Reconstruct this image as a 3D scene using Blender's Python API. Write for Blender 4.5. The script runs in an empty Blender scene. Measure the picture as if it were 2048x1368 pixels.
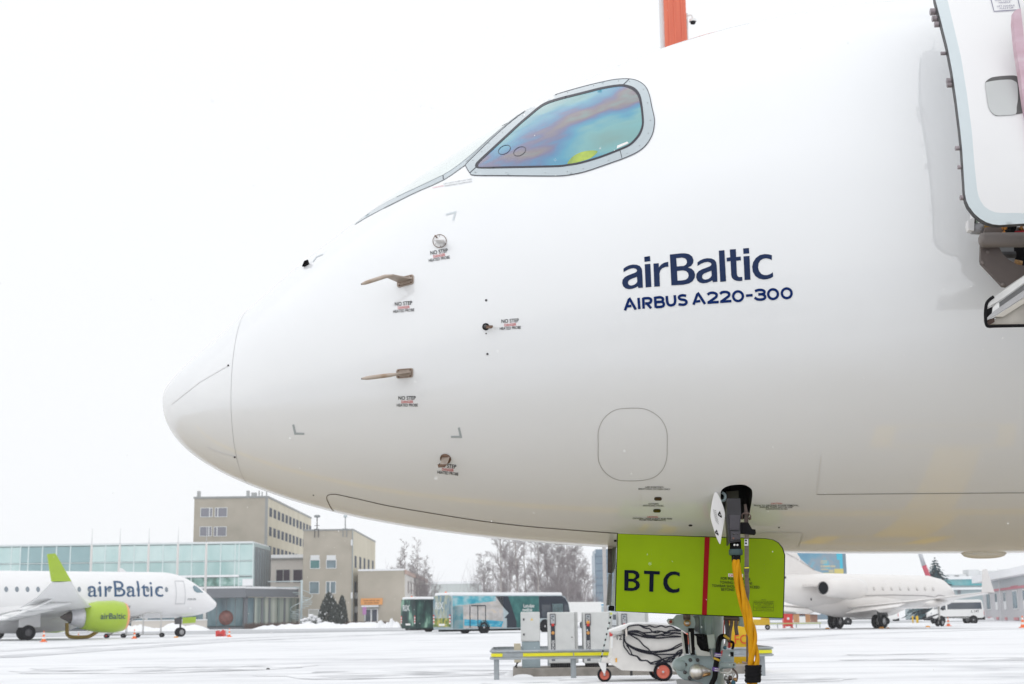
import bpy, bmesh, math, random
import numpy as np
from mathutils import Vector, Matrix, noise
from mathutils.bvhtree import BVHTree
from mathutils.geometry import delaunay_2d_cdt

random.seed(11)
HAZE = 0.0003
SKY0, SKY1 = 10.4, 12.4
S = bpy.context.scene
COL = S.collection
V = Vector
R = math.radians
PI = math.pi

# ------------------------------------------------------------------ camera
FPX, EYE, TILT, ROLL = 2844.0, 1.15, math.atan(552 / 2844.0), 0.0135   # focal length in px of the 2048 wide photograph
FW = V((0, math.cos(TILT), math.sin(TILT)))
_u = V((0, -math.sin(TILT), math.cos(TILT)))
_r = V((1, 0, 0))
RT = _r * math.cos(ROLL) - _u * math.sin(ROLL)
UP = _u * math.cos(ROLL) + _r * math.sin(ROLL)
CAM = V((0, 0, EYE))
cd = bpy.data.cameras.new('camera')
cam = bpy.data.objects.new('camera', cd)
COL.objects.link(cam)
m = Matrix((RT, UP, -FW)).transposed().to_4x4()
m.translation = CAM
cam.matrix_world = m
cd.sensor_width = 36.0
cd.lens = FPX / 2048 * 36.0
cd.clip_start, cd.clip_end = 0.1, 6000
cd.dof.use_dof = True
cd.dof.focus_distance = 8.1
cd.dof.aperture_fstop = 6.3
S.camera = cam

# ------------------------------------------------------------------ light: an even overcast sky
W = bpy.data.worlds.new('World')
S.world = W
W.use_nodes = True
nt = W.node_tree
nt.nodes.clear()
SUN_EL, SUN_AZ = R(48), R(205)
sky = nt.nodes.new('ShaderNodeTexSky')
sky.sky_type = 'NISHITA'
sky.sun_disc = False
sky.sun_elevation = SUN_EL
sky.sun_rotation = SUN_AZ
sky.dust_density = 3.0
hs = nt.nodes.new('ShaderNodeHueSaturation')
hs.inputs['Saturation'].default_value = 0.25
mx = nt.nodes.new('ShaderNodeMix')
mx.data_type = 'RGBA'
mx.inputs['Factor'].default_value = 0.88                 # cloud cover
geo = nt.nodes.new('ShaderNodeTexCoord')
sep = nt.nodes.new('ShaderNodeSeparateXYZ')
hgt = nt.nodes.new('ShaderNodeMapRange')                 # an overcast sky brightens a little towards the zenith
hgt.inputs['To Min'].default_value = SKY0
hgt.inputs['To Max'].default_value = SKY1
cmb = nt.nodes.new('ShaderNodeMix')
cmb.data_type = 'RGBA'
cmb.blend_type = 'MULTIPLY'
cmb.inputs['Factor'].default_value = 1
cmb.inputs['A'].default_value = (0.985, 1.0, 1.02, 1)
nt.links.new(geo.outputs['Generated'], sep.inputs[0])
nt.links.new(sep.outputs['Z'], hgt.inputs['Value'])
nt.links.new(hgt.outputs[0], cmb.inputs['B'])
nt.links.new(cmb.outputs['Result'], mx.inputs['B'])
bg = nt.nodes.new('ShaderNodeBackground')
bg.inputs['Strength'].default_value = 0.10
ow = nt.nodes.new('ShaderNodeOutputWorld')
nt.links.new(sky.outputs[0], hs.inputs['Color'])
nt.links.new(hs.outputs[0], mx.inputs['A'])
nt.links.new(mx.outputs['Result'], bg.inputs['Color'])
nt.links.new(bg.outputs[0], ow.inputs['Surface'])
sl = bpy.data.lights.new('sun', 'SUN')
sl.energy = 0.5
sl.angle = R(130)
sl.color = (1.0, 0.97, 0.93)
so = bpy.data.objects.new('sun', sl)
COL.objects.link(so)
so.rotation_euler = (PI / 2 - SUN_EL, 0, PI - SUN_AZ)
so.location = (0, 0, 40)

S.view_settings.view_transform = 'Standard'
S.view_settings.look = 'None'
S.view_settings.exposure = 0.0
S.view_settings.gamma = 1.0
S.view_settings.use_curve_mapping = False
S.render.engine = 'CYCLES'
S.cycles.use_denoising = True
S.cycles.max_bounces = 6
S.cycles.diffuse_bounces = 4
S.cycles.glossy_bounces = 4
S.cycles.transparent_max_bounces = 8
S.cycles.volume_bounces = 2
S.cycles.sample_clamp_indirect = 8.0

# ------------------------------------------------------------------ pixel helpers (photograph pixels -> places in the world)
def ray(px, py):
    return (FW * FPX + RT * (px - 1024) + UP * (684 - py)).normalized()
def at(px, py, Y):
    d = ray(px, py)
    return CAM + d * (Y / d.y)
def gnd(px, py, z=0.0):
    d = ray(px, py)
    return CAM + d * ((z - EYE) / d.z)
def zat(px, py, Y):
    return at(px, py, Y).z
def xat(px, Y, py=1236):
    return at(px, py, Y).x
def catmull(pts, n=6, closed=False):
    out = []
    N = len(pts)
    rng = range(N if closed else N - 1)
    for i in rng:
        if closed:
            p0, p1, p2, p3 = pts[(i - 1) % N], pts[i], pts[(i + 1) % N], pts[(i + 2) % N]
        else:
            p0, p1, p2, p3 = pts[max(i - 1, 0)], pts[i], pts[i + 1], pts[min(i + 2, N - 1)]
        for k in range(n):
            t = k / n
            out.append(tuple(0.5 * (2 * b + (c - a) * t + (2 * a - 5 * b + 4 * c - d) * t * t + (-a + 3 * b - 3 * c + d) * t ** 3)
                             for a, b, c, d in zip(p0, p1, p2, p3)))
    if not closed:
        out.append(tuple(pts[-1]))
    return out

# ------------------------------------------------------------------ materials
MATS = {}
def mat(name, col, rough=0.6, metal=0.0, coat=0.0, var=0.06, scale=6.0, bump=0.0, spec=0.5, coord='Object', alpha=None, bscale=None):
    if name in MATS:
        return MATS[name]
    mt = bpy.data.materials.new(name)
    MATS[name] = mt
    mt.use_nodes = True
    t = mt.node_tree
    b = t.nodes['Principled BSDF']
    b.inputs['Roughness'].default_value = rough
    b.inputs['Metallic'].default_value = metal
    b.inputs['Coat Weight'].default_value = coat
    b.inputs['Coat Roughness'].default_value = 0.04
    b.inputs['Specular IOR Level'].default_value = spec
    tc = t.nodes.new('ShaderNodeTexCoord')
    nz = t.nodes.new('ShaderNodeTexNoise')
    nz.inputs['Scale'].default_value = scale
    nz.inputs['Detail'].default_value = 5
    t.links.new(tc.outputs[coord], nz.inputs['Vector'])
    if var > 0:
        mp = t.nodes.new('ShaderNodeMapRange')
        mp.inputs['To Min'].default_value = 1 - var
        mp.inputs['To Max'].default_value = 1 + var
        mp.inputs['From Min'].default_value = 0.3
        mp.inputs['From Max'].default_value = 0.7
        ml = t.nodes.new('ShaderNodeMix')
        ml.data_type = 'RGBA'
        ml.blend_type = 'MULTIPLY'
        ml.inputs['Factor'].default_value = 1
        ml.inputs['A'].default_value = (*col, 1)
        t.links.new(nz.outputs['Fac'], mp.inputs['Value'])
        t.links.new(mp.outputs[0], ml.inputs['B'])
        t.links.new(ml.outputs['Result'], b.inputs['Base Color'])
    else:
        b.inputs['Base Color'].default_value = (*col, 1)
    if bump > 0:
        bn = t.nodes.new('ShaderNodeBump')
        bn.inputs['Strength'].default_value = bump
        bn.inputs['Distance'].default_value = 0.02
        n2 = nz
        if bscale:
            n2 = t.nodes.new('ShaderNodeTexNoise')
            n2.inputs['Scale'].default_value = bscale
            n2.inputs['Detail'].default_value = 4
            t.links.new(tc.outputs[coord], n2.inputs['Vector'])
        t.links.new(n2.outputs['Fac'], bn.inputs['Height'])
        t.links.new(bn.outputs[0], b.inputs['Normal'])
    return mt

def ramp_mat(name, stops, scale=3.0, rough=0.5, detail=3.0, coat=0.0, stretch=(1, 1, 1), distort=0.0, spec=0.5, rotate=(0, 0, 0), interp='LINEAR'):
    if name in MATS:
        return MATS[name]
    mt = bpy.data.materials.new(name)
    MATS[name] = mt
    mt.use_nodes = True
    t = mt.node_tree
    b = t.nodes['Principled BSDF']
    b.inputs['Roughness'].default_value = rough
    b.inputs['Coat Weight'].default_value = coat
    b.inputs['Coat Roughness'].default_value = 0.03
    b.inputs['Specular IOR Level'].default_value = spec
    tc = t.nodes.new('ShaderNodeTexCoord')
    mp = t.nodes.new('ShaderNodeMapping')
    mp.inputs['Scale'].default_value = stretch
    mp.inputs['Rotation'].default_value = rotate
    nz = t.nodes.new('ShaderNodeTexNoise')
    nz.inputs['Scale'].default_value = scale
    nz.inputs['Detail'].default_value = detail
    nz.inputs['Distortion'].default_value = distort
    rp = t.nodes.new('ShaderNodeValToRGB')
    rp.color_ramp.interpolation = interp
    el = rp.color_ramp.elements
    while len(el) < len(stops):
        el.new(0.5)
    for e, (p, c) in zip(el, stops):
        e.position = p
        e.color = (*c, 1)
    t.links.new(tc.outputs['Object'], mp.inputs[0])
    t.links.new(mp.outputs[0], nz.inputs['Vector'])
    t.links.new(nz.outputs['Fac'], rp.inputs[0])
    t.links.new(rp.outputs[0], b.inputs['Base Color'])
    return mt

# ------------------------------------------------------------------ mesh builder and tagging
class MB:
    def __init__(s):
        s.v, s.f, s.sm = [], [], []
    def add(s, vs, fs, smooth=False):
        o = len(s.v)
        s.v += [tuple(p) for p in vs]
        s.f += [tuple(i + o for i in f) for f in fs]
        s.sm += [smooth] * len(fs)
        return s
    def boxb(s, x0, x1, y0, y1, z0, z1):
        vs = [(x0, y0, z0), (x1, y0, z0), (x1, y1, z0), (x0, y1, z0), (x0, y0, z1), (x1, y0, z1), (x1, y1, z1), (x0, y1, z1)]
        return s.add(vs, [(0, 3, 2, 1), (4, 5, 6, 7), (0, 1, 5, 4), (1, 2, 6, 5), (2, 3, 7, 6), (3, 0, 4, 7)])
    def rbox(s, x0, x1, y0, y1, z0, z1, b=0.01):
        bm = bmesh.new()
        bmesh.ops.create_cube(bm, size=1)
        for v in bm.verts:
            v.co = V(((x0 + x1) / 2 + v.co.x * (x1 - x0), (y0 + y1) / 2 + v.co.y * (y1 - y0), (z0 + z1) / 2 + v.co.z * (z1 - z0)))
        bmesh.ops.bevel(bm, geom=bm.edges[:], offset=b, segments=2, affect='EDGES', profile=0.5)
        return s.addbm(bm)
    def addbm(s, bm, smooth=False, M=None):
        bm.verts.ensure_lookup_table()
        bm.verts.index_update()
        vs = [(M @ v.co) if M else v.co.copy() for v in bm.verts]
        fs = [[v.index for v in f.verts] for f in bm.faces]
        bm.free()
        return s.add(vs, fs, smooth)
    def quad(s, a, b, c, d):
        return s.add([a, b, c, d], [(0, 1, 2, 3)])
    def slab(s, pts, off):
        """polygon pts (world points) given thickness along the vector off"""
        n = len(pts)
        off = V(off)
        vs = [V(p) for p in pts] + [V(p) + off for p in pts]
        fs = [tuple(range(n)), tuple(range(2 * n - 1, n - 1, -1))] + [(i, i + n, (i + 1) % n + n, (i + 1) % n) for i in range(n)]
        return s.add(vs, fs)
    def tube(s, pts, r, n=8, caps=True, smooth=True):
        pts = [V(p) for p in pts]
        k = len(pts)
        rs = r if isinstance(r, (list, tuple)) else [r] * k
        up = None
        vs = []
        for i, p in enumerate(pts):
            d = (pts[min(i + 1, k - 1)] - pts[max(i - 1, 0)])
            d = d.normalized() if d.length > 1e-9 else V((0, 0, 1))
            if up is None:
                a = V((0, 0, 1)) if abs(d.z) < 0.9 else V((1, 0, 0))
                up = d.cross(a).normalized()
            else:
                up = (up - d * up.dot(d))
                up = up.normalized() if up.length > 1e-6 else d.orthogonal().normalized()
            w = d.cross(up)
            for j in range(n):
                t = 2 * PI * j / n
                vs.append(p + (up * math.cos(t) + w * math.sin(t)) * rs[i])
        fs = []
        for i in range(k - 1):
            for j in range(n):
                a, b = i * n + j, i * n + (j + 1) % n
                fs.append((a, b, b + n, a + n))
        s.add(vs, fs, smooth)
        if caps:
            o = len(s.v) - len(vs)
            s.f += [tuple(o + j for j in range(n - 1, -1, -1)), tuple(o + (k - 1) * n + j for j in range(n))]
            s.sm += [False, False]
        return s
    def cyl(s, a, b, r, n=16, smooth=True):
        return s.tube([a, b], r, n, True, smooth)
    def lathe(s, prof, o, ax, n=24, smooth=True):
        """profile [(distance along axis, radius)] turned about ax through o"""
        o, ax = V(o), V(ax).normalized()
        u = ax.orthogonal().normalized()
        w = ax.cross(u)
        vs = []
        for h, r in prof:
            for j in range(n):
                t = 2 * PI * j / n
                vs.append(o + ax * h + (u * math.cos(t) + w * math.sin(t)) * r)
        fs = []
        for i in range(len(prof) - 1):
            for j in range(n):
                a, b = i * n + j, i * n + (j + 1) % n
                fs.append((a, b, b + n, a + n))
        return s.add(vs, fs, smooth)
    def ball(s, c, r, n=16, m_=10, scale=(1, 1, 1)):
        vs, fs = [], []
        for i in range(m_ + 1):
            a = -PI / 2 + PI * i / m_
            for j in range(n):
                t = 2 * PI * j / n
                vs.append((c[0] + r * scale[0] * math.cos(a) * math.cos(t), c[1] + r * scale[1] * math.cos(a) * math.sin(t), c[2] + r * scale[2] * math.sin(a)))
        for i in range(m_):
            for j in range(n):
                p, q = i * n + j, i * n + (j + 1) % n
                fs.append((p, q, q + n, p + n))
        return s.add(vs, fs, True)
    def mesh(s, name, mt):
        me = bpy.data.meshes.new(name)
        me.from_pydata([tuple(v) for v in s.v], [], s.f)
        me.polygons.foreach_set('use_smooth', s.sm)
        if mt:
            me.materials.append(mt)
        me.update()
        return me
    def build(s, name, mt, parent=None, world=False):
        return link(name, s.mesh(name, mt), parent, world)

def link(name, me, parent=None, world=False):
    o = bpy.data.objects.new(name, me)
    COL.objects.link(o)
    if parent is not None:
        o.parent = parent
        if world:
            o.matrix_parent_inverse = wm(parent).inverted()
    return o
def wm(o):
    M = Matrix.Translation(o.location) @ o.rotation_euler.to_matrix().to_4x4()
    return (wm(o.parent) @ o.matrix_parent_inverse @ M) if o.parent else M
def tag(o, label, cat, group=None):
    o['label'] = label
    o['category'] = cat
    if group:
        o['group'] = group
    return o
def thing(name, label, cat, loc=(0, 0, 0), rz=0.0, group=None):
    o = bpy.data.objects.new(name, None)
    o.empty_display_size = 0.3
    COL.objects.link(o)
    o.location = loc
    o.rotation_euler = (0, 0, rz)
    return tag(o, label, cat, group)
def struct(o, kind='structure'):
    o['kind'] = kind
    return o
def dup(root, label, loc, rz=None, scale=None):
    r = root.copy()
    COL.objects.link(r)
    r['label'] = label
    r.location = loc
    if rz is not None:
        r.rotation_euler = (0, 0, rz)
    if scale:
        r.scale = scale
    for ch in list(root.children):
        c = ch.copy()
        COL.objects.link(c)
        c.parent = r
        for g in ch.children:
            d = g.copy()
            COL.objects.link(d)
            d.parent = c
    return r

# ------------------------------------------------------------------ lettering
_txt = {}
def glyphs(body, align='CENTER', bold=0.0, spacing=1.0):
    """triangles of a line of text, 1 unit of font size, origin on the baseline"""
    key = (body, align, bold, spacing)
    if key not in _txt:
        c = bpy.data.curves.new('lettering', 'FONT')
        c.body = body
        c.align_x = align
        c.offset = bold
        c.space_character = spacing
        c.resolution_u = 4
        o = bpy.data.objects.new('lettering', c)
        COL.objects.link(o)
        dg = bpy.context.evaluated_depsgraph_get()
        me = bpy.data.meshes.new_from_object(o.evaluated_get(dg))
        vs = [v.co.to_2d() for v in me.vertices]
        fs = [tuple(p.vertices) for p in me.polygons]
        bpy.data.objects.remove(o)
        bpy.data.curves.remove(c)
        bpy.data.meshes.remove(me)
        _txt[key] = (vs, fs)
    return _txt[key]
def text_flat(mb, body, o, xd, yd, size, align='CENTER', bold=0.0, width=None, spacing=1.0):
    """lay a line of text on a plane: o origin, xd and yd unit directions"""
    vs, fs = glyphs(body, align, bold, spacing)
    sx = size
    if width:
        w = max(v.x for v in vs) - min(v.x for v in vs)
        sx = width / w
    o, xd, yd = V(o), V(xd), V(yd)
    mb.add([o + xd * (v.x * sx) + yd * (v.y * size) for v in vs], fs)
    return mb
# ------------------------------------------------------------------ palette
PAINT = mat('aircraft_white_paint', (0.83, 0.848, 0.872), 0.5, coat=1.0, var=0.012, scale=1.3, spec=0.2)
PAINT.node_tree.nodes['Principled BSDF'].inputs['Coat IOR'].default_value = 1.9
PAINT.node_tree.nodes['Principled BSDF'].inputs['Coat Roughness'].default_value = 0.03
def skin_detail(mt):
    """faint wash marks along the airflow and a hint of waviness in the sheet"""
    t = mt.node_tree
    b = t.nodes['Principled BSDF']
    tc = t.nodes.new('ShaderNodeTexCoord')
    mp = t.nodes.new('ShaderNodeMapping')
    mp.inputs['Scale'].default_value = (.35, 1, 5)
    n1 = t.nodes.new('ShaderNodeTexNoise')
    n1.inputs['Scale'].default_value = 1.6
    n1.inputs['Detail'].default_value = 7
    r1 = t.nodes.new('ShaderNodeMapRange')
    r1.inputs['From Min'].default_value = .35
    r1.inputs['From Max'].default_value = .7
    r1.inputs['To Min'].default_value = .01
    r1.inputs['To Max'].default_value = .045
    t.links.new(tc.outputs['Object'], mp.inputs[0])
    t.links.new(mp.outputs[0], n1.inputs['Vector'])
    t.links.new(n1.outputs['Fac'], r1.inputs['Value'])
    t.links.new(r1.outputs[0], b.inputs['Coat Roughness'])
    n2 = t.nodes.new('ShaderNodeTexNoise')
    n2.inputs['Scale'].default_value = 2.2
    n2.inputs['Detail'].default_value = 1
    bn = t.nodes.new('ShaderNodeBump')
    bn.inputs['Strength'].default_value = .05
    bn.inputs['Distance'].default_value = .012
    t.links.new(tc.outputs['Object'], n2.inputs['Vector'])
    t.links.new(n2.outputs['Fac'], bn.inputs['Height'])
    t.links.new(bn.outputs[0], b.inputs['Coat Normal'])
skin_detail(PAINT)
PAINT2 = mat('aircraft_white_paint_far', (0.80, 0.80, 0.81), 0.35, coat=0.5, var=0.02, scale=0.8)
WARMW = mat('warm_white_paint', (0.78, 0.755, 0.73), 0.3, coat=0.5, var=0.02, scale=0.8)
BAY = mat('bay_black', (0.015, 0.014, 0.013), 0.7)
NAVY = mat('navy_ink', (0.010, 0.026, 0.088), 0.35, coat=0.12, var=0.0, spec=0.12)
BLUE = mat('blue_ink', (0.001, 0.020, 0.125), 0.4, coat=0.0, var=0.0, spec=0.1)
INK = mat('black_ink', (0.012, 0.012, 0.016), 0.6, var=0.0, spec=0.15)
RED = mat('red_ink', (0.55, 0.03, 0.03), 0.5, var=0.0)
LIME = mat('lime_paint', (0.265, 0.405, 0.0), 0.45, coat=0.0, spec=0.12, var=0.07, scale=4.0)
FRAMEG = mat('frame_grey', (0.45, 0.52, 0.56), 0.35, coat=0.8, var=0.03)
SEAL = mat('seal_dark', (0.035, 0.035, 0.05), 0.5, var=0.0)
LINEG = mat('gap_line', (0.27, 0.26, 0.245), 0.6, var=0.0)
LINEL = mat('light_line', (0.74, 0.735, 0.72), 0.5, var=0.0)
MARKG = mat('mark_grey', (0.40, 0.44, 0.46), 0.5, var=0.0)
MARKL = mat('mark_pale', (0.60, 0.65, 0.68), 0.5, var=0.0)
STEEL = mat('steel', (0.55, 0.55, 0.56), 0.3, metal=0.9, var=0.08)
ALU = mat('dull_aluminium', (0.50, 0.50, 0.49), 0.45, metal=0.5, var=0.08, scale=20)
PROBE = mat('heat_browned_metal', (0.42, 0.35, 0.30), 0.4, metal=0.3, var=0.2, scale=25)
BROWN = mat('probe_brown', (0.16, 0.095, 0.065), 0.5, metal=0.3, var=0.25, scale=40)
GEARG = mat('gear_grey_blue', (0.38, 0.48, 0.51), 0.4, coat=0.2, var=0.08, scale=9)
BLACK = mat('black_rubber', (0.010, 0.010, 0.012), 0.7, var=0.15, scale=12, spec=0.1)
DKGREY = mat('dark_grey', (0.07, 0.07, 0.075), 0.55, var=0.12)
BRASS = mat('brass', (0.5, 0.3, 0.14), 0.35, metal=0.8, var=0.15)
YEL = mat('cable_yellow', (0.66, 0.31, 0.0), 0.5, var=0.10, scale=14, spec=.2)
WHITE = mat('white_paint', (0.80, 0.80, 0.79), 0.45, var=0.03)
SNOW = mat('snow', (0.83, 0.84, 0.86), 0.9, var=0.03, scale=1.5, bump=0.4, spec=0.2)
TYRE = mat('tyre_rubber', (0.016, 0.016, 0.02), 0.8, var=0.2, scale=10, spec=0.08)
ORANGE = mat('cone_orange', (0.85, 0.16, 0.03), 0.5, var=0.04)
REDP = mat('red_paint', (0.62, 0.035, 0.03), 0.45, coat=0.3, var=0.06)
GALV = mat('galvanised_steel', (0.36, 0.39, 0.41), 0.5, metal=0.4, var=0.12, scale=8)
CONC = mat('concrete', (0.26, 0.24, 0.215), 0.85, var=0.2, scale=5, bump=0.3)
YELB = mat('reflective_yellow', (0.80, 0.74, 0.01), 0.4, var=0.04)
GLASSD = mat('window_glass', (0.05, 0.065, 0.085), 0.08, var=0.3, scale=0.4, coat=0.3, spec=0.8)

# ------------------------------------------------------------------ ground
def ground_mat():
    mt = bpy.data.materials.new('snow_covered_apron')
    mt.use_nodes = True
    t = mt.node_tree
    L = t.links.new
    b = t.nodes['Principled BSDF']
    b.inputs['Roughness'].default_value = 0.9
    b.inputs['Specular IOR Level'].default_value = 0.2
    tc = t.nodes.new('ShaderNodeTexCoord')
    def nz(scale, sx, sy, rot, det, dist=0.0):
        mp = t.nodes.new('ShaderNodeMapping')
        mp.inputs['Scale'].default_value = (sx, sy, 1)
        mp.inputs['Rotation'].default_value = (0, 0, rot)
        n = t.nodes.new('ShaderNodeTexNoise')
        n.inputs['Scale'].default_value = scale
        n.inputs['Detail'].default_value = det
        n.inputs['Distortion'].default_value = dist
        L(tc.outputs['Object'], mp.inputs[0])
        L(mp.outputs[0], n.inputs['Vector'])
        return n.outputs['Fac']
    def rng(x, a, c, lo=0.0, hi=1.0):
        r = t.nodes.new('ShaderNodeMapRange')
        r.inputs['From Min'].default_value = a
        r.inputs['From Max'].default_value = c
        r.inputs['To Min'].default_value = lo
        r.inputs['To Max'].default_value = hi
        L(x, r.inputs['Value'])
        return r.outputs[0]
    def op(k, a, c):
        q = t.nodes.new('ShaderNodeMath')
        q.operation = k
        for i, v in enumerate((a, c)):
            if isinstance(v, (int, float)):
                q.inputs[i].default_value = v
            else:
                L(v, q.inputs[i])
        return q.outputs[0]
    tr = rng(nz(0.45, 0.5, 1.0, R(24), 8, 0.6), 0.44, 0.66)
    tr2 = rng(nz(0.7, 0.12, 1.0, R(-38), 6, 0.5), 0.54, 0.76)
    big = rng(nz(0.03, 1, 1.4, 0, 5), 0.38, 0.60)
    fine = rng(nz(3.0, 0.5, 1, R(20), 6), 0.35, 0.7, 0.4, 1.0)
    a = op('MULTIPLY', op('MULTIPLY', op('MAXIMUM', tr, tr2), big), fine)
    mx_ = t.nodes.new('ShaderNodeMix')
    mx_.data_type = 'RGBA'
    mx_.inputs['A'].default_value = (0.80, 0.81, 0.83, 1)
    mx_.inputs['B'].default_value = (0.36, 0.37, 0.40, 1)
    L(op('MULTIPLY', a, 0.85), mx_.inputs['Factor'])
    L(mx_.outputs['Result'], b.inputs['Base Color'])
    bn = t.nodes.new('ShaderNodeBump')
    bn.inputs['Strength'].default_value = 0.35
    bn.inputs['Distance'].default_value = 0.03
    L(nz(1.8, 0.8, 1, R(18), 8), bn.inputs['Height'])
    L(bn.outputs[0], b.inputs['Normal'])
    return mt
g = MB()
GR = 1500.0
g.add([(-GR, -GR, 0), (GR, -GR, 0), (GR, GR, 0), (-GR, GR, 0)], [(0, 1, 2, 3)])
struct(g.build('ground', ground_mat()))

def strip(name, pts_l, pts_r, z, mt):
    q = MB()
    n = len(pts_l)
    vs = [(p[0], p[1], z) for p in pts_l] + [(p[0], p[1], z) for p in pts_r]
    q.add(vs, [(i, i + 1, n + i + 1, n + i) for i in range(n - 1)])
    return struct(q.build(name, mt))
# swept, half cleared stand under and in front of the near aircraft (it shows mirrored in the paint)
def stand_mat():
    """wet concrete swept clear along the parked aircraft, with more and more slush away from it"""
    mt = bpy.data.materials.new('wet_concrete_and_slush')
    mt.use_nodes = True
    t = mt.node_tree
    L = t.links.new
    b = t.nodes['Principled BSDF']
    b.inputs['Roughness'].default_value = .55
    tc = t.nodes.new('ShaderNodeTexCoord')
    def nz(sc, det):
        n = t.nodes.new('ShaderNodeTexNoise')
        n.inputs['Scale'].default_value = sc
        n.inputs['Detail'].default_value = det
        L(tc.outputs['Object'], n.inputs['Vector'])
        return n.outputs['Fac']
    def ramp(x, st):
        r = t.nodes.new('ShaderNodeValToRGB')
        el = r.color_ramp.elements
        while len(el) < len(st):
            el.new(.5)
        for e, (p_, c) in zip(el, st):
            e.position = p_
            e.color = (*c, 1)
        L(x, r.inputs[0])
        return r.outputs[0]
    def op(k, a_, c_):
        q_ = t.nodes.new('ShaderNodeMath')
        q_.operation = k
        for i, v in enumerate((a_, c_)):
            if isinstance(v, (int, float)):
                q_.inputs[i].default_value = v
            else:
                L(v, q_.inputs[i])
        return q_.outputs[0]
    sp = t.nodes.new('ShaderNodeSeparateXYZ')
    L(tc.outputs['Object'], sp.inputs[0])
    dist = op('ABSOLUTE', op('SUBTRACT', sp.outputs['Y'], 10.2), 0)
    cover = t.nodes.new('ShaderNodeMapRange')
    cover.interpolation_type = 'SMOOTHSTEP'
    cover.inputs['From Min'].default_value = 2.6
    cover.inputs['From Max'].default_value = 9.5
    cover.inputs['To Min'].default_value = -.35
    cover.inputs['To Max'].default_value = .85
    L(dist, cover.inputs['Value'])
    f = t.nodes.new('ShaderNodeMapRange')
    f.inputs['From Min'].default_value = .2
    f.inputs['From Max'].default_value = .75
    L(op('ADD', cover.outputs[0], op('MULTIPLY', nz(.5, 9), .7)), f.inputs['Value'])
    base = ramp(nz(.35, 9), [(.3, (.31, .265, .20)), (.55, (.38, .335, .26)), (.75, (.47, .43, .36))])
    slush = ramp(nz(.4, 8), [(.3, (.52, .525, .535)), (.7, (.78, .79, .81))])
    m_ = t.nodes.new('ShaderNodeMix')
    m_.data_type = 'RGBA'
    L(f.outputs[0], m_.inputs['Factor'])
    L(base, m_.inputs['A'])
    L(slush, m_.inputs['B'])
    L(m_.outputs['Result'], b.inputs['Base Color'])
    return mt
strip('aircraft_stand', [(-34, -8), (36, -8)], [(-34, 21), (36, 21)], 0.005, stand_mat())
YLINE = mat('marking_yellow', (0.74, 0.47, 0.01), 0.6, var=0.15, scale=3)
AX = V((math.cos(R(3)), -math.sin(R(3)), 0))
NRM = V((-math.sin(R(3)), -math.cos(R(3)), 0))
NOSE = V((-2.384, 9.58, 0))
q = MB()
def mark(x0, x1, y0, y1):
    q.add([(x0, y0, 0.011), (x1, y0, 0.011), (x1, y1, 0.011), (x0, y1, 0.011)], [(0, 1, 2, 3)])
c0, c1 = NOSE - AX * 8 - NRM * 0.12, NOSE + AX * 30 - NRM * 0.12
for e in (0,):
    d = NRM * 0.10
    q.add([(c0 + d).to_tuple()[:2] + (0.011,), (c1 + d).to_tuple()[:2] + (0.011,), (c1 - d).to_tuple()[:2] + (0.011,), (c0 - d).to_tuple()[:2] + (0.011,)], [(0, 1, 2, 3)])
mark(2.70, 3.05, 7.66, 9.30)
mark(2.72, 3.15, 9.52, 10.66)
for (x0, x1, y0, y1) in ((2.3, 3.4, 10.72, 10.80), (2.3, 3.4, 11.6, 11.7), (2.3, 2.5, 10.8, 11.6), (3.2, 3.4, 10.8, 11.6),
                         (2.2, 3.3, 7.05, 7.1), (2.2, 3.3, 7.58, 7.63), (2.2, 2.36, 7.1, 7.58), (3.16, 3.3, 7.1, 7.58),
                         (0.80, 0.86, 10.1, 10.6), (0.95, 1.3, 10.1, 10.24), (0.98, 1.1, 10.24, 10.7)):
    mark(x0, x1, y0, y1)
struct(q.build('stand_markings', YLINE))
ROADM = ramp_mat('slushy_road', [(0.3, (0.30, 0.31, 0.33)), (0.5, (0.42, 0.43, 0.45)), (0.62, (0.62, 0.63, 0.65)), (0.75, (0.83, 0.84, 0.86))],
                 scale=0.12, detail=8, rough=0.7, stretch=(0.25, 1, 1))
strip('service_road', [(-140, 122), (-60, 129), (0, 150), (60, 176)], [(-140, 196), (-60, 202), (0, 214), (60, 232)], 0.004, ROADM)
TRM = ramp_mat('tyre_track_slush', [(0.32, (0.42, 0.43, 0.455)), (0.48, (0.60, 0.61, 0.635)), (0.64, (0.79, 0.80, 0.82))], scale=0.6, detail=8, rough=0.8, stretch=(0.2, 1, 1))
def track(pts, w):
    P_ = [gnd(*p) for p in pts]
    a, b = [], []
    for i, p in enumerate(P_):
        d = (P_[min(i + 1, len(P_) - 1)] - P_[max(i - 1, 0)]).normalized()
        nn = V((-d.y, d.x, 0)) * w
        a.append(p + nn)
        b.append(p - nn)
    return a, b
for pts, w in (([(-20, 1316), (200, 1300), (450, 1283), (700, 1272), (900, 1264)], 1.0), ([(-20, 1303), (200, 1291), (450, 1278), (640, 1270)], .9), ([(1500, 1281), (1700, 1268), (2100, 1256)], .7)):
    a, b = track(pts, w)
    strip('tyre_track', a, b, 0.009, TRM)
GRIT = ramp_mat('trampled_snow', [(0.30, (0.33, 0.335, 0.35)), (0.44, (0.55, 0.56, 0.58)), (0.56, (0.80, 0.81, 0.83))], scale=1.1, detail=10, rough=.9, stretch=(.7, 1, 1))
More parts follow.
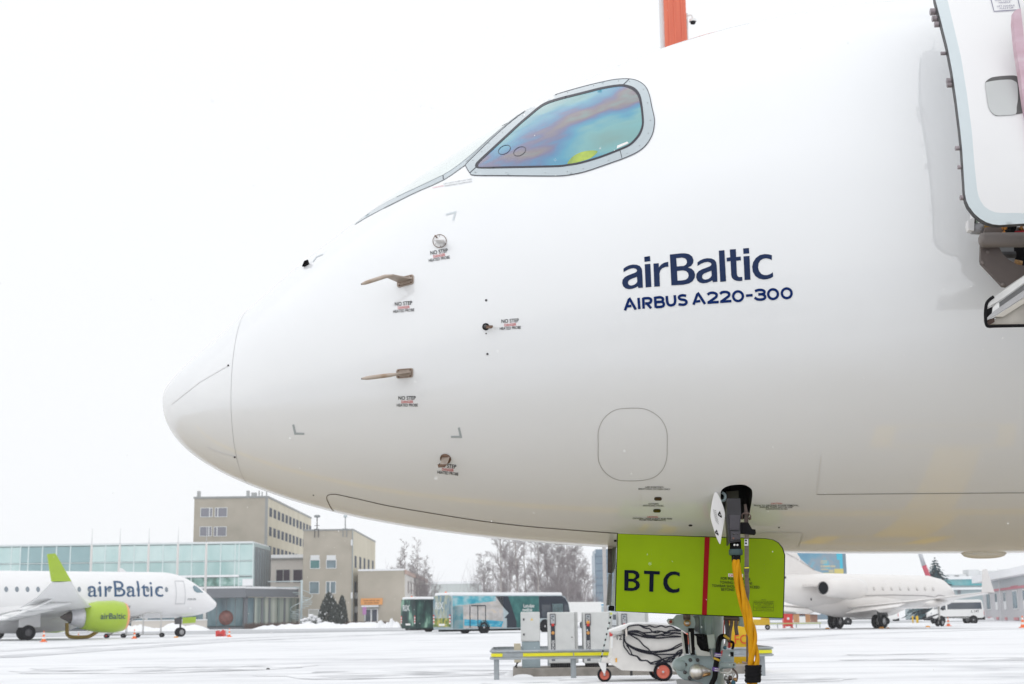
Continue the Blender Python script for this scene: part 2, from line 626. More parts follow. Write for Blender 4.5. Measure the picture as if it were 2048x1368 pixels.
def patch(name, cx, cy, rx, ry, seed, mt):
    q_ = MB()
    n_ = 40
    q_.add([(cx, cy, .0065)] + [(cx + rx * math.cos(2 * PI * i / n_) * (.8 + .5 * noise.noise(V((math.cos(2 * PI * i / n_) * 1.5, math.sin(2 * PI * i / n_) * 1.5, seed)))),
                               cy + ry * math.sin(2 * PI * i / n_) * (.8 + .5 * noise.noise(V((math.cos(2 * PI * i / n_) * 1.5, math.sin(2 * PI * i / n_) * 1.5, seed + 4)))), .0065) for i in range(n_)],
           [(0, 1 + i, 1 + (i + 1) % n_) for i in range(n_)])
    struct(q_.build(name, mt))
patch('trampled_snow', 3.2, 26.2, 4.2, 1.6, 1.0, GRIT)
patch('trampled_snow', -2.5, 31.5, 3.6, 2.6, 2.0, GRIT)
patch('trampled_snow', -9.0, 37.0, 5.0, 3.5, 3.0, GRIT)
patch('trampled_snow', 10.5, 41.0, 2.0, .5, 5.0, GRIT)
patch('trampled_snow', 14.0, 36.0, 6.0, 2.0, 7.0, GRIT)
sn = MB()
DIRT = mat('dark_grit', (0.03, 0.028, 0.026), 0.9)
p = gnd(536, 1339)
sn.lathe([(0, 0.05), (0.02, 0.045), (0.035, 0.02), (0.04, 0.001)], p, (0, 0, 1), 7)
tag(sn.build('stone', DIRT), 'small dark stone lying alone on the open snow', 'stone')

# ------------------------------------------------------------------ fuselage shape (shared by both airliners)
TK = np.array([0, .2, .4, .6, .8, 1.0, 1.2, 1.4, 1.6, 1.8, 2.0, 2.2, 2.45, 3.0, 4.5])
ZT = np.array([2.659, 2.746, 2.867, 3.029, 3.265, 3.566, 3.886, 4.231, 4.579, 4.886, 5.101, 5.214, 5.233, 5.233, 5.233])
ZB = np.array([2.659, 2.476, 2.315, 2.17, 2.037, 1.91, 1.799, 1.708, 1.635, 1.583, 1.549, 1.528, 1.518, 1.518, 1.518])
def pchip(x, y, xq):
    h = np.diff(x)
    d = np.diff(y) / h
    mm = np.zeros_like(y)
    for i in range(1, len(x) - 1):
        if d[i - 1] * d[i] > 0:
            w1, w2 = 2 * h[i] + h[i - 1], h[i] + 2 * h[i - 1]
            mm[i] = (w1 + w2) / (w1 / d[i - 1] + w2 / d[i])
    mm[0], mm[-1] = d[0], d[-1]
    i = np.clip(np.searchsorted(x, xq) - 1, 0, len(x) - 2)
    t = (xq - x[i]) / h[i]
    return y[i] * (1 + 2 * t) * (1 - t) ** 2 + mm[i] * h[i] * t * (1 - t) ** 2 + y[i + 1] * t * t * (3 - 2 * t) + mm[i + 1] * h[i] * t * t * (t - 1)
def prof(s):
    s = np.asarray(s, float)
    t = np.clip(np.sqrt(np.maximum(s, 0)), 0, 4.5)
    T, B = pchip(TK, ZT, t), pchip(TK, ZB, t)
    w = 1.75 * (1 - np.clip(1 - s / 6.0, 0, 1) ** 1.8) ** 0.65
    k = np.clip((s - 26) / 12.5, 0, 1)                      # tail cone
    B = B + (4.35 - B) * k ** 1.6
    T = T - 0.25 * k ** 2
    w = w * (1 - 0.9 * k ** 1.7)
    return T, B, w
def PS(s, ph):
    """local point (distance aft of the nose tip, lateral, height)"""
    T, B, w = (float(q_) for q_ in prof(s))
    zm = B + (T - B) * 0.47
    sp = math.sin(ph)
    return s, w * math.cos(ph), zm + ((T - zm) if sp > 0 else (zm - B)) * sp
def fuselage_grid(ts, nph):
    vs, fs = [PS(0.0, 0.0)], []
    n = nph
    for s in ts[1:]:
        for j in range(n):
            vs.append(PS(s, -PI / 2 + 2 * PI * j / n))
    for j in range(n):
        fs.append((0, 1 + (j + 1) % n, 1 + j))
    for i in range(len(ts) - 2):
        for j in range(n):
            a, b = 1 + i * n + j, 1 + i * n + (j + 1) % n
            fs.append((a, b, b + n, a + n))
    o = 1 + (len(ts) - 2) * n
    fs.append(tuple(o + j for j in range(n)))
    return vs, fs

# ------------------------------------------------------------------ the near airliner
def toW(p):
    return NOSE + AX * p[0] + NRM * p[1] + V((0, 0, p[2]))
ts = [x * x for x in np.linspace(0, 2.6, 210)] + list(np.linspace(6.8, 26, 40)) + list(np.linspace(26.6, 38.5, 24))
vs, fs = fuselage_grid(ts, 240)
vs = [toW(p) for p in vs]
BV = BVHTree.FromPolygons(vs, fs)
AIR = thing('airliner', 'huge white airliner whose nose fills the picture, lime green nose gear door below', 'airliner', (1.2, 9.39, 0))
def hit(px, py, shift=None):
    d = ray(px, py)
    o = CAM - shift if shift else CAM
    loc, nor, i, dist = BV.ray_cast(o, d)
    if loc is None:
        return None, None
    if nor.dot(d) > 0:
        nor = -nor
    return (loc + shift if shift else loc), nor
def skin(px, py, off=0.004, shift=None):
    p, n = hit(px, py, shift)
    return None if p is None else p + n * off
def inside(pts, loops):
    res = np.zeros(len(pts), bool)
    x, y = pts[:, 0], pts[:, 1]
    for lp in loops:
        L_ = np.array(lp)
        x0, y0 = L_[:, 0], L_[:, 1]
        x1, y1 = np.roll(x0, -1), np.roll(y0, -1)
        for a, b, c, d in zip(x0, y0, x1, y1):
            if b != d:
                k = ((b > y) != (d > y)) & (x < (c - a) * (y - b) / (d - b) + a)
                res ^= k
    return res
def dens(lp, g, closed=True):
    out = []
    N_ = len(lp)
    for i in range(N_ if closed else N_ - 1):
        a, b = lp[i], lp[(i + 1) % N_]
        k = max(1, int(math.ceil(math.hypot(b[0] - a[0], b[1] - a[1]) / g)))
        out += [(a[0] + (b[0] - a[0]) * j / k, a[1] + (b[1] - a[1]) * j / k) for j in range(k)]
    if not closed:
        out.append(tuple(lp[-1]))
    return out
def tri(glyph_list, g=10.0):
    """fill a list of glyphs (each a list of loops, even-odd) with triangles no larger than about g"""
    V2, E2 = [], []
    for gl in glyph_list:
        for lp in gl:
            lp = dens(lp, g)
            o = len(V2)
            V2 += [V(p) for p in lp]
            E2 += [(o + i, o + (i + 1) % len(lp)) for i in range(len(lp))]
    xs, ys = [p.x for p in V2], [p.y for p in V2]
    gx, gy = np.meshgrid(np.arange(min(xs) + g / 2, max(xs), g), np.arange(min(ys) + g / 2, max(ys), g))
    gp = np.stack([gx.ravel(), gy.ravel()], 1)
    if len(gp):
        k = np.zeros(len(gp), bool)
        for gl in glyph_list:
            k |= inside(gp, gl)
        V2 += [V((float(a), float(b))) for a, b in gp[k]]
    v, e, f, *_ = delaunay_2d_cdt(V2, E2, [], 0, 1e-4)
    f = [t for t in f if len(t) >= 3]
    ce = np.array([[sum(v[i].x for i in t) / len(t), sum(v[i].y for i in t) / len(t)] for t in f])
    k = np.zeros(len(f), bool)
    for gl in glyph_list:
        k |= inside(ce, gl)
    return v, [t for t, z in zip(f, k) if z]
def on_skin(glyph_list, off=0.004, g=10.0, shift=None, mb=None, one=False):
    v, f = tri(glyph_list, g)
    P_ = [skin(p.x, p.y, off, shift) for p in v]
    f = [t for t in f if all(P_[i] is not None for i in t)]
    mb = mb or MB()
    if one and f:                                            # drop stray slivers beyond the visible rim
        par = list(range(len(v)))
        def root(i):
            while par[i] != i:
                par[i] = par[par[i]]
                i = par[i]
            return i
        for t in f:
            for i in t[1:]:
                par[root(i)] = root(t[0])
        cnt = {}
        for t in f:
            cnt[root(t[0])] = cnt.get(root(t[0]), 0) + 1
        best = max(cnt, key=cnt.get)
        f = [t for t in f if root(t[0]) == best]
    # keep every face turned to the camera
    ff = []
    for t in f:
        a, b, c = P_[t[0]], P_[t[1]], P_[t[2]]
        ff.append(t if (b - a).cross(c - a).dot(a - CAM) < 0 else tuple(reversed(t)))
    used = sorted({i for t in ff for i in t})
    idx = {k: n_ for n_, k in enumerate(used)}
    return mb.add([P_[k] for k in used], [tuple(idx[i] for i in t) for t in ff], True)
def line_on_skin(mb, pts, w, off=0.003, closed=False, shift=None, g=9):
    pts = dens(pts, g, closed)
    n = len(pts)
    A, B_ = [], []
    for i, p in enumerate(pts):
        a, b = (pts[(i - 1) % n], pts[(i + 1) % n]) if closed else (pts[max(i - 1, 0)], pts[min(i + 1, n - 1)])
        dx, dy = b[0] - a[0], b[1] - a[1]
        l = math.hypot(dx, dy) or 1
        nx, ny = -dy / l * w / 2, dx / l * w / 2
        A.append(skin(p[0] + nx, p[1] + ny, off, shift))
        B_.append(skin(p[0] - nx, p[1] - ny, off, shift))
    for i in range(n if closed else n - 1):
        j = (i + 1) % n
        if None not in (A[i], A[j], B_[i], B_[j]):
            mb.add([A[i], A[j], B_[j], B_[i]], [(0, 1, 2, 3)], True)
    return mb
def text_on_skin(mb, body, px, py, width, slope=0.0, shear=0.0, height=None, bold=0.0, off=0.004, shift=None, spacing=1.0):
    """one line of small print centred at a photograph pixel, width in photograph pixels"""
    vs_, fs_ = glyphs(body, 'CENTER', bold, spacing)
    x0, x1 = min(v.x for v in vs_), max(v.x for v in vs_)
    sx = width / (x1 - x0)
    y1 = 0.69
    sy = (height / y1) if height else sx
    xm = (x0 + x1) / 2
    P_ = []
    for v in vs_:
        u, w = (v.x - xm) * sx, (v.y - y1 / 2) * sy
        P_.append(skin(px + u + shear * w, py + u * slope - w, off, shift))
    if None in P_:
        return mb
    mb.add(P_, fs_)
    return mb
def circ(cx, cy, rx, ry=None, n=20, a0=0.0, rot=0.0):
    ry = ry or rx
    return [(cx + rx * math.cos(a0 + 2 * PI * i / n) * math.cos(rot) - ry * math.sin(a0 + 2 * PI * i / n) * math.sin(rot),
             cy + rx * math.cos(a0 + 2 * PI * i / n) * math.sin(rot) + ry * math.sin(a0 + 2 * PI * i / n) * math.cos(rot)) for i in range(n)]
def Z(zx, zy, sc, ox, oy):
    """convert points read off an enlargement"""
    return (ox + zx / sc, oy + zy / sc)

# the ground power bay is cut into the skin
rec = [Z(x, y, 6.84, 1380, 950) for x, y in ((420, 262), (432, 222), (465, 190), (520, 165), (620, 150), (720, 148), (780, 163), (830, 195), (852, 240), (848, 330),
                                             (828, 450), (815, 520), (800, 570), (760, 592), (640, 598), (520, 590), (450, 520), (425, 400))]
rec = catmull(rec, 3, True)
fm = MB().add(vs, fs, True).mesh('fuselage', PAINT)
fm.materials.append(BAY)
fo = link('fuselage', fm)
cut = MB()
c_, n_ = hit(1474, 1010)
ptsA = [skin(*p, 0.10) for p in rec]
ptsB = [hit(*p)[0] - n_ * 0.30 for p in rec]
nr = len(rec)
cut.add(ptsA + ptsB, [tuple(range(nr)), tuple(range(2 * nr - 1, nr - 1, -1))] + [(i, i + nr, (i + 1) % nr + nr, (i + 1) % nr) for i in range(nr)])
cm = cut.mesh('bay_cutter', PAINT)
cm.materials.append(BAY)
for p in cm.polygons:
    p.material_index = 1
bm = bmesh.new()
bm.from_mesh(cm)
bmesh.ops.recalc_face_normals(bm, faces=bm.faces[:])
bm.to_mesh(cm)
bm.free()
bm = bmesh.new()
bm.from_mesh(fm)
bmesh.ops.recalc_face_normals(bm, faces=bm.faces[:])
bm.to_mesh(fm)
bm.free()
co = link('bay_cutter', cm)
md = fo.modifiers.new('bay', 'BOOLEAN')
md.operation, md.object, md.solver = 'DIFFERENCE', co, 'EXACT'
dg = bpy.context.evaluated_depsgraph_get()
nm = bpy.data.meshes.new_from_object(fo.evaluated_get(dg))
fo.modifiers.clear()
fo.data = nm
nm.name = 'fuselage'
bpy.data.objects.remove(co)
bm = bmesh.new()
bm.from_mesh(nm)
for e in bm.edges:
    if len({f.material_index for f in e.link_faces}) > 1:
        e.smooth = False
bm.to_mesh(nm)
bm.free()
fo.parent = AIR
fo.matrix_parent_inverse = wm(AIR).inverted()

def apart(name, mb, mt, label=None, parent=AIR):
    o = mb.build(name, mt, parent, True)
    if label:
        o['label'] = label
    return o

# radome joint, lightning strips and skin joints
mb = MB()
for a in range(160):
    q0, q1 = -PI / 2 + 2 * PI * a / 160, -PI / 2 + 2 * PI * (a + 1) / 160
    ring = []
    for s_, q_ in ((0.612, q0), (0.6145, q0), (0.6145, q1), (0.612, q1)):
        p0 = toW(PS(s_, q_))
        c3 = toW((s_, 0, PS(s_, 0)[2]))
        ring.append(p0 + (p0 - c3).normalized() * 0.0015)
    mb.add(ring, [(0, 1, 2, 3)], True)
apart('radome_joint', mb, mat('joint_grey', (.46, .46, .47), .6, var=0))
for pts in ([(457, 731), (400, 764), (344, 808)], [(470, 914), (440, 905), (413, 895)]):
    mb = line_on_skin(MB(), pts, 1.5, 0.003)
    o = apart('lightning_strip', mb, mat('strip_white', (.80, .80, .81), .4, var=0))
    p_, nn = hit(*pts[0])
    d = MB().lathe([(0, 0.006), (0.006, 0.006), (0.008, 0.003)], p_, nn, 10)
    d.build('stud', DKGREY, o, True)
door_edge = [(679, 1028), (671, 1025.5), (663.3, 1017.5), (655.7, 1003), (653.3, 995.5), (655, 991), (660, 988.8), (667, 988.3), (674.3, 988.8), (689.6, 992), (733.5, 1001.7), (780, 1012),
             (880, 1029), (960, 1041.5), (1050, 1052), (1152, 1060.5), (1236, 1066.5)]
apart('gear_bay_joint', line_on_skin(MB(), catmull(door_edge, 4), 1.3, 0.002), mat('gap_brown', (0.13, 0.105, 0.085), 0.7, var=0))
ap = [Z(x, y, 4.023, 1180, 780) for x, y in ((300, 146), (420, 148), (490, 172), (550, 212), (595, 270), (620, 345), (621, 450), (617, 550), (590, 630), (540, 685), (480, 714), (400, 728), (300, 730), (230, 724),
                                             (165, 697), (115, 655), (80, 600), (66, 545), (66, 440), (66, 340), (85, 275), (115, 225), (165, 180), (220, 155))]
apart('access_panel', line_on_skin(MB(), catmull(ap, 3, True), 1.3, 0.002, True), mat('panel_line', (0.42, 0.41, 0.40), 0.6, var=0))
apart('belly_joint', line_on_skin(MB(), [(1633, 988.5), (2048, 985.3), (2300, 983)], 1.2, 0.002), LINEG)
apart('belly_joint', line_on_skin(MB(), [(1642, 912), (1633, 988)], 1.6, 0.003), LINEL)
apart('belly_panel', line_on_skin(MB(), [(1520, 1068), (1530, 1064.5), (1608, 1065), (1596, 1094)], 1.3, 0.003), LINEL)
apart('belly_panel', line_on_skin(MB(), [(1282, 988), (1281, 1026)], 1.0, 0.003), LINEL)
# ------------------------------------------------------------------ cockpit glazing
z7 = lambda pts: [Z(x, y, 3.2, 700, 120) for x, y in pts]
glass_in = z7([(822, 682), (835, 655), (900, 595), (1000, 502), (1100, 410), (1160, 360), (1210, 318), (1260, 288), (1350, 258), (1500, 220), (1620, 190), (1720, 174), (1765, 177), (1810, 196),
               (1842, 232), (1858, 290), (1868, 370), (1868, 420), (1850, 470), (1820, 510), (1780, 545), (1700, 580), (1600, 618), (1480, 655), (1400, 668), (1340, 676), (1200, 680), (1000, 684), (850, 688)])
seal_out = z7([(806, 690), (806, 668), (825, 645), (895, 580), (995, 488), (1095, 396), (1155, 346), (1205, 304), (1255, 273), (1345, 244), (1497, 206), (1618, 176), (1720, 160), (1775, 163), (1825, 183),
               (1858, 225), (1872, 288), (1881, 370), (1880, 425), (1862, 478), (1830, 520), (1787, 556), (1704, 592), (1604, 630), (1483, 666), (1403, 680), (1340, 688), (1200, 692), (1000, 696), (845, 698)])
frame_out = z7([(747, 690), (745, 668), (800, 612), (900, 515), (1000, 425), (1100, 345), (1160, 305), (1205, 280), (1260, 246), (1350, 214), (1500, 171), (1640, 138), (1720, 125), (1790, 124), (1842, 136),
                (1888, 168), (1915, 220), (1932, 300), (1948, 370), (1948, 420), (1935, 480), (1900, 540), (1850, 585), (1780, 620), (1700, 650), (1600, 685), (1500, 718), (1400, 738), (1330, 744),
                (1200, 744), (1000, 742), (800, 740), (770, 726)])
wf = apart('window_frame', on_skin([[catmull(frame_out, 3, True), catmull(seal_out, 3, True)]], 0.004, 9, None, None, True), FRAMEG)
line_on_skin(MB(), catmull(frame_out, 3, True), 1.4, 0.0045, True).build('gap', SEAL, wf, True)
for a, b in (((597, 742), (600, 767)),):
    line_on_skin(MB(), z7([a, b]), 1.6, 0.0055).build('joint', SEAL, wf, True)
for a, b in (((1728, 575), (1742, 630)), ((1752, 160), (1788, 126)), ((808, 690), (768, 726))):
    line_on_skin(MB(), z7([a, b]), 1.3, 0.0055).build('joint', SEAL, wf, True)
mb = MB()
fo_c = catmull(frame_out, 3, True)
so_c = catmull(seal_out, 3, True)
for i in range(0, len(so_c), 4):
    a = so_c[i]
    b = min(fo_c, key=lambda q_: (q_[0] - a[0]) ** 2 + (q_[1] - a[1]) ** 2)
    p_, nn = hit(a[0] + (b[0] - a[0]) * .62, a[1] + (b[1] - a[1]) * .62)
    if p_:
        mb.lathe([(0.004, 0.0035), (0.006, 0.003)], p_, nn, 6)
mb.build('screw', ALU, wf, True)
apart('window_seal', on_skin([[catmull(seal_out, 3, True), catmull(glass_in, 3, True)]], 0.0055, 7), SEAL)
def film_glass():
    mt = bpy.data.materials.new('coated_window_glass')
    mt.use_nodes = True
    t = mt.node_tree
    L = t.links.new
    b = t.nodes['Principled BSDF']
    b.inputs['Roughness'].default_value = 0.05
    b.inputs['Coat Weight'].default_value = 1.0
    b.inputs['Coat Roughness'].default_value = 0.02
    tc = t.nodes.new('ShaderNodeTexCoord')
    def nz(sc, rot, st, det, dist, loc=(0, 0, 0)):
        mp = t.nodes.new('ShaderNodeMapping')
        mp.inputs['Rotation'].default_value = rot
        mp.inputs['Scale'].default_value = st
        mp.inputs['Location'].default_value = loc
        n = t.nodes.new('ShaderNodeTexNoise')
        n.inputs['Scale'].default_value = sc
        n.inputs['Detail'].default_value = det
        n.inputs['Distortion'].default_value = dist
        L(tc.outputs['Object'], mp.inputs[0])
        L(mp.outputs[0], n.inputs['Vector'])
        return n.outputs['Fac']
    rp = t.nodes.new('ShaderNodeValToRGB')
    el = rp.color_ramp.elements
    cols = [(0.26, (0.16, 0.32, 0.31)), (0.38, (0.15, 0.38, 0.40)), (0.46, (0.05, 0.29, 0.43)), (0.53, (0.05, 0.19, 0.37)), (0.575, (0.13, 0.13, 0.25)), (0.62, (0.20, 0.17, 0.19)), (0.67, (0.17, 0.28, 0.27)), (0.74, (0.30, 0.34, 0.22))]
    while len(el) < len(cols):
        el.new(0.5)
    for e, (p_, c) in zip(el, cols):
        e.position = p_
        e.color = (*c, 1)
    L(nz(2.1, (0, R(22), 0), (0.7, 1, 1.5), 3.0, 0.15, (0.4, 0, 0.3)), rp.inputs[0])
    L(rp.outputs[0], b.inputs['Base Color'])
    return mt
glass = apart('window_pane', on_skin([[catmull(glass_in, 3, True)]], 0.004, 9), film_glass())
for cx, cy in ((990, 578), (1088, 588)):
    c = z7([(cx, cy)])[0]
    line_on_skin(MB(), circ(c[0], c[1], 13, 8, 20, 0, R(-28)), 1.0, 0.0055, True).build('vent_ring', SEAL, glass, True)
vest = catmull(z7([(1393, 668), (1408, 640), (1440, 612), (1485, 592), (1540, 582), (1585, 586), (1572, 608), (1535, 634), (1480, 652), (1430, 664)]), 3, True)
on_skin([[vest]], 0.0046, 8).build('visible_vest', ramp_mat('vest_lime', [(0.4, (0.22, 0.34, 0.04)), (0.6, (0.45, 0.58, 0.03))], scale=6, rough=0.1, coat=1.0), glass, True)
on_skin([[z7([(1708, 570), (1712, 550), (1775, 525), (1785, 535)])]], 0.0046, 8).build('sticker', WHITE, glass, True)
# the windshield wraps over the nose to the centre post
lowE = z7([(30, 1055), (90, 1018), (150, 985), (220, 948), (300, 908), (380, 868), (450, 835), (530, 802), (600, 768), (645, 740), (690, 708), (745, 668)])
uppE = z7([(30, 1052), (90, 1005), (150, 962), (220, 920), (300, 878), (380, 840), (450, 808), (530, 770), (600, 736), (650, 706), (700, 670), (750, 630), (800, 588), (850, 543), (900, 498), (960, 447), (1020, 400), (1080, 354), (1140, 316)])
right_up = z7([(800, 612), (900, 515), (1000, 425), (1100, 345), (1160, 305)])
wsf = apart('windshield_frame', on_skin([[lowE + right_up + uppE[::-1]]], 0.003, 9), FRAMEG)
GAPG = mat('gap_grey', (.38, .41, .43), .5, var=0)
line_on_skin(MB(), lowE[3:], 1.0, 0.004).build('gap', GAPG, wsf, True)
line_on_skin(MB(), uppE[4:], 0.9, 0.004).build('gap', GAPG, wsf, True)
line_on_skin(MB(), z7([(742, 655), (800, 598), (900, 503), (1000, 413), (1100, 337)]), 0.7, 0.004).build('gap', GAPG, wsf, True)
WSG = mat('windshield_glass', (0.66, 0.74, 0.73), 0.05, coat=1.0, var=0.1, spec=0.8)
mb, mb2 = MB(), MB()
rows = []
for p_ in uppE:
    h_, n_ = hit(*p_)
    if h_ is None:
        continue
    d_ = h_ - NOSE
    s_ = d_.dot(AX)
    T, B, w = (float(q_) for q_ in prof(s_))
    zm = B + (T - B) * 0.47
    rows.append((s_, math.atan2((d_.z - zm) / (T - zm), d_.dot(NRM) / w)))
rows.sort()
for side in (1, -1):
    mbx = MB()
    g_ = []
    for s_, a0 in rows:
        r_ = []
        for k in range(9):
            a = a0 + (R(88.5) - a0) * k / 8
            q_ = PS(s_, a)
            T, B, w = (float(x_) for x_ in prof(s_))
            c_ = V((0, q_[1], q_[2] - (B + (T - B) * .47))).normalized() * 0.004
            r_.append(toW((q_[0], side * (q_[1] + c_.y), q_[2] + c_.z)))
        g_.append(r_)
    mbx.add([p_ for r_ in g_ for p_ in r_], [(i * 9 + k, i * 9 + k + 1, (i + 1) * 9 + k + 1, (i + 1) * 9 + k) if side > 0 else (i * 9 + k, (i + 1) * 9 + k, (i + 1) * 9 + k + 1, i * 9 + k + 1) for i in range(len(g_) - 1) for k in range(8)], True)
    apart('windshield', mbx, WSG)
# wiper blade seen on edge and the ice detector on the nose
mb = MB()
w0, w1 = skin(985, 268, 0.02), skin(1030, 240, 0.03)
if w0 and w1:
    mb.tube([w0 - NRM * 0.05 - V((0, 0, .012)), (w0 + w1) / 2 - NRM * 0.06 + V((0, 0, 0.006)), w1 - NRM * 0.06 - V((0, 0, 0.005))], 0.0035, 6)
    apart('wiper', mb, BLACK)
b_, n_ = hit(612, 531)
mb = MB()
u_ = AX
mb.slab([b_ - u_ * 0.03 - n_ * 0.01, b_ + u_ * 0.02 - n_ * 0.01, b_ + u_ * 0.045 + n_ * 0.045, b_ + u_ * 0.015 + n_ * 0.035], NRM * 0.02)
apart('ice_detector', mb, BLACK)

# ------------------------------------------------------------------ lettering on the skin
zA = lambda pts: [Z(x, y, 8.55, 1240, 480) for x, y in pts]
zB = lambda pts: [Z(x, y, 8.045, 1400, 470) for x, y in pts]
a_out = zA([(60, 492), (105, 458), (160, 434), (220, 421), (290, 425), (342, 448), (370, 486), (380, 540), (386, 640), (392, 815), (318, 822), (305, 793), (270, 814), (220, 833), (150, 842), (95, 828), (57, 793), (38, 740),
            (46, 682), (82, 636), (140, 605), (215, 577), (268, 556), (289, 538), (292, 515), (274, 494), (235, 483), (180, 490), (118, 516), (62, 552)])
a_in = zA([(292, 630), (220, 657), (168, 680), (142, 706), (137, 740), (154, 769), (190, 780), (240, 769), (278, 742), (297, 712)])
A0, A1 = (1285.85, 575.4), (1434.9, 563.6)
mv = lambda pts: [((x - A0[0]) * 1.03 + A1[0], (y - A0[1]) * 1.02 + A1[1] - (x - A0[0]) * 0.0) for x, y in pts]
z8 = lambda pts: [Z(x, y, 4.452, 1180, 460) for x, y in pts]
brand = [
    [a_out, a_in],
    [zA([(415, 292), (513, 275), (520, 362), (422, 376)])], [zA([(424, 417), (520, 408), (538, 802), (440, 813)])],
    [zA([(572, 405), (662, 398), (666, 470), (700, 425), (745, 395), (785, 381), (825, 375), (830, 457), (775, 462), (722, 485), (690, 522), (676, 575), (684, 793), (588, 800)])],
    [zA([(853, 250), (1050, 229), (1120, 229), (1185, 245), (1235, 284), (1257, 342), (1252, 395), (1218, 443), (1160, 472), (1222, 490), (1266, 532), (1285, 590), (1278, 648), (1242, 705), (1182, 744), (1080, 766), (880, 777)]),
     zA([(962, 312), (1062, 302), (1110, 314), (1140, 344), (1146, 388), (1126, 424), (1090, 444), (972, 453)]),
     zA([(975, 530), (1080, 520), (1132, 533), (1165, 566), (1175, 610), (1160, 652), (1122, 680), (1060, 691), (985, 696)])],
    [mv(a_out), mv(a_in)],
    [z8([(1147, 185), (1197, 180), (1212, 457), (1160, 462)])],
    [zB([(480, 235), (577, 228), (582, 355), (655, 348), (658, 408), (585, 415), (593, 620), (602, 660), (628, 678), (680, 675), (682, 737), (640, 742), (590, 738), (545, 720), (515, 690), (503, 645), (492, 420), (432, 428), (428, 368), (487, 360)])],
    [zB([(694, 218), (788, 210), (793, 297), (700, 305)])], [zB([(700, 345), (797, 338), (812, 720), (718, 725)])],
    [zB([(1157, 326), (1100, 311), (1040, 308), (962, 325), (897, 374), (855, 440), (839, 512), (850, 590), (890, 660), (950, 702), (1020, 717), (1090, 710), (1145, 691), (1178, 670), (1172, 600), (1130, 630), (1080, 646), (1030, 645), (985, 625),
         (950, 580), (935, 525), (942, 460), (970, 412), (1015, 384), (1065, 375), (1115, 385), (1156, 405)])],
]
apart('brand_lettering', on_skin(brand, 0.003, 7), NAVY)
def ribbon(pts, w, closed=False):
    n = len(pts)
    Lf, Rt = [], []
    for i, p_ in enumerate(pts):
        a = pts[(i - 1) % n] if closed else pts[max(i - 1, 0)]
        b = pts[(i + 1) % n] if closed else pts[min(i + 1, n - 1)]
        d1 = V((p_[0] - a[0], p_[1] - a[1]))
        d2 = V((b[0] - p_[0], b[1] - p_[1]))
        d1 = d1.normalized() if d1.length > 1e-6 else d2.normalized()
        d2 = d2.normalized() if d2.length > 1e-6 else d1
        t = (d1 + d2)
        t = t.normalized() if t.length > 1e-3 else d1
        k = w / 2 / max(0.45, t.dot(d1))
        Lf.append((p_[0] - t.y * k, p_[1] + t.x * k))
        Rt.append((p_[0] + t.y * k, p_[1] - t.x * k))
    return [Lf, Rt] if closed else [Lf + Rt[::-1]]
cu = lambda pts: catmull(pts, 4)
tp = []
for pts in ([(86, 1205), (152, 1022), (168, 1010), (272, 1190)], [(125, 1135), (196, 1128)], [(318, 990), (332, 1182)], [(398, 987), (406, 1175)], cu([(398, 1000), (490, 996), (530, 1018), (526, 1060), (490, 1082), (430, 1086)]),
            [(462, 1086), (534, 1168)], [(600, 970), (612, 1160)], cu([(600, 990), (690, 980), (734, 1005), (726, 1045), (690, 1060), (620, 1064)]), cu([(620, 1062), (705, 1058), (748, 1082), (742, 1125), (700, 1143), (612, 1148)]),
            cu([(800, 957), (808, 1055), (830, 1105), (875, 1117), (925, 1098), (944, 1045), (935, 943)]), cu([(1132, 955), (1070, 946), (1022, 960), (1010, 990), (1040, 1016), (1100, 1026), (1136, 1052), (1126, 1090), (1080, 1107), (1000, 1100)]),
            [(1258, 1108), (1322, 932), (1340, 918), (1455, 1096)], [(1298, 1055), (1375, 1043)]):
    tp.append(ribbon(zA(pts), 5.2))
for pts in (cu([(122, 962), (160, 935), (215, 930), (262, 950), (264, 990), (225, 1024), (128, 1092)]), [(120, 1090), (302, 1078)], cu([(322, 948), (360, 922), (418, 917), (464, 937), (466, 976), (428, 1010), (332, 1078)]), [(324, 1076), (506, 1063)],
            [(740, 978), (847, 968)], cu([(885, 906), (930, 888), (990, 885), (1034, 905), (1030, 940), (990, 953), (938, 956)]), cu([(940, 956), (1005, 956), (1046, 985), (1036, 1022), (990, 1038), (930, 1036), (878, 1008)])):
    tp.append(ribbon(zB(pts), 5.2))
for cx, cy in ((612, 985), (1175, 952), (1395, 938)):
    tp.append(ribbon(zB(circ(cx, cy, 78, 77, 28)), 5.0, True))
apart('type_lettering', on_skin(tp, 0.0035, 6), BLUE)

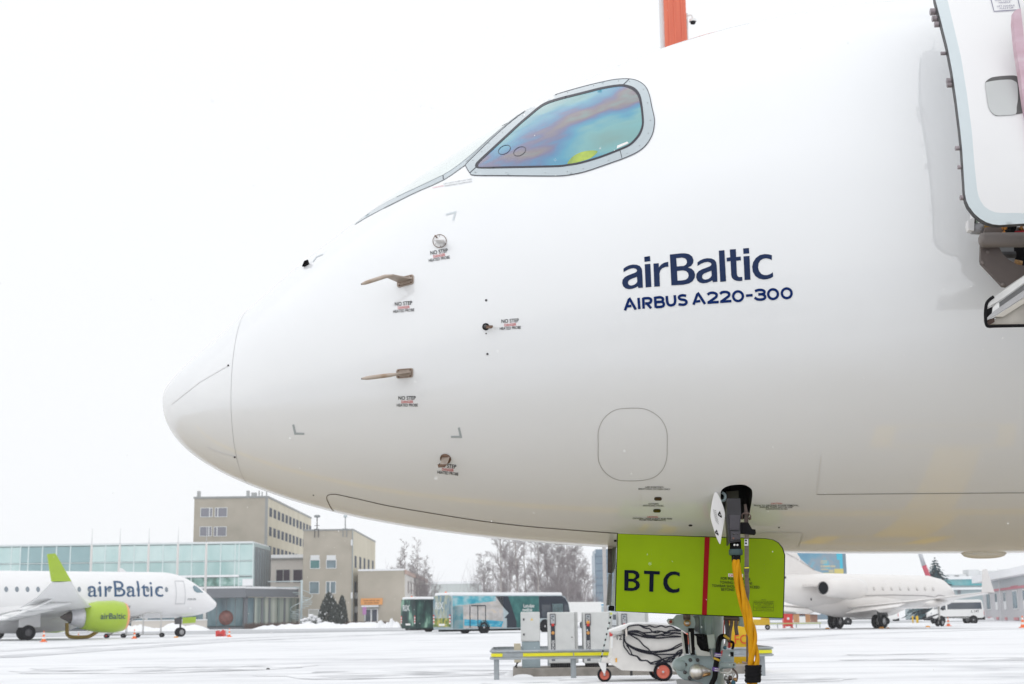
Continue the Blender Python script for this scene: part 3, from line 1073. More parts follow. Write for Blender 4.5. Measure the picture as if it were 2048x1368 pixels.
for i, (x, y, sl, sh) in enumerate(((879, 509, -0.17, -0.12), (808, 612.5, -0.09, -0.05), (815, 801, -0.004, 0.0), (1021, 647, -0.065, -0.03), (896, 936.5, 0.10, 0.08))):
    mb = MB()
    text_on_skin(mb, 'NO STEP', x - 0.5, y - 5.4, 34.5, sl, sh, 7.2, 0.010)
    text_on_skin(mb, 'HEATED PROBE', x, y + 9.0, 42, sl, sh, 5.6, 0.008)
    o = apart('warning_print', mb, INK)
    text_on_skin(MB(), 'DANGER', x, y + 2.4, 23.5, sl, sh, 5.2, 0.010).build('red_word', RED, o, True)
for lines, cx in (((('USE AVIATOR\'S', 973.5, 36, INK), ('BREATHING OXYGEN ONLY', 977.5, 64, INK)), 1309),
                  ((('OXYGEN', 1006.7, 20, INK), ('SERVICING PANEL', 1010.5, 42, INK)), 1307),
                  ((('CAUTION', 1033, 21, RED), ('OXYGEN - KEEP CLEAN AND FREE', 1036.2, 79, INK), ('FROM CONTAMINANTS', 1039.3, 52, INK)), 1305),
                  ((('CAUTION', 1006, 22, RED), ('PRIOR TO GROUND POWER REMOVAL,', 1010, 90, INK), ('ENSURE "CAPT NOT IN USE"', 1013.5, 67, INK), ('INDICATION IS ON', 1017, 43, INK)), 1553)):
    mk, rk = MB(), MB()
    for body, y, w_, m_ in lines:
        text_on_skin(rk if m_ is RED else mk, body, cx, y, w_, 0.012 if cx < 1400 else 0.0, 0, 2.9, 0.01)
    o = apart('servicing_print', mk, INK)
    if rk.v:
        rk.build('red_word', RED, o, True)
mk, rk = MB(), MB()
text_on_skin(rk, 'DANGER', 877, 374, 22, -0.20, -0.3, 2.4)
text_on_skin(mk, 'DO NOT STEP ON THIS', 916, 363.5, 56, -0.17, -0.3, 2.4)
text_on_skin(mk, 'WINDSHIELD FRAMEWORK', 917, 368, 56, -0.17, -0.3, 2.4)
o = apart('warning_print', mk, mat('faded_ink', (0.25, 0.27, 0.28), 0.5, var=0))
rk.build('red_word', mat('faded_red', (0.65, 0.25, 0.28), 0.5, var=0), o, True)
for pts, w_, m_ in (([(892, 429.5), (911, 424.5), (906.5, 441)], 3.4, MARKL), ([(586.6, 849), (590.7, 867), (609, 867.5)], 4.2, MARKG), ([(917.6, 855), (922, 873.5), (902, 873.5)], 4.2, MARKG), ([(626, 524), (633, 514), (646, 508.5)], 2, MARKL)):
    apart('corner_mark', on_skin([ribbon(pts, w_)], 0.002, 6), m_)

# ------------------------------------------------------------------ probes and ports
def disc(px, py, r, off, name, m_, parent=AIR, h=0.006, n=20):
    p_, nn = hit(px, py)
    k = r * (p_ - CAM).length / FPX
    return MB().lathe([(0.001, k), (h * .7, k), (h, k * .9), (h, 0.0001)], p_, nn, n).build(name, m_, parent, True)
def plate_mb(corners, off):
    P_ = [skin(x, y, off) for x, y in corners]
    _, nn = hit(*corners[0])
    return MB().slab([p_ + nn * 0.008 for p_ in P_], -nn * 0.010)
def rrect(cx, cy, w_, h_, r, sk=0.0):
    out = []
    for sx, sy, a in ((1, -1, -90), (1, 1, 0), (-1, 1, 90), (-1, -1, 180)):
        for k in range(4):
            t = R(a + k * 30)
            x = sx * (w_ / 2 - r) + r * math.cos(t)
            y = sy * (h_ / 2 - r) + r * math.sin(t)
            out.append((cx + x, cy + y + sk * x))
    return out
for (cx, cy, sk, elbow, tip, el2) in ((811.5, 562.5, -0.25, (770, 553.0), (722, 568.6), (800, 556)), (810, 746.5, -0.08, (780, 750.2), (722.5, 757.5), (806, 746))):
    pb = apart('pitot_probe', plate_mb(rrect(cx, cy, 33, 19, 4, sk), 0.0), PROBE)
    MB().add([], [])
    line_on_skin(MB(), rrect(cx, cy, 29, 15, 3, sk), 0.8, 0.0095, True).build('rim', BROWN, pb, True)
    c3, nn = hit(cx, cy)
    for sx, sy in ((-1, -1), (1, -1), (-1, 1), (1, 1)):
        p_, n2 = hit(cx + sx * 11.5, cy + sy * 5.8 + sk * sx * 11.5)
        MB().lathe([(0.006, 0.0045), (0.011, 0.004), (0.012, 0.001)], p_, n2, 8).build('bolt', BROWN, pb, True)
    Ye = c3.y - 0.13
    E_ = at(*elbow, Ye)
    T_ = at(*tip, Ye + 0.012)
    root_f, root_b = skin(cx - 12, cy + 3 - sk * 12 * 0.6, 0.008), skin(cx + 14, cy - 1 + sk * 12 * .6, 0.008)
    mbp = MB()
    m1, m2 = at(elbow[0] - 2, elbow[1], Ye), at(elbow[0] + 16, elbow[1] - 2.0, Ye)
    mbp.slab([root_f, root_b, m2, m1], V((0, 0, 0.008)))
    mbp.build('mast', PROBE, pb, True)
    MB().tube([m2, E_, E_ + (T_ - E_) * .55, E_ + (T_ - E_) * .8, E_ + (T_ - E_) * .97, T_], [0.007, 0.0125, 0.0125, 0.0115, 0.006, 0.004], 10).build('tube', ramp_mat('heat_tinted', [(0.3, (0.30, 0.18, 0.10)), (0.5, (0.45, 0.37, 0.31)), (0.7, (0.52, 0.45, 0.40))], scale=9, rough=0.35), pb, True)
    MB().tube([E_ + (T_ - E_) * .96, T_], [0.0065, 0.0045], 8).build('tip', DKGREY, pb, True)
# vane sensor
va = disc(880, 483, 13.5, 0, 'vane_sensor', PAINT2, h=0.004)
line_on_skin(MB(), circ(880, 483, 13.5, 13, 24), 1.2, 0.006, True).build('rim', BROWN, va, True)
c3, nn = hit(880, 483)
MB().slab([skin(872, 482, .004), skin(893, 485, .004), at(889, 478.5, c3.y - .09), at(868, 477, c3.y - .09)], (0, 0, -0.008)).build('vane', PAINT2, va, True)
MB().tube([skin(874.5, 476, 0.0), at(870, 471, c3.y - .02)], 0.004, 8).build('pin', BROWN, va, True)
for a in range(5):
    t = R(20 + 62 * a)
    p_, n2 = hit(880 + 10.5 * math.cos(t), 483 + 10 * math.sin(t))
    MB().lathe([(0.004, 0.003), (0.006, 0.0025), (0.0065, 0.001)], p_, n2, 6).build('screw', DKGREY, va, True)
# air temperature probe with its black base
tpb = disc(972, 653.5, 7.2, 0, 'temperature_probe', BLACK, h=0.010)
disc(972, 653.5, 4.2, 0, 'hub', DKGREY, tpb, h=0.016)
c3, nn = hit(972, 653)
MB().slab([at(972, 651, c3.y - .03), at(985, 650.5, c3.y - .07), at(986, 653, c3.y - .07), at(983.5, 656, c3.y - .07), at(972, 656.5, c3.y - .03)], V((0, 0.012, 0))).build('arm', BROWN, tpb, True)
# lower angle probe
lp = disc(891.5, 917, 11.3, 0, 'angle_probe', BROWN, h=0.012)
c3, nn = hit(891, 917)
MB().slab([at(884, 915, c3.y - .02), at(899.5, 913, c3.y - .02), at(894, 929, c3.y - .13), at(880, 928, c3.y - .13)], V((0, 0.02, 0.004))).build('mast', PROBE, lp, True)
MB().slab([at(875, 928.5, c3.y - .14), at(894, 928.5, c3.y - .14), at(889, 933, c3.y - .14), at(876.5, 934.5, c3.y - .14)], V((0, 0.03, 0))).build('vane', BROWN, lp, True)
for x, y, r_ in ((972.5, 600.5, 2.4), (972.5, 667, 1.5), (975, 708, 2.3), (627, 990, 1.6), (1558, 1054.5, 1.8)):
    disc(x, y, r_, 0, 'static_port', DKGREY, h=0.004, n=12)
disc(1381, 1050.5, 4, 0, 'drain_hole', BAY, h=0.003, n=14)
for cx, cy in ((1316, 997), (1314, 1020.8)):
    o = apart('indicator_window', on_skin([[rrect(cx, cy, 15.5, 7.2, 3.5)]], 0.003, 4), mat('indicator_dark', (0.03, 0.017, 0.006), 0.3, var=0, coat=0.6))
    on_skin([[rrect(cx, cy, 9.5, 3.0, 1.4)]], 0.005, 4).build('lens', mat('indicator_brown', (0.09, 0.05, 0.02), 0.2, var=0), o, True)

# ------------------------------------------------------------------ helpers: planes parallel to the fuselage
def pl(px, py, d=0.0):
    """photograph pixel -> point on the upright plane that runs along the aircraft, d metres to the near side of its centre line"""
    r_ = ray(px, py)
    k = (d - (CAM - NOSE).dot(NRM)) / r_.dot(NRM)
    return CAM + r_ * k
def text_at(mb, body, px, py, width, fn, slope=0.0, height=None, bold=0.0, shear=0.0, spacing=1.0):
    vs_, fs_ = glyphs(body, 'CENTER', bold, spacing)
    x0, x1 = min(v.x for v in vs_), max(v.x for v in vs_)
    sx = width / (x1 - x0)
    sy = (height / 0.69) if height else sx
    xm = (x0 + x1) / 2
    return mb.add([fn(px + (v.x - xm) * sx + shear * (v.y - .345) * sy, py + (v.x - xm) * sx * slope - (v.y - .345) * sy) for v in vs_], fs_)

# ------------------------------------------------------------------ nose gear door with the registration letters
DD = 0.60
corner = [(1236, 1067.5), (1320, 1071), (1410, 1074.5), (1500, 1077), (1530, 1077.5), (1545, 1080), (1556, 1086), (1564, 1096), (1568.5, 1110), (1567.5, 1170), (1565.5, 1235.5), (1450, 1231), (1340, 1226.5), (1231.5, 1222), (1233.5, 1150)]
gd = apart('gear_door', MB().slab([pl(x, y, DD) for x, y in corner], -NRM * 0.045), LIME, 'lime green gear door lettered BTC with a red stripe')
edge = MB()
cc = [pl(x, y, DD - 0.003) for x, y in corner]
for i in range(len(cc)):
    a, b = cc[i], cc[(i + 1) % len(cc)]
    c_ = sum(cc, V()) / len(cc)
    edge.add([a, b, b + (b - c_).normalized() * 0.006, a + (a - c_).normalized() * 0.006], [(0, 1, 2, 3)])
edge.build('edge_seal', BLACK, gd, True)
MB().slab([pl(x, y, DD + 0.002) for x, y in ((1409.3, 1074.6), (1419.3, 1075), (1413.6, 1229.6), (1403.8, 1229.2))], NRM * 0.001).build('stripe', mat('stripe_red', (0.30, 0.003, 0.008), 0.5, var=0.02, spec=.1), gd, True)
f3 = lambda x, y: pl(x, y, DD + 0.004)
MB_ = MB()
btc = [
    [[(1249, 1140), (1268, 1140.5), (1275, 1143), (1279, 1149), (1278.5, 1155), (1271.5, 1160), (1277, 1163), (1279.8, 1169), (1278.8, 1175), (1273, 1180), (1264, 1182), (1248.5, 1181)],
     [(1257, 1146), (1266, 1146.5), (1271, 1149.5), (1271, 1154), (1267, 1157.5), (1257, 1157.5)], [(1257, 1163), (1266, 1163.3), (1271.5, 1167), (1271.5, 1172), (1267, 1175.8), (1256.5, 1175.5)]],
    [[(1288, 1141.2), (1319.5, 1142.5), (1319.5, 1149), (1307.5, 1148.5), (1306.5, 1183.5), (1298.3, 1183.2), (1299.3, 1148.3), (1288, 1147.8)]],
    [[(1359.5, 1145.5), (1350, 1142.5), (1341, 1143.5), (1332.5, 1149), (1327, 1158), (1326.5, 1168), (1330, 1177.5), (1337, 1183.8), (1346, 1186), (1354, 1185), (1359, 1182.8), (1359, 1175.5), (1352, 1178.5), (1345.5, 1178.5),
      (1339, 1174), (1335, 1167), (1335.2, 1159), (1339.5, 1152.5), (1346, 1149.3), (1353, 1149.8), (1359.3, 1153)]]]
v_, f_ = tri(btc, 8)
MB_.add([f3(p_.x, p_.y) for p_ in v_], [tuple(reversed(t)) for t in f_])
MB_.build('registration', mat('registration_ink', (0.003, 0.006, 0.02), 0.6, var=0, spec=.08), gd, True)
mk = MB()
for body, x, y, w_ in (('FOR PUSHBACK OR', 1471.5, 1157.8, 60), ('TOWING OPERATIONS', 1472, 1165.5, 65), ('TOWBAR SHOULD NOT EXCEED', 1471.5, 1172.8, 95), ('BEYOND THIS LINE', 1471, 1179.6, 57)):
    text_at(mk, body, x, y, w_, f3, 0.035, 5.2, 0.008)
for i, w_ in enumerate((9, 41, 38, 34, 26, 9, 32)):
    text_at(mk, ('NOTE', 'GEAR DOOR MUST BE CLOSED', 'DOOR OPEN  DOOR SHUT', 'PIN IN    PIN OUT', 'WITH GEAR DOWN', 'NOTE', 'SEE GROUND MANUAL')[i], 1527.5, 1199.5 + i * 3.1, w_, f3, 0.02, 1.7)
mk.build('door_print', INK, gd, True)
bx = MB()
for y0, y1 in ((1205.5, 1214), (1214, 1221)):
    for a, b in (((1506.5, y0), (1546.5, y0 + 1)), ((1546.5, y0 + 1), (1546.5, y1 + 1)), ((1546.5, y1 + 1), (1506.5, y1)), ((1506.5, y1), (1506.5, y0))):
        bx.slab([f3(a[0], a[1] - .25), f3(b[0], b[1] - .25), f3(b[0] + .4, b[1] + .25), f3(a[0] + .4, a[1] + .25)], NRM * .0005)
bx.build('placard_line', INK, gd, True)
text_at(MB(), 'CAUTION', 1471, 1150.6, 26, f3, 0.03, 4.6, 0.02).build('red_word', RED, gd, True)
MB().slab([pl(x, y, DD + 0.0025) for x, y in ((1456.5, 1147), (1486, 1148), (1486, 1154.5), (1456.5, 1153.5))], NRM * 0.0005).build('label_patch', WHITE, gd, True)
rv = MB()
for x0 in (1303, 1322, 1529, 1543):
    for k in range(6):
        y = (1100 if x0 < 1400 else 1112) + k * 8.5
        rv.lathe([(0.001, 0.0022), (0.003, 0.0018)], pl(x0 - k * .12, y, DD), NRM, 6)
for k in range(9):
    rv.lathe([(0.001, 0.0022), (0.003, 0.0018)], pl(1248 + k * 21 + (110 if k > 6 else 0), 1217 + k * .8, DD), NRM, 6)
rv.build('rivets', mat('rivet_green', (0.16, 0.22, 0.01), 0.4, var=0), gd, True)
# the opposite door, seen on edge ahead of it
fd = apart('forward_gear_door', MB().slab([pl(x, y, -0.15) for x, y in ((1217, 1148), (1224.5, 1148), (1222.5, 1211), (1212.5, 1211))], NRM * 0.05), mat('door_inner_grey', (0.22, 0.23, 0.23), 0.5, var=0.1))
MB().slab([pl(x, y, 0.05) for x, y in ((1215.5, 1096), (1224, 1096), (1224, 1147), (1215.5, 1145))], -NRM * 0.06).build('hinge_post', mat('hinge_dark', (0.07, 0.055, 0.05), 0.6, var=0.4, scale=30), fd, True)
MB().slab([pl(x, y, 0.0) for x, y in ((1224, 1096), (1229, 1087), (1233, 1087), (1231.5, 1140), (1224, 1147))], -NRM * 0.03).build('liner', mat('liner_grey', (0.27, 0.29, 0.29), 0.5, var=0.05), fd, True)
MB().slab([pl(x, y, 0.06) for x, y in ((1228.5, 1138), (1232.5, 1138), (1230, 1212), (1223, 1212))], -NRM * 0.03).build('light_strip', mat('strip_pale', (0.5, 0.57, 0.58), 0.5, var=0.05), fd, True)
MB().slab([pl(x, y, 0.1) for x, y in ((1216, 1080), (1229.5, 1080), (1226, 1092), (1224, 1097), (1216, 1097))], -NRM * 0.1).build('fairing', mat('fairing_tan', (0.33, 0.29, 0.25), 0.5, var=0.05), fd, True)
MB().slab([pl(x, y, 0.3) for x, y in ((1230.5, 1065), (1234.5, 1065), (1233, 1083), (1228, 1083))], -NRM * 0.06).build('bracket', BLACK, fd, True)
MB().slab([pl(x, y, 0.35) for x, y in ((1217, 1213), (1220, 1211), (1229, 1212), (1229, 1222), (1217, 1221.5))], -NRM * 0.1).build('foot', BLACK, fd, True)
mb = MB()
for k in range(11):
    mb.lathe([(0, 0.0035), (0.004, 0.003)], pl(1220.6 - k * .35, 1153 + k * 5.4, -0.098), NRM, 6)
mb.build('rivets', BLACK, fd, True)

# ------------------------------------------------------------------ nose gear leg
G = lambda x, y, d=0.0: pl(1320 + x / 8.66, 1210 + y / 8.66, d)
def gpoly(pts, d, th, name, m_, parent):
    return MB().slab([G(x, y, d) for x, y in pts], -NRM * th).build(name, m_, parent, True)
UPZ = V((0, 0, 1))
leg = apart('nose_gear', MB().tube([G(845, 40, 0) + UPZ * .5, G(845, 700, 0), V((G(845, 700, 0).x, G(845, 700, 0).y, .40))], [0.098, 0.098, 0.07], 28), GEARG)
mb = MB()
for xx in (700, 780, 905):
    mb.tube([G(xx, 150, .095), G(xx, 560, .095)], 0.008, 6)
mb.build('rib', GEARG, leg, True)
gpoly([(118, 270), (150, 235), (225, 240), (262, 200), (285, 170), (545, 165), (600, 240), (612, 330), (590, 420), (545, 445), (470, 490), (300, 380), (150, 330)], .16, .05, 'lug', GEARG, leg)
MB().lathe([(0, .040), (.03, .040), (.034, .036), (.034, .001)], G(560, 300, .11), NRM, 28).build('flange', mat('flange_grey', (0.20, 0.235, 0.25), .4, var=.1), leg, True)
gpoly([(560, 180), (670, 180), (680, 430), (620, 465), (590, 420), (615, 330)], .10, .04, 'web', mat('flange_grey', (0.2, 0.235, 0.25)), leg)
for (x, y, r1, m1, r2, m2) in ((182, 288, .019, ALU, .010, mat('bush_red', (.30, .05, .03), .4, var=.2)), (470, 312, .023, BRASS, .012, STEEL)):
    o = MB().lathe([(0, r1), (.012, r1), (.016, r1 * .8), (.016, .0005)], G(x, y, .16), NRM, 18).build('boss', m1, leg, True)
    MB().lathe([(.012, r2), (.024, r2), (.026, r2 * .7), (.026, .0005)], G(x, y, .16), NRM, 10).build('pin', m2, o, True)
MB().tube([G(460, 120, .15), G(465, 255, .15)], .026, 14).build('link', mat('link_brown', (.14, .10, .09), .4, metal=.4, var=.2), leg, True)
gpoly([(492, 402), (592, 402), (606, 862), (540, 862)], .2, .12, 'steering_disc', BLACK, leg)
gpoly([(388, 462), (480, 520), (498, 850), (440, 842)], .17, .05, 'steering_disc', BLACK, leg)
gpoly([(364, 448), (398, 458), (446, 856), (412, 850)], .18, .04, 'bracket', mat('bracket_pale', (.55, .57, .56), .4, var=.06), leg)
gpoly([(500, 470), (526, 468), (550, 834), (530, 834)], .206, .01, 'bracket', mat('bracket_pale', (.55, .57, .56)), leg)
gpoly([(600, 528), (626, 540), (642, 680), (705, 782), (862, 820), (884, 888), (640, 874), (602, 720)], .24, .02, 'bracket', mat('bracket_pale', (.55, .57, .56)), leg)
mot = MB().tube([G(612, 640, .16), G(700, 650, .16), G(705, 650, .16), G(872, 690, .16)], [.047, .047, .058, .052], 20).build('steering_motor', BLACK, leg, True)
gpoly([(600, 498), (738, 500), (738, 552), (612, 545)], .19, .05, 'cap', BLACK, mot)
gpoly([(818, 520), (940, 506), (964, 746), (850, 756)], .25, .04, 'junction_box', mat('box_pale_green', (.42, .48, .46), .45, var=.04), leg)
cast = gpoly([(296, 1010), (310, 950), (352, 905), (480, 872), (560, 832), (900, 905), (1040, 940), (1060, 1000), (1300, 1000), (1300, 1092), (1000, 1110), (985, 1380), (1100, 1440), (480, 1440), (466, 1300), (385, 1232), (302, 1100)], .17, .12, 'steering_housing', GEARG, leg)
MB().lathe([(0, .078), (.02, .078), (.026, .072), (.026, .0005)], G(480, 1085, .17), NRM, 26).build('cover', mat('cover_grey', (.34, .43, .45), .4, var=.06), cast, True)
MB().lathe([(0, .05), (.04, .045), (.07, .03), (.075, .0005)], G(345, 1040, .14), NRM, 20).build('cover', mat('cover_grey', (.34, .43, .45)), cast, True)
for x, y in ((525, 952), (650, 952), (436, 1032), (430, 1165), (512, 1262), (350, 1085)):
    MB().lathe([(0, .013), (.010, .013), (.013, .009), (.013, .0005)], G(x, y, .195), NRM, 6).build('bolt', DKGREY, cast, True)
dome = MB().ball(G(640, 1160, .22), .050, 20, 12).build('accumulator', mat('polished_steel', (.82, .81, .80), .38, metal=.8, var=.06, scale=8), leg, True)
MB().tube([G(640, 1160, .22), G(740, 1130, .22), G(800, 1145, .22), G(880, 1150, .22)], [.045, .033, .022, .014], 16).build('neck', mat('polished_steel', (.62, .6, .58)), dome, True)
MB().tube([G(700, 1230, .24), G(870, 1190, .24)], .010, 8).build('pipe', BRASS, dome, True)
MB().tube([G(850, 1152, .22), G(885, 1152, .22)], .018, 6).build('nut', ALU, dome, True)
gpoly([(1046, 782), (1282, 780), (1282, 990), (1046, 985)], .17, .08, 'valve_block', GEARG, leg)
gpoly([(1030, 995), (1312, 1002), (1312, 1082), (1030, 1076)], .21, .10, 'valve_block', mat('cover_grey', (.34, .43, .45)), leg)
gpoly([(1218, 815), (1275, 815), (1275, 892), (1218, 892)], .175, .01, 'data_plate', BLACK, leg)
mb = MB().tube(catmull([tuple(G(x, y, d)) for x, y, d in ((1145, 548, .18), (1080, 545, .22), (1035, 590, .25), (1010, 700, .27), (1000, 880, .28), (975, 1000, .28), (960, 1130, .28), (950, 1250, .27), (905, 1345, .25), (870, 1440, .22))], 5), .017, 10)
hose = mb.build('hose', BLACK, leg, True)
PUR = mat('sleeve_purple', (.14, .07, .33), .5, var=.1)
for a, b, m_ in (((1003, 830), (1000, 905), PUR), ((968, 1080), (958, 1150), PUR), ((990, 922), (975, 958), mat('sleeve_yellow', (.6, .4, .03), .5, var=.1)), ((1165, 540), (1140, 575), mat('sleeve_yellow', (.6, .4, .03)))):
    MB().tube([G(*a, .28), G(*b, .28)], .022, 12).build('sleeve', m_, hose, True)
mb = MB()
for y in (850, 878, 1098, 1128):
    mb.tube([G(1004 - (y - 850) * .13, y, .28), G(1003 - (y - 850) * .13, y + 12, .28)], .0226, 12)
mb.build('ring', WHITE, hose, True)
for pts, r_, m_, nm_ in (([(1112, 255), (1106, 400), (1100, 560)], .004, mat('wire_red', (.6, .10, .08), .5, var=0), 'wire'), ([(1185, 250), (1190, 320)], .006, REDP, 'wire'),
                         ([(1235, 230), (1240, 320), (1215, 450), (1195, 640)], .011, mat('link_brown', (.14, .1, .09)), 'lever'), ([(1320, 240), (1315, 380), (1335, 520)], .012, mat('link_brown', (.14, .1, .09)), 'lever'),
                         ([(1150, 260), (1165, 400), (1170, 560)], .014, DKGREY, 'conduit'), ([(1180, 625), (1250, 640), (1272, 680), (1252, 770)], .008, BLACK, 'conduit'),
                         ([(1100, 220), (1260, 230), (1370, 240)], .016, mat('link_brown', (.14, .1, .09)), 'crossbar'), ([(1360, 200), (1420, 210), (1400, 370)], .02, GEARG, 'crossbar'),
                         ([(890, 770), (905, 900), (950, 950), (980, 945)], .006, ALU, 'pipe'), ([(1030, 1168), (1200, 1168), (1240, 1100)], .005, WHITE, 'pipe'),
                         ([(1120, 1368), (1125, 1240), (1180, 1200), (1250, 1250)], .006, WHITE, 'pipe'), ([(1250, 1100), (1310, 1150), (1340, 1230), (1320, 1330)], .006, mat('link_brown', (.14, .1, .09)), 'pipe'),
                         ([(1140, 1250), (1200, 1330), (1230, 1430)], .009, BRASS, 'pipe'), ([(1290, 1180), (1250, 1260), (1290, 1340)], .009, STEEL, 'pipe'), ([(1200, 1220), (1230, 1280), (1180, 1300)], .008, DKGREY, 'pipe')):
    MB().tube(catmull([tuple(G(x, y, .19)) for x, y in pts], 4), r_, 8).build(nm_, m_, leg, True)
for x, y, r_, m_ in ((1150, 1270, .016, STEEL), (1215, 1262, .014, mat('link_brown', (.14, .1, .09))), (1300, 1290, .013, BRASS), (1270, 1345, .015, mat('fitting_blue', (.05, .17, .25), .4, var=.1)), (1125, 740, .012, mat('fitting_blue', (.05, .17, .25))), (1180, 1335, .013, DKGREY), (1275, 1035, .012, DKGREY)):
    MB().ball(G(x, y, .2), r_, 10, 6).build('fitting', m_, leg, True)
gpoly([(1050, 840), (1062, 785), (1090, 790), (1075, 880), (1045, 878)], .24, .004, 'safety_tag', REDP, leg)
gpoly([(1185, 540), (1222, 540), (1222, 745), (1182, 745)], .16, .03, 'actuator', REDP, leg)
gpoly([(1140, 580), (1178, 580), (1172, 720), (1128, 720)], .17, .03, 'actuator', ALU, leg)
gpoly([(288, 1292), (330, 1284), (720, 1342), (790, 1400), (300, 1382)], .2, .05, 'tow_plate', mat('plate_grey', (.30, .31, .32), .45, metal=.3, var=.1), leg)
base = V((G(845, 700, 0).x, G(845, 700, 0).y, .36))
for s_ in (-1, 1):
    wl = MB().lathe([(-.10, .19), (-.11, .29), (-.07, .345), (0, .36), (.07, .345), (.11, .29), (.10, .19)], base + NRM * .2 * s_, NRM, 30).build('wheel', TYRE, leg, True)
    MB().lathe([(-.09, .001), (-.09, .19), (.09, .19), (.09, .001)], base + NRM * .2 * s_, NRM, 20).build('rim', ALU, wl, True)

# ------------------------------------------------------------------ antenna pod under the belly
pc = pl(1968, 1107, 0.0)
mb = MB()
for i in range(13):
    a = -1 + 2 * i / 12
    k = max(0.0, 1 - abs(a) ** 2.6) ** 0.5
    for j in range(9):
        t = PI + PI * j / 8
        mb.v.append(tuple(pc + AX * (a * 0.150) + NRM * (math.cos(t) * 0.055 * k) + UPZ * (math.sin(t) * 0.037 * k + 0.004)))
for i in range(12):
    for j in range(8):
        mb.f.append((i * 9 + j, i * 9 + j + 1, (i + 1) * 9 + j + 1, (i + 1) * 9 + j))
        mb.sm.append(True)
pod = apart('belly_antenna', mb, mat('antenna_white', (.86, .85, .82), .4, var=.03))
mb = MB()
n_ = 24
mb.add([pc + AX * math.cos(2 * PI * i / n_) * .155 + NRM * math.sin(2 * PI * i / n_) * .058 + UPZ * z_ for z_ in (.004, .010) for i in range(n_)], [(i, (i + 1) % n_, n_ + (i + 1) % n_, n_ + i) for i in range(n_)])
mb.build('gasket', BLACK, pod, True)
MB().add([pc + AX * math.cos(2 * PI * i / n_) * .16 * q_ + NRM * math.sin(2 * PI * i / n_) * .06 * q_ + UPZ * z_ for z_, q_ in ((.010, 1), (.03, .9)) for i in range(n_)], [(i, (i + 1) % n_, n_ + (i + 1) % n_, n_ + i) for i in range(n_)], True).build('base', PAINT, pod, True)

# ------------------------------------------------------------------ ground power receptacle door
lens = catmull([Z(x, y, 6.84, 1380, 950) for x, y in ((345, 238), (322, 275), (300, 380), (283, 500), (283, 590), (310, 690), (350, 820), (388, 910), (408, 942), (419, 930), (432, 830), (457, 700), (476, 580), (478, 520), (455, 430), (412, 320), (372, 248))], 2, True)
dl = (hit(1430, 1010)[0] - NOSE).dot(NRM) + 0.10
rd = apart('receptacle_door', MB().slab([pl(x, y, dl) for x, y in lens], -NRM * 0.012), PAINT2)
fl = lambda x, y: pl(x, y, dl + 0.002)
mb = MB()
for pts, hole in (([(408, 490), (380, 535), (385, 555), (432, 588), (436, 570)], [(408, 530), (400, 545), (418, 558), (420, 545)]), ([(365, 745), (343, 775), (345, 795), (390, 830), (392, 815)], [(366, 775), (360, 785), (374, 797), (377, 788)])):
    v_, f_ = tri([[[Z(x, y, 6.84, 1380, 950) for x, y in pts], [Z(x, y, 6.84, 1380, 950) for x, y in hole]]], 8)
    mb.add([fl(p_.x, p_.y) for p_ in v_], f_)
mb.build('hazard_mark', INK, rd, True)
mb = MB()
for k in range(7):
    for (ax_, ay, bx_, by) in ((312 + k * 7, 470 + k * 2, 352 + k * 7, 640 + k * 8),):
        for j in range(7):
            t0, t1 = j / 7, j / 7 + 0.09
            a = Z(ax_ + (bx_ - ax_) * t0, ay + (by - ay) * t0, 6.84, 1380, 950)
            b = Z(ax_ + (bx_ - ax_) * t1, ay + (by - ay) * t1, 6.84, 1380, 950)
            mb.add([fl(a[0], a[1]), fl(a[0] + .5, a[1] - .1), fl(b[0] + .5, b[1] - .1), fl(b[0], b[1])], [(0, 1, 2, 3)])
mb.build('small_print', mat('print_grey', (.35, .35, .35), .5, var=0), rd, True)
MB().tube([pl(1452, 1036, dl), pl(1458, 1038, dl - .15)], .008, 8).build('hinge', DKGREY, rd, True)
MB().tube(catmull([tuple(pl(x, y, dl - .06)) for x, y in ((1444, 985), (1450, 990), (1449, 1000), (1441, 1002))], 4), .009, 8).build('catch', GEARG, rd, True)
# inside the bay
H_ = lambda x, y, d: pl(*Z(x, y, 6.84, 1380, 950), d)
bd = (hit(1474, 1000)[0] - NOSE).dot(NRM)
sk_ = apart('power_socket', MB().slab([H_(x, y, bd - .08) for x, y in ((500, 225), (665, 215), (665, 312), (505, 318))], -NRM * .1), mat('socket_olive', (.045, .042, .022), .6, var=.2))

# ------------------------------------------------------------------ open passenger door
SH = NRM * 0.58
dedge = [(1850, -260), (1859, -120), (1864, -50), (1871, 0), (1881, 38), (1895, 93), (1904.6, 142.6), (1913, 200), (1920.5, 260), (1924.5, 300), (1930, 388), (1933, 402), (1938, 413), (1949, 427.5), (1960, 437), (1971.5, 444), (1985, 448.5), (1999, 450), (2048, 447), (2220, 436)]
dinn = [(1875, -260), (1884, -120), (1889, -50), (1895, 0), (1910, 63), (1922, 114), (1933, 182.5), (1943.6, 262), (1949, 330), (1954, 378), (1957, 392), (1961.5, 402.6), (1969, 413), (1979, 420), (1990, 424.5), (2004, 426), (2048, 426), (2215, 416)]
body = dinn + [(2240, 395), (2246, 340), (2215, -250)]
dr = apart('passenger_door', on_skin([[body]], 0.0, 16, SH, None, True), PAINT2, 'white passenger door swung open, with a grey edge band and small window')
band = dedge + dinn[::-1]
on_skin([[band]], 0.0, 12, SH, None, True).build('edge_band', mat('band_grey_blue', (.60, .67, .70), .35, coat=.3, var=.02), dr, True)
mb = MB()
A_ = [skin(x, y, 0.0, SH) for x, y in dens(dedge, 14, False)]
A_ = [a for a in A_ if a]
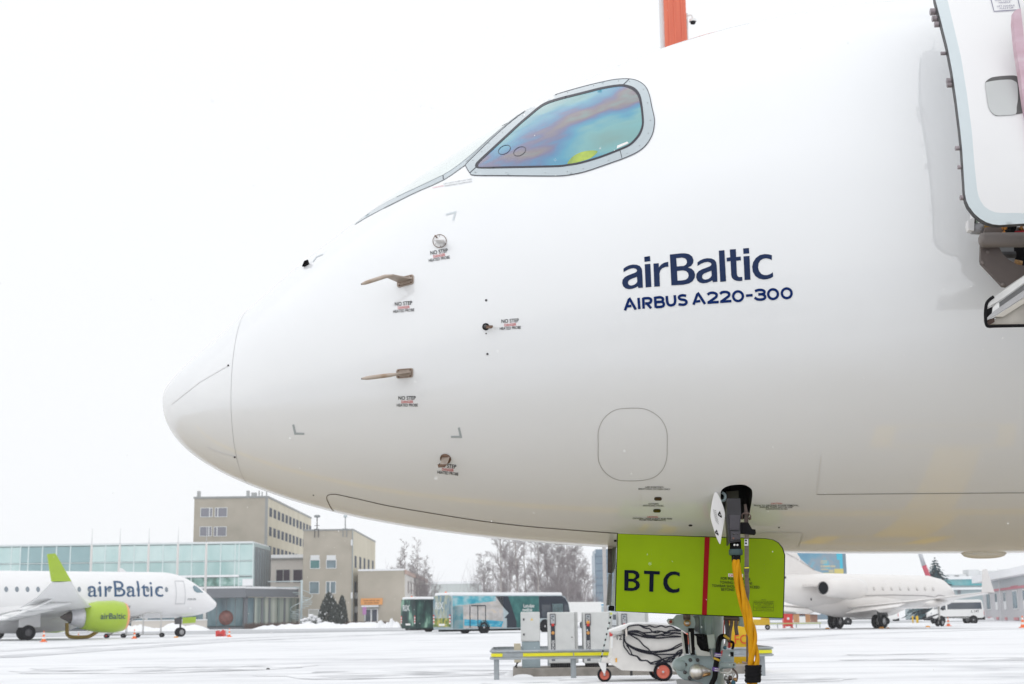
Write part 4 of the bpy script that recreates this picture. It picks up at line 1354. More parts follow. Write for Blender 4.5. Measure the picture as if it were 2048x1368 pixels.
mb.add(A_ + [a - NRM * .05 for a in A_], [(i, i + 1, len(A_) + i + 1, len(A_) + i) for i in range(len(A_) - 1)], True)
mb.build('door_rim', mat('rim_dark', (.05, .05, .055), .5, var=.2), dr, True)
lm_ = on_skin([[dedge + [(2235, 420), (2252, 395), (2258, 340), (2225, -250)]]], 0.0, 20, SH - NRM * .05, None, True)
lm_.build('door_lining', mat('lining_white', (.82, .82, .82), .6, var=.04), dr, True)
win = [Z(x, y, 5.26, 1840, 0) for x, y in ((685, 880), (705, 848), (735, 828), (770, 814), (870, 802), (970, 797), (1010, 803), (1030, 825), (1050, 940), (1075, 1100), (1080, 1180), (1060, 1196), (950, 1210), (820, 1220), (785, 1212), (752, 1186), (728, 1145), (713, 1100), (697, 980))]
win = catmull(win, 3, True)
wn = on_skin([[win]], 0.003, 10, SH).build('door_window', mat('window_recess', (.10, .10, .10), .4, var=.05), dr, True)
pane = [Z(x, y, 5.26, 1840, 0) for x, y in ((686, 884), (720, 866), (770, 856), (860, 846), (950, 843), (985, 855), (1018, 880), (1026, 940), (1028, 1050), (1015, 1130), (1005, 1204), (900, 1216), (820, 1220), (785, 1212), (752, 1186), (728, 1145), (713, 1100), (697, 980))]
on_skin([[catmull(pane, 3, True)]], 0.005, 10, SH).build('shade', mat('shade_grey', (.52, .54, .54), .35, coat=.6, var=.03), wn, True)
pc_ = [(1980, -10), (2034, -10), (2040, 20), (1988, 23.5)]
fs_ = lambda x, y: skin(x, y, .004, SH)
mb = MB()
line_on_skin(mb, [(1981, -3), (1988, 23.7), (2040.5, 20.2), (2035, -3)], 1.3, .004, False, SH)
for b_, x, y, w_ in (('FLAP CLOSE', 2007, .5, 34), ('HANDLE', 2009, 5.5, 23), ('LIFT HANDLE', 2011.5, 12.6, 35), ('FULLY UP', 2013, 17.2, 27)):
    vs_, f2 = glyphs(b_)
    x0, x1 = min(v.x for v in vs_), max(v.x for v in vs_)
    q_ = w_ / (x1 - x0)
    mb.add([fs_(x + (v.x - (x0 + x1) / 2) * q_, y - (v.x - (x0 + x1) / 2) * q_ * .06 - (v.y - .34) * 4.4) for v in vs_], f2)
mb.build('door_print', mat('placard_ink', (.12, .11, .22), .5, var=0), dr, True)
for x, y, r_ in ((1868, 8, .020), (1872, 22, .017), (1877, 34, .016), (1890, 93, .010), (1902, 150, .016), (1903, 158, .014), (1920, 288, .012), (1925, 327, .011), (1930, 390, .013)):
    p_ = skin(x + 3, y, -.05, SH)
    MB().tube([p_ - AX * .025, p_ + AX * .03], r_, 10).build('latch', mat('latch_mauve', (.30, .26, .28), .4, metal=.4, var=.2), dr, True)
# the doorway it was swung from
dw = catmull([(2300, -180), (2330, 100), (2342, 300), (2350, 380), (2372, 420), (2420, 436), (2560, 430), (2625, 422), (2650, 400), (2656, 350), (2640, 120), (2600, -190), (2560, -235), (2440, -240), (2330, -225)], 4, True)
dwo = on_skin([[dw]], 0.004, 20, None, None, True)
apart('doorway', dwo, mat('doorway_dim', (.06, .062, .068), .7, var=.3, scale=1.5))
apart('doorway_frame', line_on_skin(MB(), dw, 16, .012, True, None, 14), FRAMEG)
# hinge mechanism under the door
K = lambda x, y, d=1.95: pl(1900 + x / 4.885, 400 + y / 4.885, d)
arm = apart('hinge_arm', MB().slab([K(x, y) for x, y in ((288, 452), (296, 440), (455, 440), (462, 470), (500, 540), (560, 598), (640, 642), (740, 662), (1200, 690), (1200, 700), (723, 735), (540, 858), (498, 852), (290, 630), (284, 600))], NRM * .03), mat('arm_brown', (.115, .092, .085), .5, var=.08, scale=14), 'dark brown hinge arm below the open door')
for x, y in ((308, 463), (318, 612), (515, 828), (370, 506)):
    MB().lathe([(0, .010), (.004, .010), (.005, .006), (.005, .001)], K(x, y, 1.98), NRM, 12).build('bolt', mat('arm_bolt', (.2, .17, .16), .4, metal=.4, var=.1), arm, True)
pad = MB().tube([K(285, 392, 2.02), K(300, 392, 2.02), K(330, 392, 2.02), K(1200, 385, 2.02)], [.02, .036, .040, .040], 14).build('pad', mat('pad_taupe', (.20, .175, .165), .6, var=.06), arm, True)
MB().slab([K(x, y, 1.94) for x, y in ((330, 285), (723, 285), (1200, 280), (1200, 370), (310, 350))], NRM * .04).build('shroud', mat('shroud_brown', (.17, .14, .13), .6, var=.08), arm, True)
MB().slab([K(x, y, 1.93) for x, y in ((330, 245), (510, 245), (510, 285), (325, 285))], NRM * .03).build('cover_strip', mat('strip_ochre', (.30, .17, .04), .5, var=.2), arm, True)
for pts, r_, m_ in (([(510, 270), (540, 265), (545, 320), (520, 330)], .012, mat('strap_orange', (.5, .2, .03), .5, var=.2)), ([(560, 260), (640, 255), (600, 300), (540, 325)], .02, BLACK), ([(610, 318), (723, 312), (900, 310)], .008, mat('cord_red', (.5, .01, .03), .5, var=0)),
                    ([(690, 290), (723, 240), (800, 235)], .012, mat('strap_orange', (.5, .2, .03))), ([(700, 270), (760, 262)], .012, WHITE)):
    MB().tube([K(x, y, 1.99) for x, y in pts], r_, 8).build('strap', m_, arm, True)
br = MB().slab([K(x, y, 1.9) for x, y in ((200, 105), (214, 110), (206, 328), (160, 318), (150, 270), (152, 225), (195, 205))], NRM * .06).build('bracket', PAINT2, arm, True)
MB().tube([K(205, 280, 1.92), K(335, 285, 1.92)], .030, 14).build('roller', mat('roller_grey', (.33, .33, .35), .4, var=.08), br, True)
for pts, m_ in (([(215, 120), (232, 125), (245, 200), (235, 238), (215, 235)], DKGREY), ([(240, 150), (300, 190), (262, 235), (245, 235)], mat('lug_green', (.35, .42, .36), .5, var=.1)), ([(275, 235), (330, 200), (345, 245), (300, 245)], STEEL)):
    MB().slab([K(x, y, 1.91) for x, y in pts], NRM * .02).build('fitting', m_, br, True)
MB().slab([K(x, y, 1.80) for x, y in ((455, 430), (620, 430), (640, 640), (470, 560))], -NRM * .02).build('backplate', mat('back_grey', (.30, .31, .33), .5, var=.05), arm, True)
MB().slab([K(x, y, 1.80) for x, y in ((620, 430), (1200, 430), (1200, 700), (640, 645))], -NRM * .02).build('backplate', BLACK, arm, True)
MB().tube([K(490, 535, 1.85), K(640, 535, 1.85)], .018, 10).build('roller', DKGREY, arm, True)
MB().tube([K(630, 610, 1.88), K(700, 625, 1.88)], .018, 8).build('fitting', BRASS, arm, True)

# ------------------------------------------------------------------ boarding stairs reaching in from the right
st = thing('boarding_stairs', 'white boarding stairs with black rubber bumper at the right edge, under the open door', 'stairs', (4.4, 6.9, 0))
DS = 2.35
J = lambda x, y, d=DS: pl(1900 + x / 4.885, 400 + y / 4.885, d)
def spoly(pts, d, th, name, m_, parent=st):
    return MB().slab([J(x, y, d) for x, y in pts], -NRM * th).build(name, m_, parent, True)
STW = mat('stairs_white', (.66, .66, .65), .4, var=.12, scale=8)
STB = mat('stairs_beige', (.40, .375, .335), .55, var=.2, scale=7)
spoly([(358, 1018), (415, 958), (723, 742), (1500, 200), (1500, 270), (723, 812), (480, 985), (364, 1052)], DS, .05, 'handrail', STW)
spoly([(352, 1160), (370, 1172), (723, 950), (1500, 480), (1500, 400), (723, 885), (430, 1085)], DS, .05, 'stringer', mat('stringer_grey', (.42, .42, .43), .45, var=.1))
spoly([(480, 1000), (723, 825), (1500, 290), (1500, 395), (723, 880), (480, 1050)], DS - .03, .02, 'side_panel', mat('stair_panel_grey', (.23, .23, .235), .5, var=.1))
spoly([(418, 1050), (455, 1005), (482, 1005), (482, 1055), (410, 1108)], DS - .01, .03, 'light_unit', WHITE)
spoly([(400, 1205), (455, 1150), (723, 985), (1500, 520), (1500, 1212), (390, 1212)], DS - .02, .03, 'side_plate', STB)
spoly([(440, 1140), (723, 955), (1500, 485), (1500, 540), (723, 1010), (520, 1140)], DS, .03, 'beam', mat('beam_beige', (.50, .47, .42), .5, var=.1))
bump = catmull([(425, 945), (385, 975), (358, 1012), (347, 1080), (347, 1160), (355, 1212), (378, 1235), (470, 1232), (900, 1224), (1500, 1212)], 4)
MB().tube([J(x, y, DS) for x, y in bump], .008, 8).build('bumper', BLACK, st, True)
spoly([(352, 1070), (418, 1040), (410, 1110), (360, 1160)], DS - .015, .03, 'bumper_block', BLACK)
spoly([(358, 1175), (432, 1150), (436, 1190), (380, 1225)], DS - .015, .03, 'bumper_block', mat('block_rust', (.07, .04, .03), .7, var=.3))
mb = MB()
PINK = ramp_mat('faded_pink_foam', [(0.35, (.58, .40, .46)), (0.55, (.63, .46, .53)), (0.7, (.68, .55, .60))], scale=3, rough=.8, stretch=(1, 1, 5))
pk = [(2023, 30), (2029.5, 26), (2036, 25), (2041, 70), (2047, 150), (2055, 250), (2063, 380), (2052, 380), (2046, 238), (2036, 164), (2026, 99), (2021.5, 50)]
MB().slab([pl(x, y, 2.25) for x, y in pk], NRM * .05).build('foam_guard', PINK, st, True)
MB().slab([pl(x, y, 2.22) for x, y in ((2038, 22), (2050, 10), (2120, 10), (2120, 600), (2080, 400), (2055, 240), (2046, 150), (2041, 70))], NRM * .03).build('canopy_side', WHITE, st, True)
pA, pB = J(1490, 1120, DS), J(3600, 1120, DS)
MB().slab([pA, pB, pB - V((0, 0, .12)), pA - V((0, 0, .12))], -NRM * -1.3).build('platform', mat('platform_grey', (.34, .34, .35), .6, var=.1), st, True)
for q_ in (0, 1.25):
    MB().tube([pA + NRM * q_, pA + NRM * q_ + V((0, 0, 1.05)), pB + NRM * q_ + V((0, 0, 1.05)), pB + NRM * q_], .03, 8).build('guard', STW, st, True)
    for p_ in (pB,):
        MB().tube([p_ + NRM * q_, V((p_.x + NRM.x * q_, p_.y + NRM.y * q_, 0))], .05, 8).build('leg', STB, st, True)
MB().slab([pl(x, y, 2.19) for x, y in ((2060, -150), (2420, -150), (2420, 600), (2120, 600))], NRM * .03).build('canopy_side', WHITE, st, True)

# ------------------------------------------------------------------ ground power cable plugged into the aircraft
d0 = bd + 0.03
pw = thing('ground_power_cable', 'thick yellow twisted power cable with black plug hanging from the airliner belly', 'cable', (1.4, 8.4, 0))
Q = lambda x, y, d=d0: pl(*Z(x, y, 6.84, 1380, 950), d)
plug = MB().slab([Q(x, y, d0 + .06) for x, y in ((505, 320), (688, 320), (700, 540), (690, 640), (688, 780), (690, 905), (545, 925), (525, 960), (520, 800), (505, 600))], -NRM * .12).build('plug', mat('plug_black', (.025, .024, .03), .45, var=.25, scale=10), pw, True)
MB().slab([Q(x, y, d0 + .075) for x, y in ((542, 545), (685, 550), (672, 745), (548, 750))], -NRM * .03).build('plug_face', mat('plug_face', (.05, .046, .058), .4, var=.2), plug, True)
MB().slab([Q(x, y, d0 + .08) for x, y in ((560, 770), (688, 775), (690, 870), (560, 900))], -NRM * .03).build('switch_box', mat('plug_face', (.05, .046, .058)), plug, True)
for x, y, m_ in ((597, 805, DKGREY), (655, 808, DKGREY), (592, 866, mat('button_brown', (.16, .08, .06), .4, var=0)), (607, 957, WHITE), (648, 958, WHITE)):
    MB().lathe([(0, .006), (.008, .006), (.009, .003), (.009, .0005)], Q(x, y, d0 + .08), NRM, 10).build('button', m_, plug, True)
MB().tube([Q(618, 890, d0), Q(622, 1010, d0), Q(622, 1020, d0)], [.034, .034, .030], 16).build('boot', BLACK, plug, True)
MB().lathe([(0, .038), (-.008, .041), (-.03, .041), (-.036, .036)], Q(624, 1015, d0), UPZ, 20).build('collar', mat('collar_teal', (.05, .10, .105), .5, var=.15), plug, True)
MB().tube([Q(628, 1075, d0), Q(632, 1190, d0 + .01), Q(636, 1215, d0 + .01)], [.027, .026, .022], 14).build('sleeve', BLACK, plug, True)
z4 = lambda x, y: Z(x, y, 3.273, 1200, 950)
path = [z4(891, 560), z4(893, 590), z4(905, 690), z4(920, 760), z4(942, 850), z4(968, 940), z4(988, 1030), z4(1002, 1110), z4(1008, 1190), z4(1005, 1260), z4(1000, 1330), z4(996, 1400), z4(990, 1500), z4(985, 1600)]
cp = catmull(path, 6)
rads = [0.9] * len(cp)
for k in range(5):
    pts = []
    for i, (x, y) in enumerate(cp):
        t = i / (len(cp) - 1)
        a = 2 * PI * k / 5 + t * 11.0 + .5 * math.sin(t * 9 + k * 2.1)
        r_ = .011 + .009 * min(1, t * 3) + .002 * math.sin(t * 17 + k)
        p_ = pl(x, y, d0 + .03)
        pts.append(p_ + AX * math.cos(a) * r_ + NRM * math.sin(a) * r_)
    MB().tube(pts, [.0105 + .0015 * ((k * 7) % 3) + .001 * min(1, i / 20) for i in range(len(pts))], 10).build('strand', YEL, pw, True)
wrap = MB()
for k in range(7):
    x, y = z4(1003, 1243 + k * 15)
    p_ = pl(x - k * .15, y, d0 + .03)
    wrap.lathe([(.0, .045 + .003 * math.sin(k * 2)), (-.006, .049 + .002 * math.cos(k * 3)), (-.016, .046), (-.022, .044)], p_, V((.08 * math.sin(k), 0, 1)), 16)
wrap.build('tape_wrap', BLACK, pw, True)
MB().slab([pl(x, y, d0 + .05) for x, y in (z4(1030, 1245), z4(1044, 1250), z4(1036, 1275), z4(1028, 1290))], NRM * .01).build('tape_end', BLACK, pw, True)
# webbing strap with a handle beside the plug
ws = thing('hanging_strap', 'worn grey webbing strap with black handle hanging beside the yellow cable', 'strap', (1.5, 8.4, 0))
d1 = d0 + .02
STRAP = mat('webbing_grey_brown', (.15, .125, .11), .8, var=.15, scale=60)
def wpoly(pts, d, th, name, m_, f=Q):
    return MB().slab([f(x, y, d) for x, y in pts], -NRM * th).build(name, m_, ws, True)
wpoly([(740, 400), (770, 395), (795, 520), (800, 660), (745, 660), (745, 540)], d1, .02, 'bracket', mat('bracket_brown', (.09, .065, .055), .5, metal=.3, var=.2))
MB().tube([Q(x, y, d1 + .02) for x, y in ((712, 610), (710, 540), (735, 522), (805, 522), (828, 560), (825, 610))], .0045, 8).build('shackle', mat('shackle_brown', (.14, .10, .09), .4, metal=.5, var=.2), ws, True)
MB().tube([Q(x, y, d1 + .02) for x, y in ((800, 600), (832, 590))], .008, 8).build('bolt', mat('bracket_brown', (.09, .065, .055)), ws, True)
wpoly([(698, 645), (800, 650), (850, 740), (895, 745), (902, 800), (890, 818), (700, 800)], d1 + .02, .05, 'handle', BLACK)
wpoly([(746, 800), (805, 800), (806, 1180), (802, 1368), (744, 1368), (748, 1100)], d1 + .015, .004, 'webbing', STRAP)
wpoly([(745, 878), (795, 878), (797, 968), (745, 968)], d1 + .022, .005, 'buckle_plate', STEEL)
for y in (896, 934):
    MB().lathe([(0, .006), (.002, .006), (.002, .0005)], Q(766, y, d1 + .024), NRM, 10).build('eyelet', BLACK, ws, True)
wpoly([(740, 1250), (812, 1250), (810, 1330), (740, 1325)], d1 + .024, .014, 'clasp', mat('clasp_dark', (.08, .07, .065), .5, var=.15))
wpoly([(746, 1262), (808, 1260), (808, 1276), (746, 1278)], d1 + .026, .002, 'tag', YELB)
zz = lambda x, y, d: pl(*z4(x, y), d)
wpoly([(945, 625), (973, 625), (975, 700), (980, 760), (968, 900), (972, 1100), (968, 1232), (956, 1232), (958, 1000), (955, 800), (948, 700)], d1 + .0, .004, 'webbing', STRAP, zz)
MB().tube([zz(968, 1228, d1), zz(955, 1230, d1 + .01), zz(930, 1225, d1 + .01)], .006, 8).build('hook', mat('hook_tan', (.3, .22, .18), .5, var=.2), ws, True)
# ------------------------------------------------------------------ helpers for the far field
def solveY(px, py, X):
    d = ray(px, py)
    return X * d.y / d.x
def tower_box(name, px0, px1, ptop, pside, D, mt, parent, side_top=None):
    """axis aligned block: front face at Y = D between two photograph columns, right side running back to column pside"""
    x0, x1 = at(px0, ptop, D).x, at(px1, ptop, D).x
    zt = at(px1, ptop, D).z
    Yb = solveY(pside, ptop + 20, x1) if pside else D + 20
    MB().boxb(x0, x1, D, Yb, 0, zt).build(name, mt, parent, True)
    return x0, x1, zt, Yb
def ring_front(mb, x0, x1, z0, z1, y, w=.12, t=.08):
    mb.boxb(x0 - w, x1 + w, y - t, y, z1, z1 + w)
    mb.boxb(x0 - w, x1 + w, y - t, y, z0 - w, z0)
    mb.boxb(x0 - w, x0, y - t, y, z0, z1)
    mb.boxb(x1, x1 + w, y - t, y, z0, z1)
    return mb
def win_front(parent, px0, py0, px1, py1, D, fm, gm, mull=None, name='window', lower=None):
    a, b = at(px0, py1, D), at(px1, py0, D)
    mb = ring_front(MB(), a.x, b.x, a.z, b.z, D, .10, .10)
    if mull is not None:
        xm = a.x + (b.x - a.x) * mull
        mb.boxb(xm - .09, xm + .09, D - .10, D - .021, a.z, b.z)
    o = mb.build(name, fm, parent, True)
    MB().boxb(a.x, b.x, D - .02, D + .05, a.z, b.z).build('pane', gm, o, True)
    return o
def win_side(parent, X, y0, y1, z0, z1, fm, gm, name='window'):
    mb = MB()
    w, t = .04, .05
    mb.boxb(X, X + t, y0 - w, y1 + w, z1, z1 + w).boxb(X, X + t, y0 - w, y1 + w, z0 - w, z0).boxb(X, X + t, y0 - w, y0, z0, z1).boxb(X, X + t, y1, y1 + w, z0, z1)
    o = mb.build(name, fm, parent, True)
    MB().boxb(X - .05, X + .02, y0, y1, z0, z1).build('pane', gm, o, True)
    return o
def wall_between(name, a, b, z0, z1, th, mt, parent):
    a, b = V((a[0], a[1], 0)), V((b[0], b[1], 0))
    d = (b - a).normalized()
    n = V((-d.y, d.x, 0)) * th
    mb = MB()
    vs_ = [(p_.x, p_.y, z) for z in (z0, z1) for p_ in (a, b, b + n, a + n)]
    mb.add(vs_, [(0, 3, 2, 1), (4, 5, 6, 7), (0, 1, 5, 4), (1, 2, 6, 5), (2, 3, 7, 6), (3, 0, 4, 7)])
    return mb.build(name, mt, parent, True)

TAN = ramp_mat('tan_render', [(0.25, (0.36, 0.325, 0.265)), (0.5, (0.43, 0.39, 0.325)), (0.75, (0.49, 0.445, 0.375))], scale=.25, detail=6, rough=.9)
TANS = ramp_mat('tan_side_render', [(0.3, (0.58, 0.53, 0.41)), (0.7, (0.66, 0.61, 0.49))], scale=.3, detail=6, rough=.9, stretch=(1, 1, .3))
ROOFG = mat('roof_trim_grey', (.30, .31, .31), .6, var=.05)
FRW = mat('window_frame_white', (.72, .73, .74), .5, var=.03)
FRG = mat('window_frame_grey', (.30, .30, .30), .6, var=.05)
GL1 = mat('office_glass', (.055, .07, .10), .12, var=.35, scale=.8, spec=.8)
GL2 = mat('office_glass_blue', (.13, .19, .22), .12, var=.3, scale=.5, spec=.8)
GLS = mat('slit_glass', (.05, .065, .095), .6, var=.3, scale=.8, spec=.1)
BLIND = mat('blind_grey', (.22, .22, .26), .4, var=.1)

# ------------------------------------------------------------------ tall office block
D = 262.0
ob = thing('office_block', 'tall tan office block with rows of narrow windows along its side, behind the glass terminal', 'building', (at(462, 1000, D).x, D, 0))
x0, x1, zt, Yb = tower_box('wall', 389, 535, 995.5, 622, D, TAN, ob)
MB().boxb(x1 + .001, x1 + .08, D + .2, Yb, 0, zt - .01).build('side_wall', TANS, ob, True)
MB().boxb(x0 - .15, x1 + .2, D - .15, D + .6, zt, zt + .35).boxb(x1 - .3, x1 + .2, D + .6, Yb, zt, zt + .35).build('parapet', ROOFG, ob, True)
MB().boxb(x0 + .3, x1 - .4, D + .7, Yb - .3, zt, zt + .3).build('roof_snow', SNOW, ob, True)
MB().boxb(x1 - .4, x1 + .09, D - .03, D + .2, 0, zt).build('corner_trim', ROOFG, ob, True)
z6b = lambda x, y: Z(x, y, 7.877, 380, 970)
for (xa, ya, xb, yb_, mu) in ((172, 366, 350, 500, .78), (398, 362, 582, 498, .22), (158, 662, 338, 802, .78), (378, 662, 570, 802, .25)):
    a, b = z6b(xa, ya), z6b(xb, yb_)
    win_front(ob, a[0], a[1], b[0], b[1], D, FRW, BLIND, mu)
a0 = solveY(540.3, 1025, x1)
a1 = solveY(619.5, 1052, x1)
rowz = []
for yt, yb_ in ((365, 500), (665, 802), (965, 1100)):
    t_, b_ = z6b(1262, yt), z6b(1262, yb_)
    rowz.append((at(b_[0], b_[1], a0).z, at(t_[0], t_[1], a0).z))
sp = (a1 - a0) / 11
for z0, z1 in rowz:
    for k in range(12):
        y = a0 + sp * k
        win_side(ob, x1 + .08, y - sp * .30, y + sp * .30, z0, z1, FRG, GLS)
for px, top, w in ((399, 983, .5), (497, 982, .45), (509, 986, .9), (519, 982, .06), (525, 984, .06), (534, 980, .06)):
    p_ = at(px, 996, D + 3)
    MB().boxb(p_.x - w / 2, p_.x + w / 2, D + 2, D + 3, zt + .2, at(px, top, D + 3).z).build('rooftop_unit', mat('unit_grey', (.35, .36, .36), .6, var=.1), ob, True)

# ------------------------------------------------------------------ small tan tower with mushroom antennas
D = 240.0
tb = thing('tan_tower', 'narrow four storey tan tower with two mushroom antennas on its roof', 'building', (at(656, 1100, D).x, D, 0))
x0, x1, zt, Yb = tower_box('wall', 607, 705, 1060.5, 750, D, TAN, tb)
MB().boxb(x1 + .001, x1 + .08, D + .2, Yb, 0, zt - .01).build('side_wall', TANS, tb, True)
MB().boxb(x0 - .1, x1 + .15, D - .12, D + .5, zt, zt + .25).boxb(x1 - .3, x1 + .15, D + .5, Yb, zt, zt + .25).build('parapet', ROOFG, tb, True)
MB().cyl((x1 + .05, D - .08, 0), (x1 + .05, D - .08, zt), .10, 8).build('downpipe', mat('pipe_grey', (.30, .33, .33), .5, var=.05), tb, True)
MB().boxb(x0 + .2, x1 - .3, D + .6, Yb - .3, zt, zt + .25).build('roof_snow', SNOW, tb, True)
z2b = lambda x, y: Z(x, y, 3.352, 380, 960)
for (xa, ya, xb, yb_, gm, mu) in ((808, 535, 868, 592, mat('glass_teal', (.07, .20, .20), .12, var=.2), None), (916, 535, 978, 590, GL2, None), (803, 684, 864, 760, GL2, None), (914, 683, 975, 758, GL2, .42), (797, 870, 860, 930, mat('curtain_pale', (.45, .45, .42), .6, var=.1), None)):
    a, b = z2b(xa, ya), z2b(xb, yb_)
    o = win_front(tb, a[0], a[1], b[0], b[1], D, FRW, gm, mu)
    if ya == 535:
        q0, q1 = at(a[0], a[1], D), at(b[0], a[1], D)
        MB().boxb(q0.x, q1.x, D - .06, D, q0.z - .1, q0.z + .75).build('shutter_box', FRW, o, True)
for xs, ya, yb_ in ((1106, 510, 588), (1138, 518, 594), (1166, 526, 600), (1194, 535, 602), (1222, 542, 600), (1104, 684, 765), (1104, 866, 950)):
    a, b = z2b(xs, ya), z2b(xs, yb_)
    Y_ = solveY(a[0], a[1], x1)
    win_side(tb, x1 + .08, Y_ - 1.4, Y_ + 1.4, at(b[0], b[1], Y_).z, at(a[0], a[1], Y_).z, FRG, GLS)
for px, kind in ((634, 0), (690.5, 1)):
    bx_ = at(px, 1060, D + .4).x
    top = at(px, 1034, D).z
    mb = MB().cyl((bx_, D + .4, zt), (bx_, D + .4, top), .09, 8)
    for s_ in (-.32, .32):
        mb.boxb(bx_ + s_ - .06, bx_ + s_ + .06, D - .14, D - .02, zt - 1.1, zt + .3)
    mb.boxb(bx_ - .38, bx_ + .38, D - .14, D + .4, zt + .2, zt + .3)
    an = mb.build('antenna', DKGREY if kind == 0 else mat('antenna_grey', (.25, .27, .28), .5, var=.1), tb, True)
    if kind == 0:
        MB().lathe([(-.1, .1), (0, .5), (.25, .55), (.38, .3), (.4, .001)], (bx_, D + .4, top), (0, 0, 1), 16).build('dish', mat('antenna_grey', (.25, .27, .28)), an, True)
        MB().cyl((bx_ - .4, D + .4, top - 1.4), (bx_ + .4, D + .4, top - 1.4), .05, 6).build('crossarm', DKGREY, an, True)
    else:
        MB().ball((bx_, D + .4, top + .2), .34, 14, 8).build('dome', mat('dome_pale', (.52, .58, .6), .4, var=.04), an, True)
for zz_, ya in ((0, 408), (0, 762)):
    p_ = at(*z2b(1085, ya + 12), D)
    MB().boxb(p_.x - .15, p_.x + .15, D - .25, D - .1, p_.z - .5, p_.z + .5).build('lamp', FRW, tb, True)
for ya in (775, 868):
    p_ = at(*z2b(1132, ya), D + 4)
    MB().boxb(x1 + .1, x1 + .7, D + 3, D + 4.5, p_.z - .5, p_.z + .5).build('air_conditioner', FRW, tb, True)

# ------------------------------------------------------------------ low tan building
D = 240.6
lb = thing('low_tan_building', 'low tan building with an orange sign over its door and a white slit windowed side', 'building', (at(765, 1150, D).x, D, 0))
x0, x1, zt, Yb = tower_box('wall', 716, 809.5, 1141, 854, D, TAN, lb)
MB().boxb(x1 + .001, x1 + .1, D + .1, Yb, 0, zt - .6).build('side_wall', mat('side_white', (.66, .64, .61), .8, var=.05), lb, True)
MB().boxb(x1 - .1, x1 + .25, D, Yb, zt - .6, zt + .1).build('fascia', mat('fascia_pink', (.47, .34, .29), .7, var=.1), lb, True)
MB().boxb(x0, x1 - .1, D - .1, Yb, zt, zt + .3).build('roof_snow', SNOW, lb, True)
ya = solveY(815, 1180, x1)
yb2 = solveY(851.5, 1185, x1)
zlo, zhi = at(815, 1186, ya).z, at(815, 1163, ya).z
for k in range(8):
    y = ya + (yb2 - ya) * k / 7
    win_side(lb, x1 + .1, y - .65, y + .65, zlo, zhi, mat('slit_frame_red', (.30, .17, .15), .6, var=.1), GLS)
a, b = at(721.6, 1210, D), at(765.4, 1196.3, D)
sg = MB().boxb(max(a.x, x0 + .1), b.x, D - .2, D - .02, a.z, b.z).build('sign', mat('sign_orange', (.72, .33, .10), .6, var=.04), lb, True)
tx = MB()
for k, w in ((0, .74), (1, .66)):
    zc = b.z - (b.z - a.z) * (.36 + .36 * k)
    xm = (a.x + b.x) / 2
    n_ = 22
    for i in range(n_):
        if (i * 7 + k * 3) % 9 == 4:
            continue
        xx = xm + (i - n_ / 2) / n_ * (b.x - a.x) * w
        tx.boxb(xx, xx + .10, D - .215, D - .2, zc - .09, zc + .09 + (.05 if i % 5 == 0 else 0))
tx.build('sign_lettering', mat('sign_brown', (.35, .14, .03), .6, var=0), sg, True)
a, b = at(731, 1243, D), at(754, 1219, D)
dm = ring_front(MB(), a.x, b.x, a.z, b.z, D, .18, .14)
dm.boxb((a.x + b.x) / 2 - .12, (a.x + b.x) / 2 + .12, D - .14, D - .02, a.z, b.z)
o = dm.build('door', FRW, lb, True)
MB().boxb(a.x, b.x, D - .02, D + .05, a.z, b.z).build('pane', GL1, o, True)
a, b = at(723, 1216, D), at(759, 1212, D)
aw = MB().boxb(a.x, b.x, D - 1.6, D - .03, a.z, a.z + .15).build('awning', ROOFG, lb, True)
MB().boxb(a.x + .1, b.x - .1, D - 1.5, D - .1, a.z + .15, a.z + .4).build('awning_snow', SNOW, aw, True)
p0 = gnd(729, 1257)
ps = thing('road_sign', 'small violet sign on a post by the door of the low tan building', 'sign', (at(729, 1230, 232).x, 232, 0))
MB().cyl((0, 0, 0), (0, 0, 3.3), .05, 6).build('post', GALV, ps)
MB().boxb(-.3, .3, -.12, -.06, 2.0, 3.2).build('plate', mat('sign_violet', (.45, .20, .45), .5, var=.03), ps)

# ------------------------------------------------------------------ white annex between the terminal and the tower
D = 262.0 - .5
wx = thing('white_annex', 'cream annex with dark wide windows and snowy flat roof between terminal and tan tower', 'building', (at(572, 1150, D).x, D, 0))
a, b = at(538, 1178, D), at(606.5, 1117.5, D)
MB().boxb(a.x, b.x, D - .4, D + .2, 0, b.z).build('wall', mat('annex_cream', (.60, .56, .52), .8, var=.04), wx, True)
MB().boxb(a.x, b.x + .2, D - .9, D + .1, b.z, b.z + .18).build('eave', ROOFG, wx, True)
MB().boxb(a.x, b.x + .2, D - .85, D + .1, b.z + .18, b.z + .75).build('roof_snow', SNOW, wx, True)
for (xa, xb) in ((553, 579), (587, 604.5)):
    win_front(wx, xa, 1140, xb, 1164, D - .4, FRG, mat('glass_wine', (.05, .03, .05), .15, var=.3, scale=.5), .52 if xa < 560 else None)

# ------------------------------------------------------------------ glass terminal
D = 232.0
gt = thing('glass_terminal', 'long glass fronted terminal with pale green upper storey, behind the left airliner', 'building', (at(250, 1100, D).x, D, 0))
xL, xR = at(-70, 1130, D).x, at(507.5, 1130, D).x
zT, zB1 = at(500, 1085.5, D).z, at(505, 1173, D).z
Ye = solveY(541, 1100, xR)
MB().boxb(xL, xR, D + .5, Ye, zB1, zT).build('core', mat('terminal_core', (.42, .50, .50), .7, var=.1), gt, True)
MB().boxb(xR + .002, xR + .12, D + 1.0, Ye, zB1 - .5, zT - .6).build('end_wall', mat('end_wall_grey', (.17, .19, .21), .5, var=.1), gt, True)
for k in range(5):
    y = D + 3 + k * (Ye - D - 4) / 5
    MB().boxb(xR + .12, xR + .2, y, y + .3, zB1, zT - .8).build('fin', mat('fin_grey', (.26, .31, .33), .5, var=.06), gt, True)
